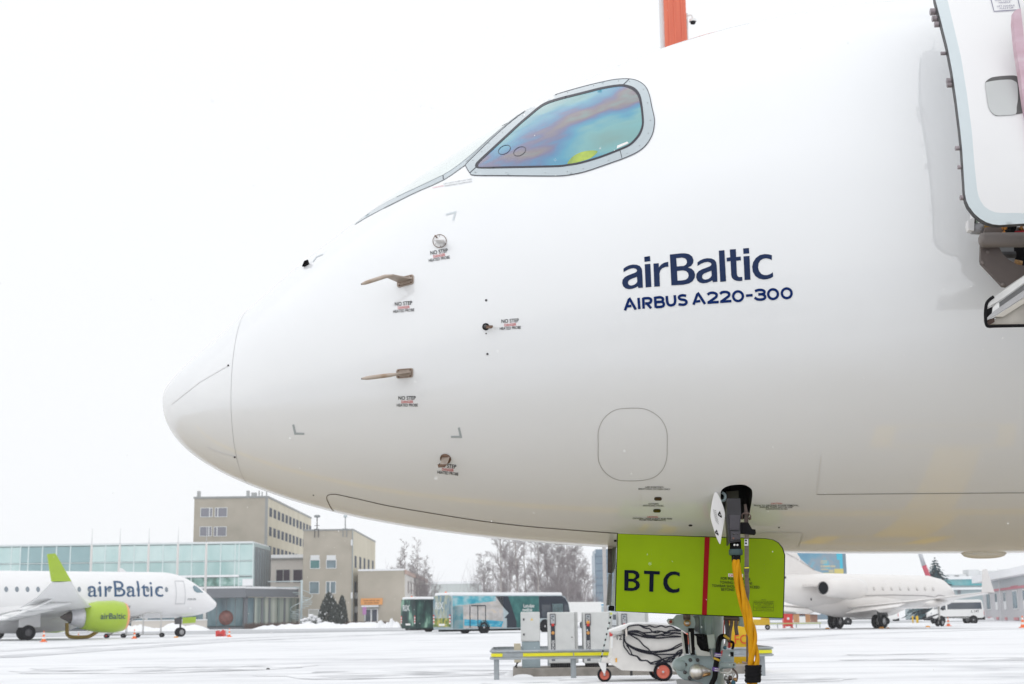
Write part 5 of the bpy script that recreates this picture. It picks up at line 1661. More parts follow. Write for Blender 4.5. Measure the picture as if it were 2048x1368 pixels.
MB().boxb(xL, xR - .3, D + .2, Ye, zT + .01, zT + .25).build('roof_snow', SNOW, gt, True)
GLA = ramp_mat('frosted_glass_pale', [(.3, (.42, .60, .59)), (.5, (.52, .68, .67)), (.72, (.63, .76, .75))], scale=.25, rough=.2, coat=.3, stretch=(1, 1, .5))
GLB = ramp_mat('tinted_glass_teal', [(.3, (.24, .38, .40)), (.7, (.31, .46, .48))], scale=.3, rough=.15, coat=.3, stretch=(1, 1, .4))
GLC = ramp_mat('glass_with_plants', [(.35, (.07, .16, .13)), (.5, (.20, .36, .32)), (.65, (.40, .56, .53))], scale=.8, rough=.15, coat=.3)
GLM = ramp_mat('glass_mid', [(.3, (.30, .48, .47)), (.55, (.42, .58, .57)), (.75, (.52, .66, .65))], scale=.35, rough=.15, coat=.3, stretch=(1, 1, .4))
MUL = mat('mullion_pale', (.62, .72, .72), .5, var=.03)
rows_ = [(1088.5, 1121, 0), (1122.5, 1151, 1), (1154, 1172, 2)]
zr = [(at(480, b, D).z, at(480, a, D).z) for a, b, _ in rows_]
cols = [-62, -34, -6, 22, 40, 56, 84, 112, 140, 181]
c = 181
while c < 470:
    c += 28.9
    cols.append(c)
cols[-1] = 478
cols.append(506)
pm = {}
for i in range(len(cols) - 1):
    for r_, (z0, z1) in enumerate(zr):
        xa, xb = at(cols[i], 1130, D).x + .10, at(cols[i + 1], 1130, D).x - .10
        left = 40 <= cols[i] < 181
        m_ = GLB if (left and r_ < 2) else (GLA if (r_ == 0 or cols[i] < 40 or cols[i] >= 470) else (GLM if r_ == 1 else GLC))
        MB().boxb(xa, xb, D - .05, D + .05, z0 + .05, z1 - .05).build('pane', m_, gt, True)
mb = MB()
for i, c in enumerate(cols):
    x = at(c, 1130, D).x
    mb.boxb(x - .1, x + .1, D - .1, D + .08, zr[2][0] - .1, zr[0][1] + .1)
mb2 = MB()
for z in (zr[0][0] - .06, zr[1][0] - .06, zr[0][1] + .15, zr[2][0] - .15):
    mb2.boxb(xL, xR, D - .14, D + .06, z - .06, z + .06)
mb.build('mullions', MUL, gt, True)
mb2.build('transoms', MUL, gt, True)
MB().boxb(at(300, 1150, D).x, at(478, 1150, D).x, D - .4, D - .15, zr[1][0] - .22, zr[1][0] + .12).build('ledge_snow', SNOW, gt, True)
MB().boxb(at(486, 1150, D).x, at(507, 1150, D).x, D - .5, D - .16, zr[2][0], zr[2][0] + 1.1).build('snow_drift', SNOW, gt, True)
# entrance storey
FA = mat('fascia_slate', (.155, .165, .185), .5, var=.08)
zf0, zf1 = at(470, 1195, D - 2).z, at(470, 1176.5, D - 2).z
xe = at(491, 1185, D - 2).x
MB().boxb(xL, xe, D - 2, D + .4, zf0, zf1).build('canopy', FA, gt, True)
MB().boxb(xL, xe - .1, D - 1.9, D - .1, zf1, zf1 + .3).build('canopy_snow', SNOW, gt, True)
a_, b_ = (xe, D - 2), (at(597, 1180, D + 9).x, D + 9)
wall_between('canopy', a_, b_, zf0 + .1, zf1 - .05, .5, FA, gt)
wall_between('canopy_snow', a_, b_, zf1 - .05, zf1 + .28, .6, SNOW, gt)
MB().boxb(xL, xR + .1, D + .6, Ye - .5, 0, zf0).build('inner_wall', mat('inner_dim', (.16, .19, .20), .6, var=.3, scale=.3), gt, True)
wall_between('inner_wall', (xe + .2, D + .6), (b_[0] - .4, b_[1] + 2), 0, zf0, .3, mat('inner_warm', (.27, .28, .25), .7, var=.35, scale=.5), gt)
LG = ramp_mat('lobby_glass', [(.3, (.04, .075, .10)), (.5, (.085, .16, .19)), (.7, (.20, .29, .31))], scale=.35, rough=.08, coat=.5, stretch=(1.6, 1, .3))
LG2 = ramp_mat('lobby_glass_curtain', [(.3, (.15, .20, .19)), (.5, (.33, .37, .32)), (.7, (.50, .52, .47))], scale=.5, rough=.12, coat=.4, stretch=(2, 2, .1))
lc = [-60, -20, 20, 60, 100, 140, 180, 220, 260, 300, 340, 380, 396, 414, 433, 452, 470, 486]
for i in range(len(lc) - 1):
    xa, xb = at(lc[i], 1220, D).x + .05, at(lc[i + 1], 1220, D).x - .05
    MB().boxb(xa, xb, D + .1, D + .2, .5, zf0 - .02).build('lobby_pane', LG, gt, True)
    MB().boxb(xb, xb + .1, D + .05, D + .25, .3, zf0).build('lobby_post', FA, gt, True)
DV = V((b_[0] - a_[0], b_[1] - a_[1], 0))
for i in range(7):
    p0_, p1_ = V((a_[0], a_[1] + 1.2, 0)) + DV * (i / 7 + .006), V((a_[0], a_[1] + 1.2, 0)) + DV * ((i + 1) / 7 - .006)
    wall_between('lobby_pane', p0_, p1_, .5, zf0, .1, LG2 if i not in (0,) else LG, gt)
    if i in (0, 2, 3, 5):
        wall_between('lobby_post', p0_ - DV * .018 - V((0, .15, 0)), p0_ + DV * (.012 if i > 2 else .02) - V((0, .15, 0)), .2, zf0, .4, FA, gt)
wall_between('plinth', (a_[0], a_[1] + .9), (b_[0], b_[1] + .9), 0, .55, .3, mat('plinth_brown', (.18, .12, .10), .8, var=.2), gt)
MB().boxb(xL, xe, D - .2, D + .1, 0, .3).build('plinth', FA, gt, True)
p_ = at(452, 1233, D)
MB().lathe([(0, 1.15), (.1, 1.15), (.1, .001)], (p_.x, D + .05, p_.z - .2), (0, -1, 0), 24).build('round_disc', mat('disc_red', (.20, .07, .055), .5, var=.3, scale=2), gt, True)  # plain red-brown disc set at the lobby panes
wl = thing('low_white_wall', 'low cream wall with snow on top in front of the glass terminal', 'wall', (at(330, 1245, 205).x, 205, 0))
a, b = at(262, 1256, 205), at(413, 1240.5, 205)
MB().boxb(a.x, b.x, 205, 205.5, 0, b.z).build('wall_body', mat('wall_cream', (.62, .58, .53), .8, var=.05), wl, True)
MB().boxb(a.x, b.x, 204.9, 205.6, b.z, b.z + .14).build('wall_snow', SNOW, wl, True)

# outside stair beside the terminal
fs = thing('outside_stair', 'pale steel spiral fire stair with tall mast beside the glass terminal', 'staircase', (at(603, 1200, 236).x, 236, 0))
STL = mat('stair_pale', (.50, .58, .60), .5, var=.06)
hz = at(603, 1160, 236).z
MB().cyl((0, 0, 0), (0, 0, hz), .18, 10).build('mast', STL, fs)
for k in range(20):
    a = k * R(24) + .6
    z = .35 + k * .28
    MB().slab([(.15 * math.cos(a), .15 * math.sin(a), z), (1.75 * math.cos(a), 1.75 * math.sin(a), z), (1.75 * math.cos(a + R(24)), 1.75 * math.sin(a + R(24)), z), (.15 * math.cos(a + R(24)), .15 * math.sin(a + R(24)), z)], (0, 0, .09)).build('step', STL, fs)
MB().tube([(1.75 * math.cos(k * R(12) + .6), 1.75 * math.sin(k * R(12) + .6), 1.25 + k * .14) for k in range(40)], .05, 6).build('handrail', STL, fs)
MB().boxb(-5.6, 0, .3, .5, hz - .25, hz - .1).boxb(-5.6, 0, .3, .5, hz - 1.2, hz - 1.1).build('walkway_rail', STL, fs)

# ------------------------------------------------------------------ flagpoles
fp = None
names_ = ['leftmost of the bare white flagpoles, above the left airliner wing', 'second bare white flagpole from the left, behind the big airliner lettering',
          'middle of the five bare white flagpoles before the glass terminal', 'fourth bare white flagpole from the left, above the cabin door of the left airliner', 'rightmost bare white flagpole, just behind the nose of the left airliner']
for i, (px, top) in enumerate(((181, 1058), (237.5, 1057), (295.6, 1057), (354.3, 1056), (411.3, 1053))):
    x = at(px, 1150, 206).x
    h = at(px, top, 206).z
    if fp is None:
        fp = thing('flagpole', names_[i], 'flagpole', (x, 206, 0), 0, 'flagpoles in front of the terminal')
        hh = at(px, 1089, 206).z
        MB().tube([(0, 0, 0), (0, 0, hh * .97), (0, 0, hh)], [.21, .17, .1], 10).build('pole', mat('pole_white', (.74, .72, .70), .4, var=.03), fp)
        MB().tube([(0, 0, hh), (0, 0, h)], [.05, .03], 6).build('tip', mat('pole_tip', (.62, .63, .64), .4, var=.03), fp)
    else:
        dup(fp, names_[i], (x, 206, 0))

# ------------------------------------------------------------------ far buildings
D = 330.0
bt = thing('blue_tower', 'distant slab tower of blue glass behind the bare trees', 'building', (at(1212, 1150, D).x, D, 0))
BT = ramp_mat('tower_blue', [(.3, (.13, .20, .27)), (.7, (.20, .28, .35))], scale=.2, rough=.3, stretch=(1, 1, 3))
a, b = at(1194, 1215, D), at(1231, 1098, D)
MB().boxb(a.x, b.x, D, D + 14, 0, b.z).build('wall', BT, bt, True)
a2 = at(1189.5, 1107, D)
MB().boxb(a2.x, a.x, D + .3, D + 14, 0, a2.z).build('wing', BT, bt, True)
for k in range(9):
    z = b.z * (k + 1) / 10
    MB().boxb(a.x - .02, b.x + .05, D - .06, D - .01, z - .12, z + .12).build('floor_band', mat('band_blue', (.11, .16, .22), .5, var=.05), bt, True)
hg = thing('far_hangar', 'pale distant hangar half lost in the snowfall behind the buses', 'building', (at(915, 1180, 400).x, 400, 0))
a, b = at(862, 1200, 400), at(958, 1167, 400)
MB().boxb(a.x, b.x, 400, 430, 0, b.z).build('wall', mat('hangar_pale', (.52, .56, .55), .7, var=.03), hg, True)
MB().boxb(a.x, b.x, 399.8, 430, b.z, b.z + .7).build('roof_snow', SNOW, hg, True)
# poster building
D = 300.0
pbld = thing('poster_building', 'grey blue block covered by a huge blue and yellow poster, behind the business jet tail', 'building', (at(1650, 1120, D).x, D, 0))
a, b = at(1560, 1240, D), at(1690, 1085, D)
MB().boxb(a.x, b.x, D, D + 20, 0, b.z).build('wall', mat('slate_wall', (.17, .24, .30), .6, var=.06), pbld, True)
pa, pb_ = at(1590, 1149, D), at(1683.5, 1088, D)
PST = ramp_mat('poster_blue', [(.35, (.08, .24, .38)), (.5, (.12, .30, .42)), (.62, (.24, .30, .36)), (.7, (.08, .42, .56))], scale=.22, rough=.6, detail=4)
ps_ = MB().boxb(pa.x, pb_.x, D - .3, D - .02, pa.z, pb_.z).build('poster', PST, pbld, True)
zq = lambda x, y: at(*Z(x, y, 7.6, 1540, 1100), D)
for (xa, ya, xb, yb_, m_, nm_) in ((1010, 40, 1090, 150, 'cy', 'poster_patch'), (1060, 150, 1095, 285, 'cy', 'poster_patch'), (975, 285, 1110, 370, 'ye', 'poster_patch'), (765, 160, 862, 178, 'sa', 'poster_bar'), (765, 190, 862, 205, 'sa', 'poster_bar'),
                                    (765, 235, 790, 262, 'sa', 'poster_bar'), (800, 235, 905, 262, 'sa', 'poster_bar'), (915, 235, 990, 262, 'sa', 'poster_bar'), (770, 285, 880, 305, 'sa', 'poster_bar'), (890, 300, 960, 340, 'sa', 'poster_bar'), (800, 345, 990, 380, 'ye', 'poster_bar')):
    p0_, p1_ = zq(xa, yb_), zq(xb, ya)
    MB().boxb(p0_.x, p1_.x, D - .33, D - .3, p0_.z, p1_.z).build(nm_, {'cy': mat('poster_cyan', (.02, .45, .62), .6, var=.1), 'ye': mat('poster_yellow', (.62, .52, .14), .6, var=.12), 'sa': mat('poster_sand', (.50, .46, .30), .6, var=.15)}[m_], ps_, True)
# terminal with turquoise glass, grey hall and striped hall on the right
D = 300.0
tt = thing('turquoise_terminal', 'distant terminal with a turquoise glass band and snowy roof plant, right of the spruce', 'building', (at(1950, 1165, D).x, D, 0))
a, b = at(1880, 1200, D), at(2120, 1156, D)
MB().boxb(a.x, b.x, D, D + 25, 0, b.z - .0).build('wall', mat('tt_wall', (.32, .38, .40), .6, var=.05), tt, True)
TQ = ramp_mat('turquoise_glass', [(.35, (.12, .30, .33)), (.5, (.06, .36, .40)), (.65, (.22, .42, .44))], scale=.3, rough=.15, coat=.4)
for k in range(11):
    p0_, p1_ = at(1888 + k * 11, 1171, D), at(1888 + k * 11 + 10, 1157, D)
    MB().boxb(p0_.x, p1_.x, D - .2, D - .02, p0_.z, p1_.z).build('pane', TQ, tt, True)
MB().boxb(a.x - .5, b.x, D - .6, D + 25, b.z, b.z + .6).build('roof_snow', SNOW, tt, True)
for (xa, ya, xb) in ((1900, 1148, 1932), (1938, 1139, 1958), (1960, 1141, 2008), (2012, 1138, 2044), (1909, 1151, 1918)):
    p0_, p1_ = at(xa, 1157, D + 6), at(xb, ya, D + 6)
    MB().boxb(p0_.x, p1_.x, D + 6, D + 10, b.z, p1_.z).build('roof_plant', mat('plant_white', (.66, .68, .69), .6, var=.04), tt, True)
for xa in (2010, 2036, 2043):
    p1_ = at(xa, 1139, D + 5)
    MB().cyl((p1_.x, D + 5, b.z), (p1_.x, D + 5, p1_.z), .35, 8).build('flue', mat('flue_blue', (.28, .34, .38), .5, var=.05), tt, True)
D = 232.0
gh = thing('grey_hall', 'plain pale blue grey hall behind the white minibus', 'building', (at(1925, 1190, D).x, D, 0))
a, b = at(1872, 1240, D), at(1966, 1179, D)
MB().boxb(a.x, b.x, D, D + 18, 0, b.z).build('wall', mat('hall_blue_grey', (.33, .40, .42), .7, var=.04), gh, True)
MB().boxb(a.x, b.x, D - .3, D + 18, b.z, b.z + .35).build('roof_snow', SNOW, gh, True)
for px, py in ((1901, 1190), (1918, 1184)):
    p_ = at(px, py, D)
    MB().boxb(p_.x - .25, p_.x + .25, D - .12, D - .02, p_.z - .3, p_.z + .3).build('vent', FA, gh, True)
sh = thing('striped_hall', 'long grey hall with thin red bands and snowy roof at the right edge', 'building', (at(2000, 1190, 190).x, 190, 0))
A_ = at(1966, 1200, 205)
A_ = V((A_.x, A_.y, 0))
Bq = at(2048, 1200, 166)
Bq = V((Bq.x, Bq.y, 0))
dd = (Bq - A_)
Cq = A_ + dd * 1.8
z_ = lambda px, py, Y: at(px, py, Y).z
zt_ = z_(1966, 1166, 205)
zr_, zm_ = z_(1966, 1184, 205), z_(1966, 1181, 205)
wall_between('wall', A_, Cq, 0, zr_, 8, mat('hall_mauve', (.48, .475, .495), .7, var=.06), sh)
wall_between('upper_wall', A_, Cq, zr_, zt_, 8, mat('hall_upper', (.46, .49, .51), .7, var=.03), sh)
nx_ = V((-dd.y, dd.x, 0)).normalized()
off = -nx_ * .12
wall_between('red_band', A_ + off, Cq + off, zr_ - .12, zr_ + .16, .1, mat('band_red', (.52, .16, .20), .6, var=.05), sh)
wall_between('roof_snow', A_ - nx_ * 1.2 - dd * .03, Cq - nx_ * 1.2, zt_, zt_ + .9, 9, SNOW, sh)
for k in range(8):
    t0 = (.13, .36, .57, .78, 1.0, 1.2, 1.4, 1.6)[k]
    P0, P1 = A_ + dd * t0, A_ + dd * (t0 + (.10 if k % 3 == 0 else .055))
    wb, wt = (1.5, 3.5)
    o = wall_between('window', P0 + off * .8, P1 + off * .8, wb - .12, wt + .12, .09, FRW, sh)
    wall_between('pane', P0 + dd * .006 + off * 1.1, P1 - dd * .006 + off * 1.1, wb + (.9 if k % 3 else 0), wt, .03, GL2, o)
    if k % 3 == 0:
        for zz_ in (wt + .5,):
            wall_between('red_band', P0 + off - dd * .02, P1 + off + dd * .02, zz_, zz_ + .15, .1, mat('band_red', (.52, .16, .20)), sh)
    wall_between('base_panel', P0 + off, P1 + off - dd * .01, .1, .42, .1, mat('panel_red', (.55, .22, .24), .6, var=.05), sh)
MB().cyl((A_ + dd * .15 + off * 3).to_tuple(), tuple(A_ + dd * .15 + off * 3 + V((0, 0, 6.5))), .07, 6).build('downpipe', FRW, sh, True)
MB().cyl((A_ + dd * .55 + off * 3).to_tuple(), tuple(A_ + dd * .55 + off * 3 + V((0, 0, 6.5))), .07, 6).build('downpipe', FRW, sh, True)

# ------------------------------------------------------------------ trees
BARK = ramp_mat('birch_bark', [(.35, (.20, .18, .175)), (.5, (.36, .33, .32)), (.62, (.50, .46, .44))], scale=3, rough=.9, stretch=(1, 1, 2.5))
TWIG = mat('twig_grey', (.30, .265, .27), .9, var=.15, scale=.6)
def bare_tree(seed, h, spread, dense=1.0, droop=.25):
    rnd = random.Random(seed)
    tr, tw = MB(), MB()
    pts = []
    x = y = 0.0
    for i in range(9):
        pts.append((x, y, h * i / 8))
        x += rnd.uniform(-.12, .12) * h / 16
        y += rnd.uniform(-.12, .12) * h / 16
    rad = [h * .0095 * (1 - i / 8.6) + .012 for i in range(9)]
    tr.tube(pts, rad, 7)
    def branch(p, d, L_, r_, lvl):
        n = 4 if lvl < 2 else 3
        q_ = [p]
        dd_ = d.copy()
        for k in range(n):
            dd_ = (dd_ + V((rnd.uniform(-.22, .22), rnd.uniform(-.22, .22), rnd.uniform(-.1, .16) - droop * (k / n) * (1 if lvl > 0 else .2)))).normalized()
            q_.append(q_[-1] + dd_ * (L_ / n))
        tw.tube(q_, [r_ * (1 - .75 * k / n) for k in range(n + 1)], 3 if lvl else 4, False)
        if lvl >= 3:
            return
        m_ = int((6, 6, 5)[lvl] * dense + rnd.random())
        for k in range(m_):
            t = rnd.uniform(.25, 1.0) * n
            i = min(int(t), n - 1)
            b_ = q_[i] + (q_[i + 1] - q_[i]) * (t - i)
            ax = (q_[i + 1] - q_[i]).normalized()
            s_ = V((rnd.gauss(0, 1), rnd.gauss(0, 1), rnd.gauss(0, .7)))
            s_ = (s_ - ax * s_.dot(ax)).normalized()
            branch(b_, (ax * .9 + s_ * .62 + V((0, 0, .18))).normalized(), L_ * rnd.uniform(.38, .6), max(r_ * .5, .0085), lvl + 1)
    nb = int(26 * dense)
    for k in range(nb):
        t = .2 + .78 * (k + rnd.random()) / nb
        i = min(int(t * 8), 7)
        p = V(pts[i]) + (V(pts[i + 1]) - V(pts[i])) * (t * 8 - i)
        a = rnd.uniform(0, 2 * PI)
        branch(p, V((math.cos(a), math.sin(a), rnd.uniform(.7, 1.7))).normalized(), spread * h * (1.05 - t * .75) * rnd.uniform(.7, 1.1), h * .0045 * (1.1 - t * .6), 0)
    return tr, tw
protos = []
for k, (h, sp_, de) in enumerate(((17, .24, 1.0), (15, .30, 1.15), (18, .18, .9))):
    tr, tw = bare_tree(40 + k, h, sp_, de)
    protos.append((tr.mesh('trunk', BARK), tw.mesh('crown', TWIG), h))
tl = [(778, 262, .62, 1, 'faint bare tree behind the left end of the low tan building'), (803, 258, .78, 0, 'bare tree rising behind the corner of the low tan building'), (822, 270, .74, 1, 'bushy bare tree behind the white side of the low tan building'),
      (838, 250, .82, 2, 'slim bare tree just right of the low tan building'), (858, 275, .62, 1, 'low bare tree above the rear of the patterned bus'), (875, 285, .5, 1, 'smallest bare tree beside the pale far hangar'),
      (790, 270, .7, 1, 'bare tree left of the taller ones behind the low tan building'), (812, 266, .85, 2, 'tallest slim bare tree behind the low tan building corner'), (831, 264, .8, 1, 'rounded bare tree over the white side of the low tan building'), (849, 268, .72, 0, 'bare tree just past the right end of the low tan building'),
      (968, 272, .86, 1, 'leftmost bare tree of the grove above the long bus, low wide branches'), (1003, 236, 1.12, 0, 'big birch with pale forked trunk above the middle of the long bus'), (1021, 252, .98, 1, 'bare tree close behind the pale forked birch'),
      (1035, 232, 1.25, 2, 'straight dark slender tree right of the pale forked birch'), (1053, 262, 1.0, 2, 'thin straight tree midway in the grove'), (1078, 244, 1.08, 0, 'birch with white trunk foot near the front end of the long bus'),
      (1096, 256, 1.1, 1, 'dense bare tree over the front of the long bus'), (1116, 246, 1.05, 1, 'thick grey bare tree above the white truck cab'), (1136, 252, 1.12, 0, 'tall bare tree above the white truck box'), (1152, 262, 1.0, 1, 'wide bare tree left of the distant blue tower'),
      (1170, 258, .72, 1, 'short bare tree in front of the distant blue tower')]
for i, (px, Y, sc, k, lb_) in enumerate(tl):
    t = thing('bare_tree', lb_, 'tree', (at(px, 1200, Y).x, Y, 0), i * 1.7, 'bare trees behind the buses')
    t.scale = (sc, sc, sc)
    link('trunk', protos[k][0], t)
    link('crown', protos[k][1], t)
GRV = mat('undergrowth_grey', (.34, .31, .325), .95, var=.2, scale=.3)
rnd = random.Random(5)
mb = MB()
for k in range(2600):
    px = rnd.uniform(955, 1185)
    Y = rnd.uniform(268, 300)
    x = at(px, 1200, Y).x
    h = rnd.uniform(1.5, 6.5) * (1 if 1060 < px < 1160 else .7)
    a = rnd.uniform(-.5, .5)
    w = rnd.uniform(.015, .05)
    b0 = V((x, Y, rnd.uniform(0, 3)))
    mb.tube([b0, b0 + V((a * h * .5, rnd.uniform(-.5, .5), h))], [w, w * .3], 3, False)
for k in range(1500):
    if k % 5 > 1:
        px, Y, h = rnd.gauss(1118, 34), rnd.uniform(250, 290), rnd.uniform(4, 14)
        h *= max(.25, 1 - abs(px - 1118) / 110)
    else:
        px, Y, h = rnd.choice((rnd.gauss(826, 22), rnd.gauss(985, 28))), rnd.uniform(262, 290), rnd.uniform(3, 11)
    x = at(px, 1200, Y).x
    b0 = V((x, Y, rnd.uniform(0, 5)))
    tip = b0 + V((rnd.gauss(0, .16) * h, rnd.uniform(-.5, .5), h * .8))
    w = rnd.uniform(.018, .034)
    mb.tube([b0, (b0 + tip) / 2 + V((rnd.uniform(-.3, .3), 0, .2)), tip], [w, w * .7, w * .3], 3, False)
u = mb.build('undergrowth', GRV)
u['kind'] = 'stuff'
# spruce
SPR = ramp_mat('spruce_needles', [(.35, (.015, .055, .07)), (.55, (.03, .085, .10)), (.72, (.06, .13, .145))], scale=1.5, rough=.9)
def conifer(name, label, px, base_y, Y, top_py, rad, seed, tiers, group=None, up=0.0, parent_cat='tree', mt=SPR, fill=1.0):
    rnd = random.Random(seed)
    x = at(px, base_y, Y).x
    h = at(px, top_py, Y).z
    t = thing(name, label, parent_cat, (x, Y, 0), 0, group)
    MB().tube([(0, 0, 0), (0, 0, h * .97)], [h * .018, .02], 7).build('trunk', BARK, t)
    mb = MB()
    for i in range(tiers):
        f = i / (tiers - 1)
        z0 = h * (.05 + .93 * f)
        r0 = rad * (1 - f) ** (.85) + .12
        n = max(5, int((16 - 8 * f) * fill))
        for k in range(n):
            a = 2 * PI * (k + rnd.random() * .8) / n
            L_ = r0 * rnd.uniform(.65, 1.08)
            d = V((math.cos(a), math.sin(a), 0))
            s_ = V((-d.y, d.x, 0))
            for q_ in range(7):
                t0 = rnd.uniform(.15, 1)
                c_ = d * L_ * t0 + V((0, 0, z0 - L_ * t0 * (.38 - up) + rnd.uniform(-.12, .12)))
                w = (.16 + .22 * (1 - t0)) * r0 * .55 + .05
                hh = w * rnd.uniform(.5, 1.0)
                mb.add([c_ - s_ * w - d * w * .3 + V((0, 0, rnd.uniform(-.1, .1) * w)), c_ + s_ * w - d * w * .3, c_ + d * w * 1.3 - V((0, 0, hh * (1 - 2 * up)))], [(0, 1, 2)])
    mb.build('crown', mt, t)
    return t
conifer('spruce', 'dark blue green spruce standing above the nose of the business jet', 1875, 1200, 236, 1113, 7.0, 3, 26)
THU = ramp_mat('thuja_green', [(.35, (.025, .035, .03)), (.55, (.05, .06, .05)), (.72, (.085, .095, .085))], scale=3, rough=.95)
def thuja(label, px, Y, top, rad, seed):
    rnd = random.Random(seed)
    h = at(px, top, Y).z
    t = thing('conifer_bush', label, 'bush', (at(px, 1230, Y).x, Y, 0), 0, 'clipped conifers at the tan tower')
    MB().tube([(0, 0, 0), (0, 0, h * .8)], [.12, .03], 6).build('trunk', BARK, t)
    mb, ms = MB(), MB()
    for k in range(2600):
        z = rnd.random() ** .8
        r_ = rad * math.sin(PI * min(1, .32 + .68 * z)) ** .55 * (1.02 - .35 * z) * math.sqrt(rnd.uniform(.3, 1))
        a = rnd.uniform(0, 2 * PI)
        c_ = V((r_ * math.cos(a), r_ * math.sin(a), .15 + z * (h - .3)))
        w = rnd.uniform(.07, .17)
        u_ = V((rnd.gauss(0, 1), rnd.gauss(0, 1), rnd.gauss(0, .6))).normalized() * w
        (ms if k % 23 == 0 else mb).add([c_ - u_, c_ + u_, c_ + V((rnd.uniform(-.18, .18), rnd.uniform(-.18, .18), rnd.uniform(.15, .6)))], [(0, 1, 2)])
    mb.build('crown', THU, t)
    ms.build('snow_load', SNOW, t)
thuja('larger dark conifer bush in front of the tan tower', 658, 226, 1187, 1.95, 7)
thuja('slimmer dark conifer bush right of the larger one by the tan tower', 684, 228, 1194, 1.0, 8)
thuja('conifer bush hugging the foot of the larger dark conifer at the tan tower', 672, 224, 1212, 1.3, 9)
def shrub(name, label, px0, px1, Y, h, mt, n, seed, snow=False):
    rnd = random.Random(seed)
    x0, x1 = at(px0, 1250, Y).x, at(px1, 1250, Y).x
    t = thing(name, label, 'hedge' if name == 'hedge' else 'bush', ((x0 + x1) / 2, Y, 0))
    mb, ms = MB(), MB()
    w_ = (x1 - x0) / 2
    for k in range(n):
        x = rnd.uniform(-w_, w_)
        b0 = V((x, rnd.uniform(-.6, .6), 0))
        top = b0 + V((rnd.uniform(-.5, .5), rnd.uniform(-.4, .4), h * rnd.uniform(.5, 1.0) * (1 - .4 * abs(x / w_) if name != 'hedge' else 1)))
        mb.tube([b0, (b0 + top) / 2 + V((0, 0, .1)), top], [.03, .025, .01], 3, False)
        if snow and k % 6 == 0:
            ms.ball(top - V((0, 0, .1)), rnd.uniform(.18, .4), 7, 5, (1.4, 1, .6))
    mb.build('twigs', mt, t)
    if snow:
        ms.build('snow_load', SNOW, t)
HED = mat('hedge_brown', (.13, .085, .07), .95, var=.25, scale=1)
shrub('hedge', 'low brown hedge along the terminal wing behind the snow bank', 490, 603, 229, 1.1, HED, 700, 21)
shrub('hedge', 'low brown hedge before the low tan building', 672, 782, 227, 1.05, HED, 700, 22)
shrub('snowy_bush', 'spreading green bush loaded with snow by the fire stair', 608, 644, 225, 2.1, mat('juniper_green', (.03, .05, .035), .95, var=.3), 420, 23, True)
# ------------------------------------------------------------------ snow banks
def bank(px0, px1, Y, hpx, seed, depth=2.5):
    rnd = random.Random(seed)
    x0, x1 = at(px0, 1255, Y).x, at(px1, 1255, Y).x
    h = hpx * Y / FPX
    n = 60
    mb = MB()
    prof_ = [(-1, 0), (-.7, .45), (-.35, .85), (0, 1), (.4, .8), (1, 0)]
    for i in range(n + 1):
        t = i / n
        e = min(1, 6 * t, 6 * (1 - t)) ** .6
        k = h * e * (.65 + .5 * noise.noise(V((t * 9, seed * 3.1, 0))) + .18 * noise.noise(V((t * 33, seed, 2))))
        for a, b in prof_:
            mb.v.append((x0 + (x1 - x0) * t, Y + a * depth * (.8 + .3 * noise.noise(V((t * 12, seed + 5, a)))), max(k, .02) * b))
    m_ = len(prof_)
    for i in range(n):
        for j in range(m_ - 1):
            mb.f.append((i * m_ + j, (i + 1) * m_ + j, (i + 1) * m_ + j + 1, i * m_ + j + 1))
            mb.sm.append(True)
    struct(mb.build('snow_bank', SNOW))
bank(505, 795, 216, 15, 1, 3)
bank(610, 700, 219, 12, 2, 2)
bank(750, 800, 214, 22, 5, 3)
bank(225, 420, 199, 17, 3, 3)
bank(1150, 1260, 210, 30, 4, 6)
bank(1840, 2100, 196, 9, 6, 3)
# ------------------------------------------------------------------ vehicles and aircraft around
CONEW = mat('cone_white', (.78, .77, .75), .5, var=.03)
cone0 = None
def cone(px, py, label, toppy):
    global cone0
    p = gnd(px, py)
    s_ = (at(px, toppy, p.y).z) / .75
    if cone0 is None:
        cone0 = thing('traffic_cone', label, 'cone', p, 0, 'orange and white cones round the aircraft')
        MB().boxb(-.2, .2, -.2, .2, 0, .05).build('base', ORANGE, cone0)
        MB().lathe([(.05, .15), (.20, .118)], (0, 0, 0), (0, 0, 1), 16).lathe([(.35, .092), (.50, .066)], (0, 0, 0), (0, 0, 1), 16).lathe([(.62, .046), (.74, .028), (.75, .001)], (0, 0, 0), (0, 0, 1), 16).build('body', ORANGE, cone0)
        MB().lathe([(.20, .118), (.35, .092)], (0, 0, 0), (0, 0, 1), 16).build('collar', CONEW, cone0)
        MB().lathe([(.50, .066), (.62, .046)], (0, 0, 0), (0, 0, 1), 16).build('collar', CONEW, cone0)
        cone0.scale = (s_, s_, s_)
        return cone0
    return dup(cone0, label, p, None, (s_, s_, s_))
cone(87, 1284, 'striped cone beside the main wheels of the left airliner', 1261.5)
cone(157, 1275, 'striped cone under the green engine of the left airliner', 1264.5)
cone(268.5, 1277.5, 'striped cone in front of the passenger steps under the left airliner', 1258.5)
cone(458.5, 1274, 'striped cone ahead of the left airliner next to the red tow head', 1256.5)
cone(1897, 1252.3, 'striped cone between the white minibus and the business jet nose wheel', 1234)
cone(2046, 1255.5, 'striped cone cut by the right edge of the picture', 1231)

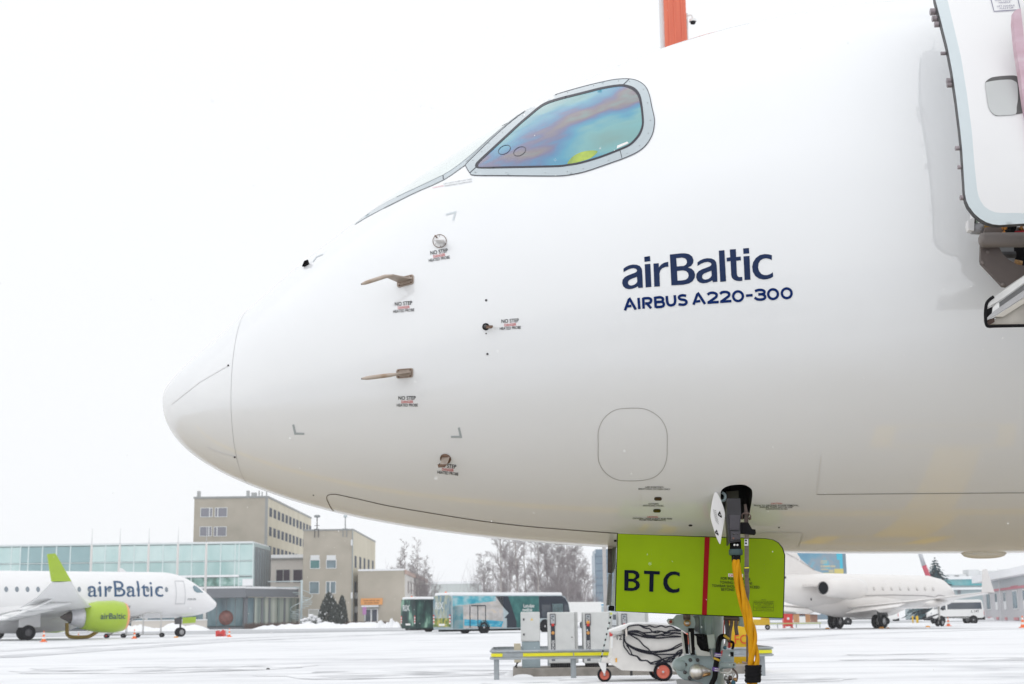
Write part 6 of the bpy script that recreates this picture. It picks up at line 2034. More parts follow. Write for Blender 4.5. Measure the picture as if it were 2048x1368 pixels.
CHOCK = mat('chock_orange', (.78, .33, .03), .6, var=.05)
chock0 = None
def chock(px, py, label, w):
    global chock0
    p = gnd(px, py)
    s_ = w * p.y / FPX
    if chock0 is None:
        chock0 = MB().slab([(-.5, -.2, 0), (.5, -.2, 0), (.32, -.2, .3), (-.32, -.2, .3)], (0, .4, 0)).build('wheel_chock', CHOCK)
        tag(chock0, label, 'chock', 'orange wheel chocks')
        o = chock0
    else:
        o = chock0.copy()
        COL.objects.link(o)
        o['label'] = label
    o.location = p
    o.scale = (s_, s_, s_)
chock(55, 1279.5, 'orange chock at the main wheels of the left airliner', 11)
chock(352, 1275.5, 'orange chock at the nose wheels of the left airliner', 9)
chock(1655, 1258, 'orange chock at the left pair of main wheels of the business jet', 9)
chock(1763, 1257.2, 'long orange chock before the right pair of main wheels of the business jet', 11)
chock(1776, 1256.5, 'orange chock behind the right pair of main wheels of the business jet', 6)
chock(1856, 1254.3, 'orange chock at the nose wheel of the business jet', 9)

RIMP = mat('rim_pale', (.40, .40, .41), .45, var=.12, scale=6)
def wheel(parent, c, ax, r, w, rimr=.55, name='wheel', rm=None):
    o = MB().lathe([(-w / 2, r * rimr), (-w / 2, r * .85), (-w * .36, r * .97), (0, r), (w * .36, r * .97), (w / 2, r * .85), (w / 2, r * rimr)], c, ax, 22).build(name, TYRE, parent)
    MB().lathe([(-w * .42, .001), (-w * .42, r * rimr), (w * .42, r * rimr), (w * .36, r * rimr * .5), (w * .46, r * rimr * .3), (w * .46, .001)], c, ax, 16).build('rim', rm or RIMP, o)
    return o

# ------------------------------------------------------------------ the airliner parked on the left
hx, hy = .783, .622
hn = math.hypot(hx, hy)
rzA = math.atan2(hy, hx)
ngp = gnd(360, 1273.5)
LA = thing('parked_airliner', 'white airliner with lime green engines and winglets parked on the left', 'airliner', (ngp.x - 14.0 * hx / hn, ngp.y - 14.0 * hy / hn, 0), rzA)
XN = 17.2                                                    # nose tip ahead of the main wheels
LP = lambda s, ph, o=0.0: (lambda q_: (XN - q_[0], -q_[1], q_[2]))(PS(s, ph))
ts2 = [x * x for x in np.linspace(0, 2.5, 50)] + list(np.linspace(6.8, 26, 22)) + list(np.linspace(26.8, 38.4, 16))
v_, f_ = fuselage_grid(ts2, 72)
v_ = [(XN - p_[0], -p_[1], p_[2]) for p_ in v_]
MB().add(v_, [tuple(reversed(t)) for t in f_], True).build('fuselage', PAINT2, LA)
def off_skin(s, z, o=.012):
    """point just outside the right side of the hull at station s and height z"""
    T, B, w = (float(q_) for q_ in prof(s))
    zm = B + (T - B) * .47
    h_ = (T - zm) if z > zm else (zm - B)
    sp_ = max(-1, min(1, (z - zm) / h_))
    ph = math.asin(sp_)
    p_ = LP(s, ph)
    n_ = V((0, -math.cos(ph), math.sin(ph)))
    return V(p_) + n_ * o
for k in range(26):
    s = 5.3 + k * .81
    mb = MB()
    mb.add([off_skin(s + .15 * math.cos(2 * PI * i / 12), 3.78 + .21 * math.sin(2 * PI * i / 12), .012) for i in range(12)], [tuple(range(12))])
    mb.build('cabin_window', mat('cabin_glass', (.20, .24, .28), .15, var=.05, coat=.5), LA)
cw = [(1.60, 3.55), (2.35, 3.53), (2.66, 3.70), (2.72, 3.98), (2.55, 4.14), (2.25, 4.08), (1.9, 3.82)]
MB().add([off_skin(s, z, .02) for s, z in cw] + [off_skin(2.3, 3.8, .03)], [(i, (i + 1) % 7, 7) for i in range(7)]).build('cockpit_window', mat('cockpit_glass', (.13, .22, .27), .1, coat=.6, var=.05), LA)
def outline(name, s0, s1, z0, z1, w_, mt, sides='lrtb'):
    mb = MB()
    def seg(sa, za, sb, zb, ds, dz):
        n = 8
        for i in range(n):
            t0, t1 = i / n, (i + 1) / n
            P_ = [(sa + (sb - sa) * t0, za + (zb - za) * t0), (sa + (sb - sa) * t1, za + (zb - za) * t1)]
            mb.add([off_skin(*P_[0]), off_skin(*P_[1]), off_skin(P_[1][0] + ds, P_[1][1] + dz), off_skin(P_[0][0] + ds, P_[0][1] + dz)], [(0, 1, 2, 3)])
    if 't' in sides: seg(s0, z1, s1, z1, 0, w_)
    if 'b' in sides: seg(s0, z0, s1, z0, 0, w_)
    if 'l' in sides: seg(s0, z0, s0, z1, w_, 0)
    if 'r' in sides: seg(s1, z0, s1, z1, w_, 0)
    return mb.build(name, mt, LA)
outline('passenger_door', 3.55, 4.4, 2.62, 4.45, .05, mat('door_line', (.45, .46, .48), .5, var=0))
outline('cargo_door', 8.3, 10.2, 1.9, 2.45, .07, mat('cargo_line', (.30, .30, .32), .5, var=0), 'ltr')
def side_text(body, s_end, z0, height, width, mt, name, bold=0.02):
    """lettering on the right side, its end at station s_end (towards the nose)"""
    vs_, fs_ = glyphs(body, 'LEFT', bold)
    x0, x1 = min(q_.x for q_ in vs_), max(q_.x for q_ in vs_)
    bm = bmesh.new()
    bv = [bm.verts.new((q_.x, q_.y, 0)) for q_ in vs_]
    for t in fs_:
        try:
            bm.faces.new([bv[i] for i in t])
        except ValueError:
            pass
    bmesh.ops.triangulate(bm, faces=bm.faces[:])
    for _ in range(4):
        es = [e for e in bm.edges if e.calc_length() > .12]
        if not es:
            break
        bmesh.ops.subdivide_edges(bm, edges=es, cuts=1)
        bmesh.ops.triangulate(bm, faces=[f for f in bm.faces if len(f.verts) > 3])
    for q_ in bm.verts:
        s = s_end + width * (1 - (q_.co.x - x0) / (x1 - x0))
        q_.co = off_skin(s, z0 + q_.co.y / .69 * height, .016)
    mb = MB().addbm(bm)
    return mb.build(name, mt, LA)
side_text('airBaltic', 5.6, 3.22, 1.25, 6.3, mat('livery_blue', (.012, .07, .17), .4, var=0, coat=.3), 'brand_lettering', .0)
side_text('A220-300', 2.5, 2.95, .14, .85, mat('faded_ink', (.25, .27, .28)), 'type_lettering')
# wings, engines, gear
LIMEF = mat('lime_paint_far', (.36, .52, .02), .35, coat=.4, var=.03, scale=2)
WINGG = mat('wing_grey', (.82, .825, .83), .45, var=.04)
for sd in (-1, 1):
    root = [(4.6, 1.5 * sd, 1.75), (-2.6, 1.5 * sd, 1.75)]
    secs = [(1.4, 6.0, -2.0, 1.95, .85), (5.6, 4.2, -1.6, 2.3, .60), (11.5, .8, -2.3, 3.1, .32), (16.6, -1.9, -3.2, 4.0, .16)]
    mb = MB()
    nsec = 14
    for (y, xl, xt, z, th) in secs:
        for i in range(nsec):
            a = 2 * PI * i / nsec
            cx_ = (1 + math.cos(a)) / 2
            zz_ = math.sin(a) * th / 2 * (1.25 - .9 * abs(cx_ - .65)) * (1.0 if math.sin(a) > 0 else .55)
            mb.v.append((xt + (xl - xt) * cx_, sd * y, z + zz_ - (1 - cx_) * .1))
    for i in range(len(secs) - 1):
        for j in range(nsec):
            f4 = (i * nsec + j, i * nsec + (j + 1) % nsec, (i + 1) * nsec + (j + 1) % nsec, (i + 1) * nsec + j)
            mb.f.append(f4 if sd > 0 else f4[::-1])
            mb.sm.append(True)
    wg = mb.build('wing', WINGG, LA)
    # flap lowered behind the trailing edge, with track fairings
    for (y0, y1, xa, xb, z0, z1) in ((1.9, 6.0, -2.0, -1.6, 1.8, 2.15), (6.3, 11.2, -1.6, -1.3, 2.2, 2.9)):
        MB().slab([(xa + .25, sd * y0, z0 - .02), (xb + .25, sd * y1, z1 - .02), (xb - .7, sd * y1, z1 - .45), (xa - 1.1, sd * y0, z0 - .62)], (0, 0, -.09)).build('flap', WINGG, wg)
    for y, x, z in ((4.4, -1.8, 1.85), (7.2, -1.6, 2.15), (9.8, -1.4, 2.55)):
        MB().tube([(x + 2.2, sd * y, z + .05), (x + .6, sd * y, z - .15), (x - .8, sd * y, z - .28), (x - 1.6, sd * y, z - .34)], [.05, .22, .18, .03], 10).build('flap_fairing', WINGG, wg)
    wl_ = MB()
    tip = [(-1.9, 16.6, 3.95), (-3.25, 16.6, 3.93), (-3.9, 17.3, 5.7), (-3.35, 17.3, 5.75)]
    wl_.slab([(x, sd * y, z) for x, y, z in tip], (0, sd * .12, 0))
    wl_.build('winglet', LIMEF, LA)
    # engine
    ey, ex, ez = 5.7 * sd, 5.5, 1.66
    ng = MB().lathe([(0, .86), (-.03, .96), (-.25, 1.10), (-1.0, 1.22), (-2.2, 1.16), (-3.0, .98), (-3.4, .86), (-3.38, .80), (-2.6, .78)], (ex + 1.2, ey, ez), (1, 0, 0), 36).build('engine_nacelle', LIMEF, LA)
    MB().lathe([(.012, .88), (.0, .97), (-.10, 1.03), (-.22, 1.095), (-.24, 1.10)], (ex + 1.2, ey, ez), (1, 0, 0), 36).build('intake_lip', mat('lip_orange', (.80, .36, .16), .4, var=.05), ng)
    MB().lathe([(-.5, .84), (-.5, .001)], (ex + 1.2, ey, ez), (1, 0, 0), 28).build('fan', DKGREY, ng)
    MB().lathe([(-2.9, .80), (-3.5, .80), (-4.25, .56), (-4.3, .50)], (ex + 1.2, ey, ez), (1, 0, 0), 30).build('core_cowl', mat('cowl_silver', (.60, .60, .63), .35, metal=.5, var=.06), ng)
    MB().lathe([(-4.0, .42), (-4.4, .38), (-5.0, .08), (-5.05, .001)], (ex + 1.2, ey, ez), (1, 0, 0), 20).build('exhaust_cone', mat('exhaust_dark', (.10, .085, .08), .5, metal=.4, var=.2), ng)
    MB().slab([(ex + .2, ey, ez + 1.1), (ex - 3.2, ey, ez + .55), (ex - 4.6, ey, ez + .55), (ex - 4.2, ey, ez + 1.0), (ex - 2, ey, ez + 1.3)], (0, .16, 0)).build('pylon', PAINT2, ng)
    if sd < 0:
        mb = MB()
        text_flat(mb, 'airBaltic', (0, 0, 0), (1, 0, 0), (0, 1, 0), 1.0, 'CENTER', .01)
        w_ = max(p_[0] for p_ in mb.v) - min(p_[0] for p_ in mb.v)
        for i, p_ in enumerate(mb.v):
            x = p_[0] / w_ * 1.95
            zz_ = p_[1] / .69 * .42 - .18
            mb.v[i] = (ex - .25 + x, ey - math.sqrt(1.235 ** 2 - zz_ ** 2), ez + zz_)
        mb.build('brand_lettering', mat('livery_blue_dark', (.02, .06, .09), .4, var=0), ng)
        mb = MB()
        text_flat(mb, 'airBaltic', (0, 0, 0), (1, 0, 0), (0, 1, 0), 1.0, 'CENTER', .01)
        mb.v = [(-2.75 + p_[0] / w_ * .85, -16.78 - (p_[1] * .3) * .4, 4.25 + p_[1] * .30) for p_ in mb.v]
        mb.build('winglet_lettering', INK, LA)
    # main gear
    mg = MB().tube([(0, sd * 3.35, .55), (0, sd * 3.3, 1.9)], .14, 10).build('main_gear', mat('gear_dark', (.16, .17, .18), .5, var=.1), LA)
    for q_ in (-.42, .42):
        wheel(mg, V((0, sd * 3.35 + q_, .56)), V((0, sd, 0)), .56, .36, .5, 'wheel', mat('hub_dark', (.13, .13, .14), .5, var=.1))
    MB().slab([(.9, sd * 3.75, .95), (-.7, sd * 3.75, .95), (-.7, sd * 3.7, 1.9), (.9, sd * 3.7, 1.9)], (0, .06 * sd, 0)).build('gear_door', PAINT2, mg)
MB().lathe([(-4.6, .2), (-4.2, .9), (-2.5, 1.55), (1, 1.7), (4.5, 1.5), (6.2, .9), (6.8, .1)], (0, 0, 2.15), (1, 0, 0), 26).build('belly_fairing', PAINT2, LA)
ngx = 14.0
ngr = MB().tube([(ngx, 0, .38), (ngx, 0, 1.7)], [.07, .10], 10).build('nose_gear', mat('gear_dark', (.16, .17, .18)), LA)
for q_ in (-.22, .22):
    wheel(ngr, V((ngx, q_, .37)), V((0, -1, 0)), .37, .22, .58)
MB().slab([(ngx + 1.15, -.5, 1.6), (ngx - .05, -.5, 1.55), (ngx - .05, -.52, 1.05), (ngx + 1.1, -.52, 1.12)], (0, .04, 0)).build('gear_door', LIMEF, ngr)
MB().slab([(ngx - .1, -.45, 1.55), (ngx - .75, -.45, 1.5), (ngx - .7, -.45, 1.02), (ngx - .1, -.45, 1.02)], (0, .04, 0)).build('gear_door', DKGREY, ngr)
fin = MB()
fin.slab([(-17.6, -.12, 4.6), (-13.2, -.12, 5.15), (-18.3, -.12, 10.8), (-20.6, -.12, 10.8)], (0, .24, 0))
fin.build('tail_fin', LIMEF, LA)
MB().slab([(-17.6, 0, 4.5), (-19.6, 0, 4.5), (-21.4, -5.8, 5.1), (-20.2, -5.8, 5.1)], (0, 0, .15)).slab([(-17.6, 0, 4.5), (-19.6, 0, 4.5), (-21.4, 5.8, 5.1), (-20.2, 5.8, 5.1)], (0, 0, .15)).build('tailplane', WINGG, LA)
MB().slab([(9.2, -.02, 5.2), (8.6, -.02, 5.2), (8.5, -.02, 5.52), (8.75, -.02, 5.52)], (0, .04, 0)).build('blade_antenna', PAINT2, LA)

# heater duct, steps and tow head beside it
DUCT = mat('duct_ochre', (.42, .27, .03), .6, var=.12, scale=3)
hp = gnd(150, 1278.5)
duct = MB().tube(catmull([(at(134, 1246, hp.y).x, hp.y, at(134, 1246, hp.y).z), (at(134, 1262, hp.y).x, hp.y, at(134, 1262, hp.y).z), (at(136, 1273, hp.y).x, hp.y - .1, .35), (at(146, 1277, hp.y).x, hp.y - .2, .17), (at(175, 1277, hp.y).x, hp.y - .2, .17), (at(188, 1272, hp.y).x, hp.y, .40), (at(199, 1265, hp.y).x, hp.y, .7)], 5), .14, 10).build('heater_duct', DUCT)
tag(duct, 'bent ochre heating duct leading from the ground up into the green engine', 'duct')
sp_ = gnd(262, 1276)
ps = thing('passenger_steps', 'wheeled steel passenger steps under the belly of the left airliner', 'steps', (sp_.x, sp_.y + 2, 0), R(10))
SPALE = mat('step_pale', (.55, .55, .54), .5, var=.08)
for k in range(9):
    MB().boxb(-2.1 + k * .26, -1.75 + k * .26, -.5, .5, .25 + k * .18, .29 + k * .18).build('tread', SPALE, ps)
for y in (-.52, .52):
    MB().tube([(-2.3, y, .2), (.35, y, 1.95), (1.9, y, 1.95)], .05, 6).build('stringer', SPALE, ps)
    MB().tube([(-2.3, y, .2), (-2.3, y, 1.0), (.35, y, 2.9)], .03, 6).build('handrail', SPALE, ps)
    for x in (-.9, .4, 1.8):
        MB().tube([(x, y, .2), (x, y, 1.9 if x > 0 else 1.1)], .03, 6).build('post', SPALE, ps)
    MB().tube([(-2.5, y, .25), (1.9, y, .25)], .05, 6).build('chassis', SPALE, ps)
for x in (-2.4, -1.1, .0, 1.9):
    for y in (-.6, .6):
        wheel(ps, V((x, y, .18)), V((0, -1, 0)), .18, .12, .5, 'wheel', REDP if x < -2 else DKGREY)
tp_ = gnd(440, 1273)
tw = thing('tow_head', 'small red tow head lying on the snow ahead of the left airliner', 'tow head', tp_)
k_ = tp_.y / FPX
mb = MB()
mb.slab([(-8.5 * k_, 0, .0), (9 * k_, 0, 0), (9 * k_, 0, 11 * k_), (4 * k_, 0, 13 * k_), (0, 0, 8 * k_), (-3.5 * k_, 0, 12 * k_), (-9 * k_, 0, 10.5 * k_)], (0, .5, 0))
mb.build('body', REDP, tw)
MB().boxb(-5 * k_, 5 * k_, -.06, -.01, 2 * k_, 4.5 * k_).build('bar', mat('dark_red', (.35, .02, .02), .5, var=.05), tw)
MB().tube([(9 * k_, .2, 3 * k_), (18 * k_, .2, 1 * k_)], .04, 6).build('hook', REDP, tw)

# ------------------------------------------------------------------ business jet on the right
q0, q1 = gnd(1665, 1258), gnd(1766, 1256.5)
bm_ = (q0 + q1) / 2
jx, jy = .72, .694
BJ = thing('business_jet', 'white business jet seen from behind, parked on the right beyond the nose gear', 'jet', (bm_.x, bm_.y, 0), math.atan2(jy, jx))
JP = mat('jet_ivory_paint', (.74, .71, .685), .3, coat=.5, var=.02, scale=.6)
st_ = [(14.9, .02, .02, 2.35), (14.5, .35, .38, 2.42), (13.6, .75, .80, 2.58), (12.3, 1.1, 1.15, 2.75), (10.5, 1.28, 1.33, 2.80), (6, 1.3, 1.35, 2.80), (0, 1.3, 1.35, 2.80), (-4.5, 1.28, 1.33, 2.82), (-8, 1.05, 1.15, 2.95), (-11, .7, .85, 3.2), (-13.5, .35, .45, 3.5), (-14.6, .05, .05, 3.6)]
mb = MB()
n = 36
for (x, w_, h_, z) in st_:
    for j in range(n):
        a = 2 * PI * j / n
        mb.v.append((x, w_ * math.cos(a), z + h_ * math.sin(a)))
for i in range(len(st_) - 1):
    for j in range(n):
        mb.f.append((i * n + j, i * n + (j + 1) % n, (i + 1) * n + (j + 1) % n, (i + 1) * n + j))
        mb.sm.append(True)
mb.build('fuselage', JP, BJ)
MB().lathe([(-7.0, .1), (-5.5, .75), (-3, 1.15), (1, 1.3), (4.5, 1.15), (7, .6), (8, .05)], (0, 0, 2.05), (1, 0, 0), 28).build('belly_fairing', JP, BJ)
for k in range(9):
    MB().lathe([(0, .15), (.004, .15), (.004, .001)], (9.3 - k * 1.25, -1.31, 3.0), (0, -1, .1), 12).build('cabin_window', mat('jet_window', (.64, .61, .59), .2, var=.05, coat=.4), BJ)
ckw = [(11.7, 3.05), (12.9, 2.95), (12.7, 3.35), (11.9, 3.5)]
MB().add([(x, -math.sqrt(max(.01, (1.30 - (x - 10) * .13) ** 2 - (z - 2.75) ** 2)) - .02, z) for x, z in ckw], [(0, 1, 2, 3)]).build('cockpit_window', GLASSD, BJ)
cl = mat('cheat_line', (.33, .31, .31), .5, var=.05)
mb = MB()
lp_ = [(-3.5, 2.45), (3, 2.55), (8, 2.5), (9.6, 2.38), (10.1, 2.55), (12.5, 2.35), (14.0, 2.2)]
for i in range(len(lp_) - 1):
    (xa, za), (xb, zb) = lp_[i], lp_[i + 1]
    wid = lambda x: float(np.interp(x, [s_[0] for s_ in st_][::-1], [s_[1] for s_ in st_][::-1]))
    for sd in (-1,):
        m_ = 6
        for j in range(m_):
            x0_, x1_ = xa + (xb - xa) * j / m_, xa + (xb - xa) * (j + 1) / m_
            z0_, z1_ = za + (zb - za) * j / m_, za + (zb - za) * (j + 1) / m_
            f = lambda x, z: (x, -wid(x) * math.sqrt(max(.05, 1 - ((z - 2.8) / 1.36) ** 2)) - .02, z)
            mb.add([f(x0_, z0_), f(x1_, z1_), f(x1_, z1_ - .07), f(x0_, z0_ - .07)], [(0, 1, 2, 3)])
mb.build('trim_line', cl, BJ)
for sd in (-1, 1):
    mb = MB()
    secs = [(1.0, 4.4, -2.8, 1.55, .55), (6.5, 1.0, -2.9, 1.95, .34), (13.2, -3.2, -4.8, 2.45, .14)]
    for (y, xl, xt, z, th) in secs:
        for i in range(12):
            a = 2 * PI * i / 12
            cx_ = (1 + math.cos(a)) / 2
            mb.v.append((xt + (xl - xt) * cx_, sd * y, z + math.sin(a) * th / 2 * (1.2 - .8 * abs(cx_ - .6))))
    for i in range(2):
        for j in range(12):
            f4 = (i * 12 + j, i * 12 + (j + 1) % 12, (i + 1) * 12 + (j + 1) % 12, (i + 1) * 12 + j)
            mb.f.append(f4 if sd > 0 else f4[::-1])
            mb.sm.append(True)
    wg = mb.build('wing', JP, BJ)
    MB().slab([(-3.3, sd * 13.1, 2.42), (-4.9, sd * 13.1, 2.42), (-5.7, sd * 13.7, 3.95), (-5.25, sd * 13.7, 4.0)], (0, sd * .10, 0)).build('winglet', JP, BJ)
    for y, x, z in ((4.2, -2.9, 1.6), (8.6, -3.4, 1.98)):
        MB().tube([(x + 1.9, sd * y, z), (x + .5, sd * y, z - .2), (x - .6, sd * y, z - .22), (x - 1.2, sd * y, z - .15)], [.05, .24, .2, .03], 10).build('flap_fairing', JP, wg)
    MB().slab([(-2.75, sd * 1.6, 1.5), (-2.95, sd * 6.0, 1.85), (-3.9, sd * 6.0, 1.62), (-3.9, sd * 1.6, 1.22)], (0, 0, -.06)).build('flap', JP, wg)
    ey, ez = sd * 2.45, 2.98
    ng = MB().lathe([(0, .60), (-.15, .70), (-1.2, .82), (-2.6, .80), (-4.0, .63), (-4.9, .48), (-4.88, .44), (-4.2, .42)], (-3.1, ey, ez), (1, 0, 0), 30).build('engine_nacelle', JP, BJ)
    MB().lathe([(-4.84, .425), (-4.84, .001)], (-3.1, ey, ez), (1, 0, 0), 24).build('nozzle', mat('nozzle_black', (.004, .005, .008), .8, var=.2, spec=.05), ng)
    MB().lathe([(-4.895, .465), (-4.905, .42)], (-3.1, ey, ez), (1, 0, 0), 24).build('nozzle_ring', DKGREY, ng)
    MB().lathe([(-.15, .58), (-.15, .001)], (-3.1, ey, ez), (1, 0, 0), 20).build('fan', DKGREY, ng)
    MB().slab([(-5.2, sd * .9, 3.1), (-8.4, sd * .8, 3.1), (-8.6, sd * 1.85, 3.1), (-5.4, sd * 1.6, 3.1)], (0, 0, .14)).build('pylon', JP, ng)
    mg = MB().tube([(0, sd * 1.95, .5), (-.1, sd * 1.9, 1.6)], .11, 8).build('main_gear', mat('gear_dark', (.16, .17, .18)), BJ)
    for q_ in (-.30, .30):
        wheel(mg, V((0, sd * 1.95 + q_, .53)), V((0, sd, 0)), .53, .30, .55, 'wheel', mat('hub_grey', (.42, .42, .43), .4, metal=.5, var=.1))
    MB().slab([(.6, sd * 2.3, .85), (-.5, sd * 2.3, .85), (-.5, sd * 2.2, 1.5), (.6, sd * 2.2, 1.5)], (0, .05 * sd, 0)).build('gear_door', DKGREY, mg)
MB().slab([(-3.6, -.14, 4.02), (-5.6, -.14, 4.35), (-7.2, -.14, 5.1), (-10.6, -.14, 8.3), (-14.0, -.14, 8.3), (-12.0, -.14, 3.75), (-7.0, -.14, 3.7)], (0, .28, 0)).build('tail_fin', JP, BJ)
mb = MB()
fin_l = [(-10.2, 6.6), (-9.6, 5.7), (-8.2, 5.3), (-5.6, 4.4)]
for i in range(3):
    (xa, za), (xb, zb) = fin_l[i], fin_l[i + 1]
    mb.slab([(xa, -.15, za), (xb, -.15, zb), (xb, -.15, zb - .06), (xa + .05, -.15, za)], (0, -.01, 0))
mb.build('fin_joint', cl, BJ)
MB().slab([(-10.8, 0, 8.3), (-13.6, 0, 8.3), (-15, -4.4, 8.2), (-14, -4.4, 8.2)], (0, 0, .12)).slab([(-10.8, 0, 8.3), (-13.6, 0, 8.3), (-15, 4.4, 8.2), (-14, 4.4, 8.2)], (0, 0, .12)).build('tailplane', JP, BJ)
MB().lathe([(0, .20), (.03, .20), (.03, .001)], (-13.6, -.25, 3.5), (-.75, -.65, 0), 14).build('exhaust_port', BAY, BJ)
for x, z in ((-7.6, 2.2), (-10.2, 3.75)):
    MB().lathe([(0, .10), (.02, .10), (.02, .001)], (x, -1.1 if x > -8 else -.78, z), (0, -1, 0), 10).build('drain_port', DKGREY, BJ)
jn = 12.2
ngr = MB().tube([(jn, 0, .3), (jn, 0, 1.8)], [.06, .10], 8).build('nose_gear', mat('leg_pale', (.5, .49, .47), .4, var=.08), BJ)
for q_ in (-.2, .2):
    wheel(ngr, V((jn, q_, .30)), V((0, -1, 0)), .30, .2, .55)
MB().tube([(jn - .1, 0, 1.0), (jn - 1.6, 0, .75), (jn - 2.2, .1, .55)], [.05, .09, .07], 8).build('drag_brace', DKGREY, ngr)

# ------------------------------------------------------------------ road vehicles
def van(name, label, loc, rz, L_, H_, Wd, body, glass_ok=True, cat='van'):
    """van pointing along local -x (nose at left when seen from the front side), near side at y = -Wd/2"""
    t = thing(name, label, cat, loc, rz)
    w = Wd / 2
    prof_ = [(-.50, .22), (-.50, .42), (-.475, .50), (-.36, .58), (-.27, .93), (-.22, .985), (-.10, 1.0), (.44, 1.0), (.485, .95), (.50, .55), (.50, .22)]
    mb = MB()
    mb.slab([(x * L_, -w, z * H_) for x, z in prof_], (0, Wd, 0))
    bm = bmesh.new()
    vv = [bm.verts.new(p_) for p_ in mb.v]
    for f in mb.f:
        bm.faces.new([vv[i] for i in f])
    bmesh.ops.bevel(bm, geom=[e for e in bm.edges], offset=.05 * H_, segments=2, affect='EDGES', profile=.6)
    MB().addbm(bm).build('body', body, t)
    win_ = [(-.345, .60), (-.265, .88), (-.235, .88), (-.235, .58)]
    for y, s_ in ((-w - .012, 1), (w + .012, -1)):
        MB().slab([(x * L_, y, z * H_) for x, z in win_], (0, .02 * s_, 0)).build('side_window', GLASSD, t)
        if glass_ok:
            MB().slab([(-.20 * L_, y, .60 * H_), (.465 * L_, y, .60 * H_), (.455 * L_, y, .88 * H_), (-.20 * L_, y, .88 * H_)], (0, .02 * s_, 0)).build('side_window', GLASSD, t)
        MB().boxb(-.28 * L_, .30 * L_, y, y + .02 * s_, .25 * H_, .29 * H_).build('rub_strip', BLACK, t)
    MB().slab([(-.352 * L_, -w * .85, .62 * H_), (-.352 * L_, w * .85, .62 * H_), (-.272 * L_, w * .8, .91 * H_), (-.272 * L_, -w * .8, .91 * H_)], (-.03, 0, .01)).build('windscreen', GLASSD, t)
    MB().slab([(.503 * L_, -w * .8, .58 * H_), (.503 * L_, w * .8, .58 * H_), (.495 * L_, w * .78, .88 * H_), (.495 * L_, -w * .78, .88 * H_)], (.02, 0, 0)).build('rear_window', GLASSD, t)
    MB().boxb(-.515 * L_, -.46 * L_, -w * .98, w * .98, .14 * H_, .27 * H_).build('bumper', BLACK, t)
    MB().boxb(.47 * L_, .515 * L_, -w * .98, w * .98, .14 * H_, .27 * H_).build('bumper', BLACK, t)
    for s_ in (-1, 1):
        MB().boxb(.49 * L_, .508 * L_, s_ * w * .86 - .06, s_ * w * .86 + .06, .34 * H_, .55 * H_).build('tail_light', REDP, t)
        MB().boxb(-.508 * L_, -.47 * L_, s_ * w * .75 - .12, s_ * w * .75 + .12, .40 * H_, .48 * H_).build('headlight', mat('lamp_clear', (.6, .62, .64), .1, var=0, coat=.6), t)
        MB().rbox(-.30 * L_ - .05, -.30 * L_ + .07, s_ * (w + .14) - .09, s_ * (w + .14) + .09, .56 * H_, .66 * H_, .02).build('mirror', BLACK, t)
        for x in (-.335, .29):
            MB().lathe([(0, .19 * H_), (.01, .19 * H_), (.01, .001)], (x * L_, s_ * (w - .0), .15 * H_), (0, s_, 0), 20).build('wheel_arch', BLACK, t)
            wheel(t, V((x * L_, s_ * (w - .08), .145 * H_)), V((0, s_, 0)), .145 * H_, .22, .62)
    return t
mp = gnd(1917, 1247)
mv_ = van('minibus', 'white minibus with dark side windows marked L147 at the right', (mp.x, mp.y + 1, 0), R(2), 5.35, 2.38, 2.0, WHITE, cat='minibus')
text_flat(mb := MB(), 'L 147', (1.75, -1.016, 1.08), (1, 0, 0), (0, 0, 1), .36, 'CENTER', .01)
mb.build('number', INK, mv_)
v2 = gnd(1738, 1249)
van('delivery_van', 'white van half hidden behind the business jet belly', (v2.x, v2.y + 1, 0), R(-3), 6.2, 2.2, 2.0, WHITE, False)
dv = at(2047, 1225, 215)
van('dark_van', 'dark grey van at the right edge in front of the striped hall', (dv.x, dv.y, 0), R(25), 4.4, 1.95, 1.9, mat('van_dark', (.035, .045, .06), .3, coat=.6, var=.05))
wv = at(1144, 1220, 138)
tr_ = thing('white_truck', 'white box truck with rounded cab behind the front of the long bus', 'truck', (wv.x, wv.y, 0), R(20))
MB().rbox(-1.0, 2.6, -1.1, 1.1, .7, 2.55, .06).build('box', WHITE, tr_)
cabm = MB()
cabm.slab([(-2.9, -1.05, .5), (-2.95, -1.05, 1.3), (-2.5, -1.05, 2.2), (-2.2, -1.05, 2.75), (-1.1, -1.05, 2.6), (-1.05, -1.05, .5)], (0, 2.1, 0))
cabm.build('cab', WHITE, tr_)
MB().slab([(-2.7, -1.06, 1.4), (-2.35, -1.06, 2.15), (-1.6, -1.06, 2.15), (-1.6, -1.06, 1.4)], (0, -.02, 0)).build('side_window', GLASSD, tr_)
for x in (-2.1, 1.6):
    for s_ in (-1, 1):
        wheel(tr_, V((x, s_ * .95, .42)), V((0, s_, 0)), .42, .28, .6)
bv = at(1213, 1220, 150)
ev = thing('white_coach', 'white coach with a blue roof line beyond the converter cabinets', 'coach', (bv.x, bv.y, 0), R(8))
MB().rbox(-2.6, 4.2, -1.2, 1.2, .45, 2.6, .1).build('body', WHITE, ev)
MB().boxb(-2.62, 4.22, -1.22, 1.22, 2.28, 2.42).build('roof_line', mat('line_blue', (.04, .30, .52), .5, var=.03), ev)
for k in range(5):
    MB().boxb(-2.4 + k * 1.3, -1.25 + k * 1.3, -1.215, -1.19, 1.25, 2.2).build('side_window', mat('coach_glass', (.42, .50, .54), .15, var=.1), ev)
for x in (-1.6, 3.0):
    for s_ in (-1, 1):
        wheel(ev, V((x, s_ * 1.05, .45)), V((0, s_, 0)), .45, .28, .6)
cv = at(1237, 1232, 120)
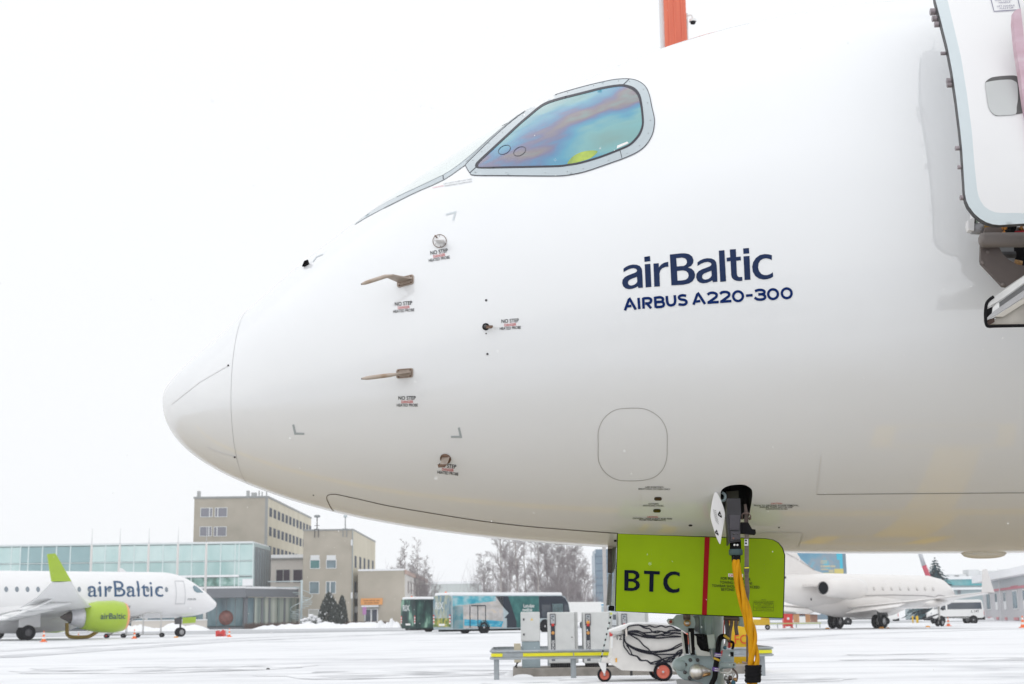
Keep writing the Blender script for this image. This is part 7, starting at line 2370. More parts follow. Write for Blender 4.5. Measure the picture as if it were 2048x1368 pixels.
ca = van('small_car', 'pale small car glimpsed between the converter cabinets and the cable cart', (cv.x, cv.y, 0), R(15), 3.9, 1.5, 1.7, mat('car_pale', (.5, .53, .55), .3, coat=.5, var=.05), cat='car')

# ------------------------------------------------------------------ the two apron buses
BUSL, BUSW, BUSH = 12.0, 2.6, 3.05
def lm(name, kind):
    if name in MATS:
        return MATS[name]
    mt = bpy.data.materials.new(name)
    MATS[name] = mt
    mt.use_nodes = True
    t = mt.node_tree
    L = t.links.new
    b = t.nodes['Principled BSDF']
    b.inputs['Roughness'].default_value = .45
    b.inputs['Coat Weight'].default_value = .08
    b.inputs['Specular IOR Level'].default_value = .25
    tc = t.nodes.new('ShaderNodeTexCoord')
    mp_ = t.nodes.new('ShaderNodeMapping')
    nz = t.nodes.new('ShaderNodeTexNoise')
    rp = t.nodes.new('ShaderNodeValToRGB')
    L(tc.outputs['Object'], mp_.inputs[0])
    L(mp_.outputs[0], nz.inputs['Vector'])
    L(nz.outputs['Fac'], rp.inputs[0])
    L(rp.outputs[0], b.inputs['Base Color'])
    sc, st_, cols_ = kind
    nz.inputs['Scale'].default_value = sc
    nz.inputs['Detail'].default_value = 5
    mp_.inputs['Scale'].default_value = st_
    el = rp.color_ramp.elements
    while len(el) < len(cols_):
        el.new(.5)
    for e, (p_, c) in zip(el, cols_):
        e.position = p_
        e.color = (*c, 1)
    return mt
FOREST = lm('print_forest', (1.5, (1, 1, .35), [(.40, (.008, .024, .026)), (.52, (.02, .06, .055)), (.60, (.05, .13, .10)), (.68, (.24, .40, .31))]))
FIELD = lm('print_field', (2.2, (1, 1, .5), [(.35, (.10, .20, .26)), (.48, (.25, .33, .36)), (.56, (.36, .38, .24)), (.66, (.40, .46, .48))]))
MEADOW = lm('print_meadow', (2.5, (1, 1, 1), [(.36, (.04, .10, .04)), (.5, (.22, .28, .06)), (.58, (.52, .42, .07)), (.68, (.20, .32, .30))]))
AQUA = lm('print_aqua', (1.1, (.8, .8, 1.2), [(.38, (.03, .30, .42)), (.48, (.12, .42, .50)), (.56, (.30, .50, .55)), (.68, (.42, .55, .60))]))
TEALP = lm('print_teal', (1.6, (.7, .7, .7), [(.4, (.02, .11, .11)), (.6, (.045, .18, .17))]))
SAND = lm('print_sand', (1.4, (1, 1, 1.5), [(.4, (.42, .40, .38)), (.55, (.52, .50, .50)), (.7, (.60, .52, .42))]))
SLATE = mat('print_slate', (.018, .026, .042), .4, coat=.1, var=.2, spec=.25)
def bus(label, corner, rz, rear_m, side_parts, rearcol2, body_m):
    """origin at the near rear corner on the ground; local +x towards the front, local +y away from the camera"""
    t = thing('apron_bus', label, 'bus', corner, rz, 'patterned apron buses')
    bd_ = MB().slab([(.05, 0, .32), (BUSL, 0, .32), (BUSL, 0, 1.2), (BUSL - .25, 0, 2.3), (BUSL - .6, 0, 2.8), (BUSL - 1.0, 0, BUSH - .1), (.05, 0, BUSH - .1)], (0, BUSW, 0))
    bm = bmesh.new()
    vv = [bm.verts.new(p_) for p_ in bd_.v]
    for f in bd_.f:
        bm.faces.new([vv[i] for i in f])
    bmesh.ops.bevel(bm, geom=bm.edges[:], offset=.09, segments=2, affect='EDGES', profile=.6)
    MB().addbm(bm).build('body', body_m, t)
    MB().slab([(BUSL + .01, .15, 1.25), (BUSL - .24, .2, 2.35), (BUSL - .24, BUSW - .2, 2.35), (BUSL + .01, BUSW - .15, 1.25)], (.02, 0, .01)).build('windscreen', GLASSD, t)
    MB().rbox(.1, BUSL - .85, .06, BUSW - .06, BUSH - .2, BUSH + .12, .12).build('roof_snow', SNOW, t)
    rear = [(y, z) for y, z in ((.06, .5), (.06, 2.5), (.18, 2.85), (.4, 2.95), (BUSW - .4, 2.95), (BUSW - .18, 2.85), (BUSW - .06, 2.5), (BUSW - .06, .5))]
    rr = MB().slab([(.03, y, z) for y, z in rear], (-.035, 0, 0)).build('rear_panel', rear_m, t)
    MB().slab([(-.01, .1, .55), (-.01, BUSW - .1, .55), (-.01, BUSW - .1, 1.2), (-.01, .1, 1.2)], (-.01, 0, 0)).build('engine_cover', rearcol2, rr)
    MB().boxb(-.03, -.02, .9, 1.7, .62, .78).build('number_plate', WHITE, rr)
    for y in (.10, BUSW - .26):
        for k in range(6):
            MB().boxb(-.03, -.02, y, y + .16, .75 + k * .12, .87 + k * .12).build('warning_stripe', REDP if k % 2 else WHITE, rr)
    mb = MB()
    text_flat(mb, 'RIX', (-.022, BUSW / 2 + .35, 1.92), (0, -1, 0), (0, 0, 1), .75, 'CENTER', .02)
    mb.build('lettering', mat('print_pale', (.62, .66, .66), .4, var=0), rr)
    MB().lathe([(0, .09), (.14, .09), (.16, .001)], (.5, BUSW / 2 + .2, BUSH + .06), (0, 0, 1), 10).build('beacon', ORANGE, t)
    for i, (pts, m_, nm_) in enumerate(side_parts):
        MB().slab([(x, -.004 - .006 * (i % 2), z) for x, z in pts], (0, -.006, 0)).build(nm_, m_, t)
    for x in (3.1, 9.2):
        for y, s_ in ((.12, -1), (BUSW - .12, 1)):
            wheel(t, V((x, y, .46)), V((0, s_, 0)), .46, .3, .6)
            MB().lathe([(0, .56), (.012, .56), (.012, .001)], (x, y + s_ * .124, .47), (0, s_, 0), 22).build('wheel_arch', BLACK, t)
    MB().boxb(.4, BUSL - .3, .2, BUSW - .2, .18, .34).build('underframe', BLACK, t)
    return t
c1 = gnd(903, 1268)
c0 = gnd(832, 1264.5)
rzB = R(37)
lo_, hi_ = .40, 2.88
parts_ = [([(.12, lo_), (5.0, lo_), (5.0, hi_), (.12, hi_)], SAND, 'livery_panel'),
          ([(.12, 2.1), (4.3, 2.5), (4.25, 2.88), (.12, 2.88)], AQUA, 'livery_panel'), ([(.12, lo_), (1.1, lo_), (1.1, 2.1), (.12, 2.1)], AQUA, 'livery_panel'),
          ([(1.2, .62), (4.8, .45), (5.0, .9), (3.8, 1.0), (1.2, 1.1)], lm('print_sea', (1.8, (1, 1, 3), [(.4, (.02, .28, .46)), (.55, (.06, .42, .58)), (.7, (.4, .5, .48))])), 'livery_panel'),
          ([(4.25, hi_), (5.5, hi_), (6.3, .9), (6.3, lo_), (5.35, lo_), (5.35, 1.15), (5.1, 1.15), (5.55, 1.55), (4.9, 2.1)], SLATE, 'livery_panel'), ([(5.5, 2.88), (8.6, 2.88), (8.6, lo_), (6.3, lo_), (6.3, .9)], TEALP, 'livery_panel'),
          ([(8.62, 2.88), (11.0, 2.88), (11.35, 2.72), (11.68, 2.25), (11.88, 1.1), (9.9, 1.1), (8.62, 1.1)], SLATE, 'livery_panel'),
          ([(8.9, 1.2), (9.8, 1.2), (9.8, 2.2), (8.9, 2.2)], GLASSD, 'side_window'), ([(10.0, 1.15), (11.1, 1.15), (11.1, 2.25), (10.0, 2.25)], mat('bus_glass_pale', (.24, .36, .38), .15, var=.3, scale=1.5), 'side_window'), ([(11.25, 1.25), (11.8, 1.25), (11.6, 2.2), (11.25, 2.2)], GLASSD, 'side_window')]
b1 = bus('long apron bus with aqua and teal side and field pattern rear, nearest of the two', c1, rzB, FIELD, parts_, MEADOW, mat('bus_body_pale', (.42, .50, .53), .45, var=.1, spec=.25))
mb = MB()
for xx in (1.75, 2.5, 3.25):
    mb.boxb(xx - .035, xx + .035, -.03, -.018, .45, 2.15)
mb.boxb(1.75, 3.25, -.03, -.018, 2.1, 2.18)
mb.build('door_frame', SLATE, b1)
text_flat(mb := MB(), 'Latvijas', (7.55, -.03, 1.98), (1, 0, 0), (0, 0, 1), .38, 'CENTER', .01)
text_flat(mb, 'mežos', (7.4, -.03, 1.66), (1, 0, 0), (0, 0, 1), .38, 'CENTER', .01)
mb.build('lettering', WHITE, b1)
for z in (1.40, 1.15):
    MB().boxb(6.9, 8.2 - (1.4 - z), -.03, -.02, z, z + .16).build('print_bar', mat('print_mint', (.04, .33, .28), .4, var=0), b1)
MB().boxb(7.35, 7.6, -.03, -.02, .78, .95).build('print_bird', mat('print_rust', (.5, .22, .08), .4, var=0), b1)
bus('dark forest patterned apron bus, standing behind and left of the aqua one', c0, rzB, FOREST, [([(.12, lo_), (8, lo_), (8, hi_), (.12, hi_)], FOREST, 'livery_panel')], FOREST, mat('bus_body_dark', (.02, .05, .048), .5, var=.2, spec=.2))

# ------------------------------------------------------------------ converter cabinets inside a guard rail
YR = 27.7
gy = lambda px, py: gnd(px, py)
rail = thing('guard_rail', 'galvanised guard rail loop with yellow reflective strip round the converter cabinets', 'guard rail', (at(1260, 1300, YR).x, YR, 0))
xl, xr = at(982, 1310, YR).x, at(1548, 1305, YR).x
zr_ = at(1100, 1309, YR).z
back = 3.6
rr_ = .22
loop = []
for (cx, cy, a0) in ((xr - rr_, YR + rr_, -90), (xr - rr_, YR + back - rr_, 0), (xl + rr_, YR + back - rr_, 90), (xl + rr_, YR + rr_, 180)):
    for k in range(7):
        a = R(a0 + 15 * k)
        loop.append((cx + rr_ * math.cos(a), cy + rr_ * math.sin(a)))
def rail_band(zs, outs, name, mt, seg=None):
    mb = MB()
    n_ = len(loop)
    P_ = []
    for i, (x, y) in enumerate(loop):
        a, b = loop[i - 1], loop[(i + 1) % n_]
        d = V((b[0] - a[0], b[1] - a[1])).normalized()
        nn = V((d.y, -d.x))
        P_.append([(x + nn.x * o, y + nn.y * o, z) for z, o in zip(zs, outs)])
    m_ = len(zs)
    mb.v = [p_ for r_ in P_ for p_ in r_]
    for i in range(n_):
        if seg and not (i in seg):
            continue
        for j in range(m_ - 1):
            k = (i + 1) % n_
            mb.f.append((i * m_ + j, k * m_ + j, k * m_ + j + 1, i * m_ + j + 1))
            mb.sm.append(False)
    return mb.build(name, mt, rail, True)
zs = [zr_ - .088, zr_ - .080, zr_ - .055, zr_ - .038, zr_ + .038, zr_ + .055, zr_ + .080, zr_ + .088]
ou = [0.0, .03, .03, -.008, -.008, .03, .03, 0.0]
rail_band(zs, ou, 'rail_beam', GALV)
def strip_front(pxa, pxb):
    xa, xb = at(pxa, 1308, YR).x, at(pxb, 1308, YR).x
    MB().boxb(xa, xb, YR - .004, YR + .008, zr_ - .031, zr_ + .031).build('reflective_strip', YELB, rail, True)
for a, b in ((1046, 1146), (1148.5, 1222), (1226, 1330), (1505, 1526)):
    strip_front(a, b)
rail_band([zr_ - .031, zr_ + .031], [.004, .004], 'reflective_strip', YELB, set(range(21, 27)))
rail_band([zr_ - .031, zr_ + .031], [.004, .004], 'reflective_strip', YELB, set(range(0, 6)))
for x, y in ((at(991, 1350, YR).x + .02, YR + .12), (at(1147.5, 1350, YR).x, YR + .06), (at(1530, 1340, YR).x, YR + .25), (at(1330, 1340, YR).x, YR + .06), (xl + 1.2, YR + back - .06), (xl + 3.2, YR + back - .06)):
    MB().boxb(x - .05, x + .05, y, y + .09, 0, zr_ - .085).boxb(x - .02, x + .02, y - .03, y, 0, zr_ - .085).build('post', GALV, rail, True)
bank_m = MB()
for (px, py, w_, h_) in ((1032, 1352, .26, .10), (995, 1355, .3, .03), (1147, 1358, .3, .03), (1046, 1354, .22, .06)):
    p_ = gnd(px, py)
    bank_m.ball((p_.x, p_.y + .1, -.02), w_, 14, 8, (1, .6, h_ / w_ * 1.2))
struct(bank_m.build('snow_drift', SNOW))
YC = 29.6
pln = gnd(1045, 1352)
plinth = MB()
zp = at(1100, 1336, YC - .55).z
plinth.rbox(at(1026, 1345, YC - .55).x, at(1530, 1345, YC - .55).x, YC - .55, YC + .8, -.02, zp, .02)
tag(plinth.build('concrete_plinth', CONC), 'long low concrete plinth carrying the converter cabinets', 'plinth')
CABW = mat('cabinet_white', (.62, .63, .62), .45, var=.07, scale=4)
CABW2 = mat('cabinet_side', (.52, .53, .52), .5, var=.03)
# distribution box with a blue grey foot
x0, x1 = at(1042, 1280, YC - .3).x, at(1080.5, 1280, YC - .3).x
zA_, zM, zT_ = zp, at(1060, 1283, YC - .3).z, at(1060, 1224, YC - .3).z
db = thing('distribution_box', 'plain white electrical box on a blue grey foot, leftmost of the cabinets', 'cabinet', ((x0 + x1) / 2, YC, 0))
hw = (x1 - x0) / 2
MB().rbox(-hw, hw, -.3, .2, zM, zT_, .012).build('box', CABW, db)
MB().rbox(-hw + .015, hw - .005, -.28, .18, zA_, zM, .008).build('foot', mat('foot_blue_grey', (.30, .37, .40), .5, var=.05), db)
MB().boxb(-hw + .012, hw - .012, -.306, -.3, zM + .02, zT_ - .02).build('door', CABW, db)
for py in (1239, 1269):
    MB().boxb(-hw + .045, -hw + .075, -.318, -.306, at(1047, py, YC - .3).z - .02, at(1047, py, YC - .3).z + .02).build('lock', DKGREY, db)
zw = at(1060, 1238, YC - .3).z
MB().slab([(-.0, -.307, zw - .03), (.06, -.307, zw - .03), (.03, -.307, zw + .025)], (0, -.002, 0)).build('warning_label', mat('label_yellow', (.75, .55, .15), .5, var=0), db)
# converters
def converter(px0, px1, pxs, pxe, label, ptop, lens):
    x0, x1 = at(px0, 1280, YC - .35).x, at(px1, 1280, YC - .35).x
    zt_ = at(px0, ptop, YC - .35).z
    zb_ = at(px0, 1327, YC - .35).z
    t = thing('power_converter', label, 'cabinet', ((x0 + x1) / 2, YC, 0), 0, 'power converter cabinets')
    hw = (x1 - x0) / 2
    c_ = (x0 + x1) / 2
    MB().rbox(-hw, hw, -.35, .35, zb_, zt_, .02).build('housing', CABW, t)
    MB().rbox(hw - .001, hw + .065, -.28, .33, zb_, zt_, .012).build('side_panel', CABW2, t)
    MB().boxb(-hw + .05, hw - .03, -.30, .32, zp, zb_).build('base', BLACK, t)
    mb = MB()
    for k in range(12):
        mb.boxb(-hw + .06 + k * (2 * hw - .1) / 12, -hw + .075 + k * (2 * hw - .1) / 12, -.312, -.30, zp + .01, zb_ - .005)
    mb.build('grille', DKGREY, t)
    xs, xe = at(pxs, 1280, YC - .36).x - c_, at(pxe, 1280, YC - .36).x - c_
    xm, sw = (xs + xe) / 2, (xe - xs) / 2
    zl = lambda py: at(pxs, py, YC - .36).z
    MB().rbox(xm - sw * .72, xm + sw * .72, -.362, -.35, zl(1302), zl(1252), .004).build('dark_strip', mat('strip_slate', (.035, .04, .055), .4, var=.05), t)
    pn = MB().rbox(xm - sw, xm + sw, -.372, -.35, zl(1251), zl(1227.5), .006).build('control_panel', mat('panel_frame', (.09, .09, .10), .4, var=.05), t)
    MB().boxb(xm - sw * .72, xm + sw * .72, -.376, -.372, zl(1247), zl(1229.5)).build('panel_face', mat('panel_pale', (.45, .47, .49), .3, var=.1), pn)
    MB().boxb(xm - sw * .45, xm + sw * .45, -.379, -.376, zl(1235), zl(1231)).build('display', mat('display_grey', (.20, .22, .24), .2, var=.1), pn)
    for dx, py in ((.2, 1240), (-.3, 1237)):
        MB().lathe([(0, .012), (.006, .012), (.006, .001)], (xm + dx * sw, -.377, zl(py)), (0, -1, 0), 8).build('button', DKGREY, pn)
    if lens:
        MB().lathe([(0, .035), (.02, .035), (.03, .02), (.03, .001)], (xm, -.372, zl(1245)), (0, -1, 0), 14).build('stop_surround', mat('lens_amber', (.75, .35, .05), .4, var=.1), pn)
    MB().lathe([(0, .03), (.03, .03), (.045, .018), (.045, .001)], (xm, -.372, zl(1250)), (0, -1, 0), 12).build('stop_button', REDP, pn)
    MB().lathe([(0, .034), (.008, .034), (.008, .016), (.008, .001)], (xm, -.362, zl(1266)), (0, -1, 0), 18).build('badge', mat('badge_orange', (.62, .30, .08), .5, var=.1), t)
    mb = MB()
    text_flat(mb, 'POWER', (xm + .028, -.3635, zl(1301)), (0, 0, 1), (-1, 0, 0), .08, 'LEFT', .01, zl(1280.5) - zl(1301))
    mb.build('lettering', WHITE, t)
    MB().boxb(xm - sw * .6, xm + sw * .6, -.357, -.35, zl(1322), zl(1317)).build('socket', FA, t)
    MB().lathe([(0, .012), (.01, .012), (.01, .001)], (hw - .06, -.35, zl(1275)), (0, -1, 0), 8).build('lock', DKGREY, t)
    return t
converter(1096.5, 1150, 1100.5, 1112, 'white converter cabinet with dark POWER strip, next to the distribution box', 1224.6, False)
converter(1167, 1219, 1171, 1182.5, 'white converter cabinet with amber stop switch, middle one of the three', 1224, True)
converter(1238, 1292, 1244, 1255, 'white converter cabinet mostly hidden behind the cable cart', 1223.2, False)
jb = thing('junction_box', 'small beige box on the rail beside the distribution box', 'box', (at(1035, 1300, YC - .35).x, YC - .3, 0))
a, b = at(1028.5, 1325, YC - .35), at(1041.5, 1287, YC - .35)
MB().rbox(a.x - jb.location.x, b.x - jb.location.x, -.08, .08, a.z, b.z, .008).build('case', mat('case_beige', (.48, .43, .32), .6, var=.06), jb)
MB().tube([(-.02, 0, a.z), (-.02, 0, zp)], .012, 6).tube(catmull([(.03, 0, a.z), (.02, -.02, zp + .12), (-.06, -.05, zp + .02)], 4), .012, 6).build('cable', BLACK, jb)

# ------------------------------------------------------------------ cable cart
YK = 26.1
kx = lambda px, py, Y=YK: at(px, py, Y)
cc_ = gnd(1270, 1359)
ct = thing('cable_cart', 'white wheeled cart marked 12, hung with coils of black cable', 'cart', (kx(1270, 1300).x, YK, 0))
C5 = lambda x, y, Y=YK: kx(1195 + x / 8.657, 1210 + y / 8.657, Y)
def cpoly(pts, Y, th, name, m_, parent=ct):
    return MB().slab([C5(x, y, Y) for x, y in pts], (0, th, 0)).build(name, m_, parent, True)
CW = mat('cart_white', (.72, .70, .67), .45, var=.09, scale=4)
cpoly([(270, 560), (250, 880), (200, 990), (330, 1070), (420, 1130), (930, 1150), (1400, 1150), (1500, 1120), (1500, 480), (1380, 420), (1200, 330), (900, 300), (600, 330), (500, 420), (440, 520)], YK, .9, 'body', CW)
cpoly([(215, 445), (480, 350), (640, 308), (860, 296), (1200, 318), (1400, 405), (1400, 440), (1180, 350), (870, 332), (640, 345), (500, 400), (340, 470), (220, 470)], YK - .03, .95, 'lid', mat('lid_white', (.78, .78, .77), .4, var=.03))
MB().tube([C5(230, 500, YK - .05), C5(430, 485, YK - .05)], .034, 12).build('end_tube', ALU, ct, True)
MB().tube([C5(208, 510, YK - .05), C5(255, 505, YK - .05)], .036, 12).build('end_cap', REDP, ct, True)
cpoly([(232, 540), (268, 540), (262, 745), (232, 745)], YK - .06, .05, 'lamp_tube', WHITE)
cpoly([(480, 430), (510, 400), (520, 560), (485, 545)], YK - .10, .04, 'cable_horn', mat('horn_pale', (.6, .55, .5), .5, var=.1))
cpoly([(1445, 455), (1475, 460), (1510, 820), (1480, 820)], YK - .10, .05, 'cable_horn', mat('horn_pale', (.6, .55, .5)))
cpoly([(310, 920), (338, 920), (338, 990), (310, 990)], YK - .012, .01, 'side_reflector', mat('reflector_amber', (.8, .40, .02), .4, var=0))
mb = MB()
o_ = C5(368, 603, YK - .012)
text_flat(mb, '12', o_, (1, 0, 0), (0, 0, 1), .115, 'CENTER', .005)
mb.build('number', INK, ct, True)
cpoly([(90, 915), (250, 930), (300, 1030), (220, 1010), (90, 985)], YK + .1, .5, 'fork_arm', CW)
MB().boxb(C5(590, 1150).x, C5(630, 1150).x, YK + .3, YK + .36, C5(600, 1235).z, C5(600, 1150).z).build('stand', DKGREY, ct, True)
RIMR = mat('rim_red', (.62, .14, .09), .5, var=.08)
for (x, y, rr2, nm_) in ((118, 1165, .126, 'caster'), (1132, 1135, .170, 'wheel')):
    c_ = C5(x, y, YK + (.15 if nm_ == 'caster' else 0))
    for dy in ((0,) if nm_ == 'caster' else (0, .9)):
        cc2 = V((c_.x, c_.y + dy, rr2))
        w_ = MB().lathe([(-.05, rr2 * .7), (-.05, rr2 * .9), (-.03, rr2), (.03, rr2), (.05, rr2 * .9), (.05, rr2 * .7)], cc2, (0, -1, 0), 26).build(nm_, TYRE, ct, True)
        MB().lathe([(.030, rr2 * .74), (.042, rr2 * .62), (.026, rr2 * .55), (.03, rr2 * .25), (.045, rr2 * .2), (.045, .001)], cc2, (0, -1, 0), 24).build('rim', RIMR, w_, True)
        MB().lathe([(.045, .022), (.055, .018), (.055, .001)], cc2, (0, -1, 0), 10).build('hub', STEEL, w_, True)
cpoly([(10, 990), (150, 1000), (150, 1120), (128, 1190), (105, 1185), (30, 1040)], YK + .08, .012, 'caster_fork', WHITE)
pole = [C5(50, 990, YK - .02), C5(238, 150, YK - .35)]
tb_ = MB().tube(pole, .012, 8).build('tow_bar', mat('towbar_pale', (.55, .62, .60), .5, var=.05), ct, True)
d_ = pole[1] - pole[0]
for k in range(8):
    MB().tube([pole[0] + d_ * (.10 + k * .115), pole[0] + d_ * (.145 + k * .115)], .0135, 8).build('black_band', BLACK, tb_, True)
MB().ball(pole[1], .022, 10, 6).build('knob', mat('knob_lime', (.55, .6, .1), .5, var=0), tb_, True)
rnd = random.Random(3)
CAB = mat('cable_black', (.014, .015, .024), .5, var=.15, scale=5, spec=.15)
runs = [[(515, 440), (525, 380), (600, 355), (720, 345), (830, 375), (900, 360), (1000, 385), (1100, 360), (1180, 385), (1270, 365), (1350, 410), (1450, 440)],
        [(730, 350), (820, 400), (900, 410), (960, 470), (1040, 480), (1100, 455), (1180, 485), (1260, 440), (1450, 455)],
        [(440, 520), (540, 460), (680, 445), (800, 480), (940, 470), (1050, 450), (1200, 470), (1300, 440), (1450, 450)],
        [(440, 530), (560, 470), (700, 480), (820, 530), (960, 550), (1080, 520), (1200, 530), (1330, 490), (1450, 500)],
        [(450, 500), (600, 510), (780, 540), (900, 565), (1050, 575), (1200, 560), (1300, 540), (1450, 545)],
        [(450, 505), (620, 495), (800, 555), (960, 570), (1120, 565), (1300, 555), (1450, 550)],
        [(460, 470), (700, 455), (860, 520), (1000, 530), (1150, 500), (1300, 480), (1450, 490)],
        [(470, 520), (470, 620), (560, 700), (700, 760), (880, 800), (1050, 800), (1250, 770), (1380, 700), (1470, 660)],
        [(465, 530), (480, 640), (580, 730), (740, 790), (920, 830), (1080, 815), (1280, 780), (1470, 690)],
        [(460, 540), (490, 660), (600, 745), (760, 815), (950, 850), (1150, 855), (1350, 850), (1480, 790)],
        [(455, 530), (455, 700), (520, 800), (570, 860), (680, 890), (740, 960), (850, 960), (920, 1000), (1000, 980), (1060, 965), (1180, 920), (1350, 880), (1490, 800)],
        [(500, 690), (570, 790), (600, 860), (690, 890), (760, 955), (850, 965), (930, 1020), (1010, 1010), (1080, 975)],
        [(540, 500), (640, 560), (720, 610), (800, 700), (880, 760), (960, 850), (1060, 890), (1130, 950), (1200, 970), (1280, 985), (1330, 900), (1480, 780)],
        [(1080, 980), (1150, 930), (1250, 915), (1330, 930), (1400, 930), (1440, 860), (1490, 800)],
        [(1090, 1000), (1200, 990), (1280, 950), (1380, 950), (1420, 880), (1480, 770)],
        [(1000, 1030), (1090, 1000), (1200, 960), (1320, 880), (1400, 800), (1480, 770)]]
for i, rn in enumerate(runs):
    pts = [tuple(C5(x, y, YK - .05 - .012 * (i % 4))) for x, y in rn]
    MB().tube(catmull(pts, 5), .0125, 7).build('cable', CAB, ct, True)

# ------------------------------------------------------------------ yellow bin
YF = 30.3
fb = thing('yellow_bin', 'tall yellow litter bin lettered in red behind the nose gear leg', 'bin', (at(1484, 1330, YF).x, YF, 0))
FY = mat('bin_yellow', (.74, .46, .005), .45, var=.04)
prb = [(0.03, .25), (.0, .22)]
hB = at(1484, 1244, YF).z
mb = MB()
mb.lathe([(.02, .001), (.02, .20), (.06, .235), (hB * .7, .27), (hB * .9, .275), (hB, .26)], (0, 0, 0), (0, 0, 1), 26)
mb.build('body', FY, fb)
MB().lathe([(hB, .28), (hB + .06, .27), (hB + .14, .18), (hB + .17, .001)], (0, 0, 0), (0, 0, 1), 24).build('lid', FY, fb)
mb = MB()
w_ = glyphs('FOD', 'CENTER', .01)[0]
text_flat(mb, 'FOD', (0, 0, 0), (1, 0, 0), (0, 1, 0), .26, 'CENTER', .01)
zt_ = at(1484, 1287, YF).z
mb.v = [(.27 * math.sin((p_[0] + .07) / .27), -.277 * math.cos((p_[0] + .07) / .27), zt_ + p_[1]) for p_ in mb.v]
mb.build('lettering', mat('bin_red', (.72, .10, .01), .5, var=0), fb)
MB().boxb(-.29, -.25, -.14, .02, zt_ - .15, zt_ + .3).build('red_stripe', REDP, fb)

# ------------------------------------------------------------------ things seen under the jet
rb = gnd(1576, 1256)
rc = thing('red_cabinet', 'red fire cabinet with white roundel beyond the gear door', 'cabinet', rb)
k_ = rb.y / FPX
MB().rbox(-9 * k_, 9 * k_, -.3, .4, 3 * k_, 31 * k_, .03).build('box', REDP, rc)
MB().lathe([(0, 2.6 * k_), (.02, 2.6 * k_), (.02, .001)], (0, -.3, 18 * k_), (0, -1, 0), 14).build('roundel', WHITE, rc)
for s_ in (-1, 1):
    MB().slab([(s_ * 10.5 * k_, -.3, 0), (s_ * 5 * k_, -.3, 0), (s_ * 7.5 * k_, -.3, 3.1 * k_)], (0, .6, 0)).build('foot', REDP, rc)
MB().boxb(-9.3 * k_, 9.3 * k_, -.32, .42, 31 * k_, 33 * k_).build('cap_snow', SNOW, rc)
sd_ = gnd(1613, 1250.5)
shd = thing('wooden_shed', 'small plank shed with white door and deep snow on its roof', 'shed', (sd_.x, sd_.y + 2, 0))
k_ = sd_.y / FPX
PLK = ramp_mat('orange_planks', [(.35, (.45, .22, .09)), (.65, (.58, .31, .14))], scale=2, rough=.7, stretch=(6, 6, .3))
MB().boxb(-28 * k_, 30 * k_, 0, 3, 1, 26 * k_).build('frame', mat('shed_brown', (.16, .10, .085), .8, var=.15), shd)
for k in range(14):
    xa = -18 * k_ + k * 2.4 * k_
    if -8 * k_ <= xa < 5 * k_:
        continue
    MB().boxb(xa, xa + 2.2 * k_, -.08, -.01, .3, 22 * k_).build('plank', PLK, shd)
for k in range(6):
    MB().boxb(16 * k_ + k * 2.3 * k_, 18.1 * k_ + k * 2.3 * k_, -.08, -.01, .3, 20 * k_).build('plank', mat('shed_plank_brown', (.30, .17, .12), .8, var=.15), shd)
MB().boxb(-6.5 * k_, 5.5 * k_, -.12, -.02, .2, 17 * k_).build('door', WHITE, shd)
MB().slab([(-42 * k_, -.4, 30 * k_), (-28 * k_, -.4, 24 * k_), (34 * k_, -.4, 20 * k_), (36 * k_, -.4, 22 * k_), (6 * k_, -.4, 40 * k_), (-42 * k_, -.4, 40 * k_)], (0, 4, 0)).build('roof_snow', SNOW, shd)
MB().boxb(-40 * k_, -26 * k_, .5, 3.5, 32 * k_, 48 * k_).build('chimney_box', mat('hall_white', (.6, .6, .6), .7, var=.04), shd)
gr_ = gnd(1590, 1256)
gl = thing('low_barrier', 'thin pale green barrier rail in front of the red cabinet', 'barrier', (gr_.x, gr_.y, 0))
k_ = gr_.y / FPX
MB().boxb(-60 * k_, 52 * k_, -.04, .04, 8 * k_, 10 * k_).build('rail', mat('rail_green', (.45, .50, .20), .5, var=.05), gl)
for x in (-34, 3, 49):
    MB().boxb(x * k_ - .04, x * k_ + .04, -.03, .03, 0, 8 * k_).build('post', GALV, gl)
yv = gnd(1515, 1260)
yd = thing('yellow_dolly', 'yellow baggage dolly far behind the yellow cable', 'dolly', (yv.x, yv.y, 0))
MB().rbox(-.6, .9, -.5, .5, .35, .8, .05).build('bed', FY, yd)
MB().rbox(.35, .85, -.5, .5, .8, 1.1, .05).build('rack', FY, yd)
for x in (-.4, .7):
    wheel(yd, V((x, -.45, .2)), V((0, -1, 0)), .2, .14, .5)
bp = None
for px, lb_ in ((1826, 'slimmer yellow post left of the jet nose wheel'), (1835, 'thicker yellow post next to the jet nose wheel')):
    p_ = gnd(px, 1246)
    o = MB().tube([(0, 0, 0), (0, 0, .75), (0, 0, .8)], [.08 if px < 1830 else .13] * 2 + [.03], 10).build('bollard', FY)
    o.location = p_
    tag(o, lb_, 'post', 'yellow posts by the jet nose')
cb = thing('crane_boom', 'slanted red and white boom rising behind the business jet nose', 'crane', (at(1862, 1160, 180).x, 180, 0))
a, b, c_ = at(1867, 1180, 180), at(1848, 1131, 180), at(1834, 1090, 180)
MB().tube([a, b], [.34, .30], 4).build('lower_boom', mat('boom_red', (.58, .08, .13), .5, var=.05), cb, True)
MB().tube([b, c_], [.28, .24], 4).build('upper_boom', mat('boom_white', (.6, .62, .66), .5, var=.05), cb, True)
lpx = at(1209.5, 1150, 95)
lpp = thing('lamp_mast', 'plain pale grey mast standing left of the lime gear door', 'mast', (lpx.x, 95, 0))
MB().tube([(0, 0, 0), (0, 0, 11)], [.14, .11], 10).build('pole', mat('mast_grey', (.46, .44, .43), .5, var=.05), lpp)
MB().boxb(-.9, .9, -.15, .15, 11, 11.2).build('lamp_bar', GALV, lpp)

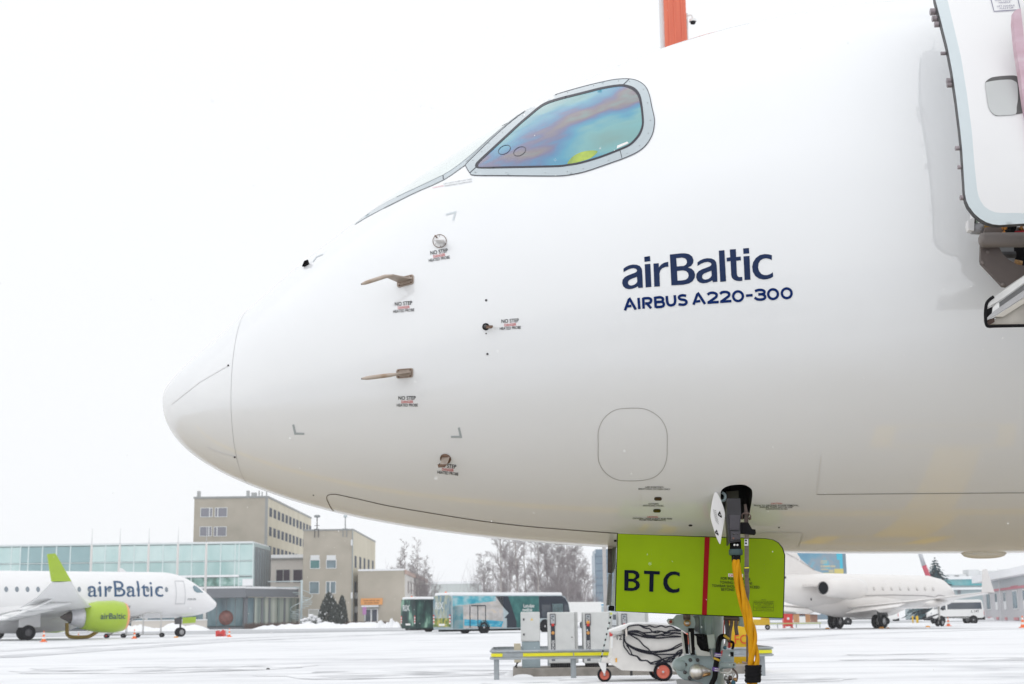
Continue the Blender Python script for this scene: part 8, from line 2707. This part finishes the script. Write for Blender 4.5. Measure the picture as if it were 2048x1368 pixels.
# ------------------------------------------------------------------ red floodlight mast behind the fuselage, with a dome camera
YM = 58.0
fm_ = thing('floodlight_mast', 'tall orange red mast rising behind the top of the big airliner', 'mast', (at(1348, 40, YM).x, YM, 0))
MR = ramp_mat('mast_orange', [(.3, (.66, .13, .07)), (.7, (.78, .19, .10))], scale=.8, rough=.5, stretch=(3, 3, .3))
hw = 23.3 * YM / FPX
MB().boxb(-hw, hw, -hw, hw, 0, 34).build('shaft', MR, fm_)
for k in (-.55, -.05, .6):
    MB().boxb(hw * k - .03, hw * k + .03, -hw - .05, -hw - .002, 0, 34).build('rib', MR, fm_)
MB().boxb(-hw - .10, -hw - .002, -hw + .1, hw, 0, 34).build('ladder_rail', mat('mast_pale', (.66, .62, .62), .5, var=.05), fm_)
MB().boxb(-2.2, 2.2, -.6, .6, 34, 35).build('lamp_head', GALV, fm_)
cz = at(1384, 48, YM)
dx = cz.x - fm_.location.x
cmr = MB().tube(catmull([(hw, -.3, cz.z + .1), (hw + .12, -.3, cz.z + .25), (dx - .05, -.3, cz.z + .28), (dx, -.3, cz.z + .12)], 4), .035, 8).build('camera_arm', WHITE, fm_)
MB().lathe([(.13, .05), (.08, .14), (0, .16), (-.03, .15)], (dx, -.3, cz.z), (0, 0, 1), 16).build('camera_housing', WHITE, cmr)
MB().lathe([(-.03, .12), (-.12, .10), (-.16, .001)], (dx, -.3, cz.z), (0, 0, 1), 16).build('camera_dome', BLACK, cmr)
MB().tube([(hw + .06, -.2, cz.z - 1.5), (hw + .06, -.2, cz.z + .4)], .05, 6).build('conduit', WHITE, fm_)

# ------------------------------------------------------------------ falling snow and the hazy air
rnd = random.Random(91)
mb = MB()
for k in range(3400):
    Y = 2.2 + (rnd.random() ** 1.3) * 60
    x = rnd.uniform(-1, 1) * (Y * .42 + 1.0)
    z = rnd.uniform(0.05, max(4.0, .48 * Y + 1.2))
    if Y < 20 and z > 5.5:
        continue
    r_ = rnd.uniform(.0008, .0024) * (.75 + .06 * Y)
    c_ = V((x, Y, z))
    if 7.0 < Y < 12.5 and x > -3.5:
        continue
    mb.add([c_ + V(d) * r_ for d in ((1, 0, 0), (-1, 0, 0), (0, 1, 0), (0, -1, 0), (0, 0, 1.3), (0, 0, -1.3))], [(0, 2, 4), (2, 1, 4), (1, 3, 4), (3, 0, 4), (2, 0, 5), (1, 2, 5), (3, 1, 5), (0, 3, 5)])
o = mb.build('falling_snow', mat('snowflake', (.9, .9, .9), .9, var=0))
o['kind'] = 'stuff'
hm = bpy.data.materials.new('haze')
hm.use_nodes = True
t = hm.node_tree
t.nodes.clear()
pv = t.nodes.new('ShaderNodeVolumePrincipled')
pv.inputs['Color'].default_value = (.96, .975, .99, 1)
pv.inputs['Density'].default_value = HAZE
pv.inputs['Anisotropy'].default_value = 0.0
om = t.nodes.new('ShaderNodeOutputMaterial')
t.links.new(pv.outputs[0], om.inputs['Volume'])
hb = MB().boxb(-GR - 10, GR + 10, -GR - 10, GR + 10, -1, 62).build('haze', hm)
hb['kind'] = 'stuff'
hb.display_type = 'WIRE'
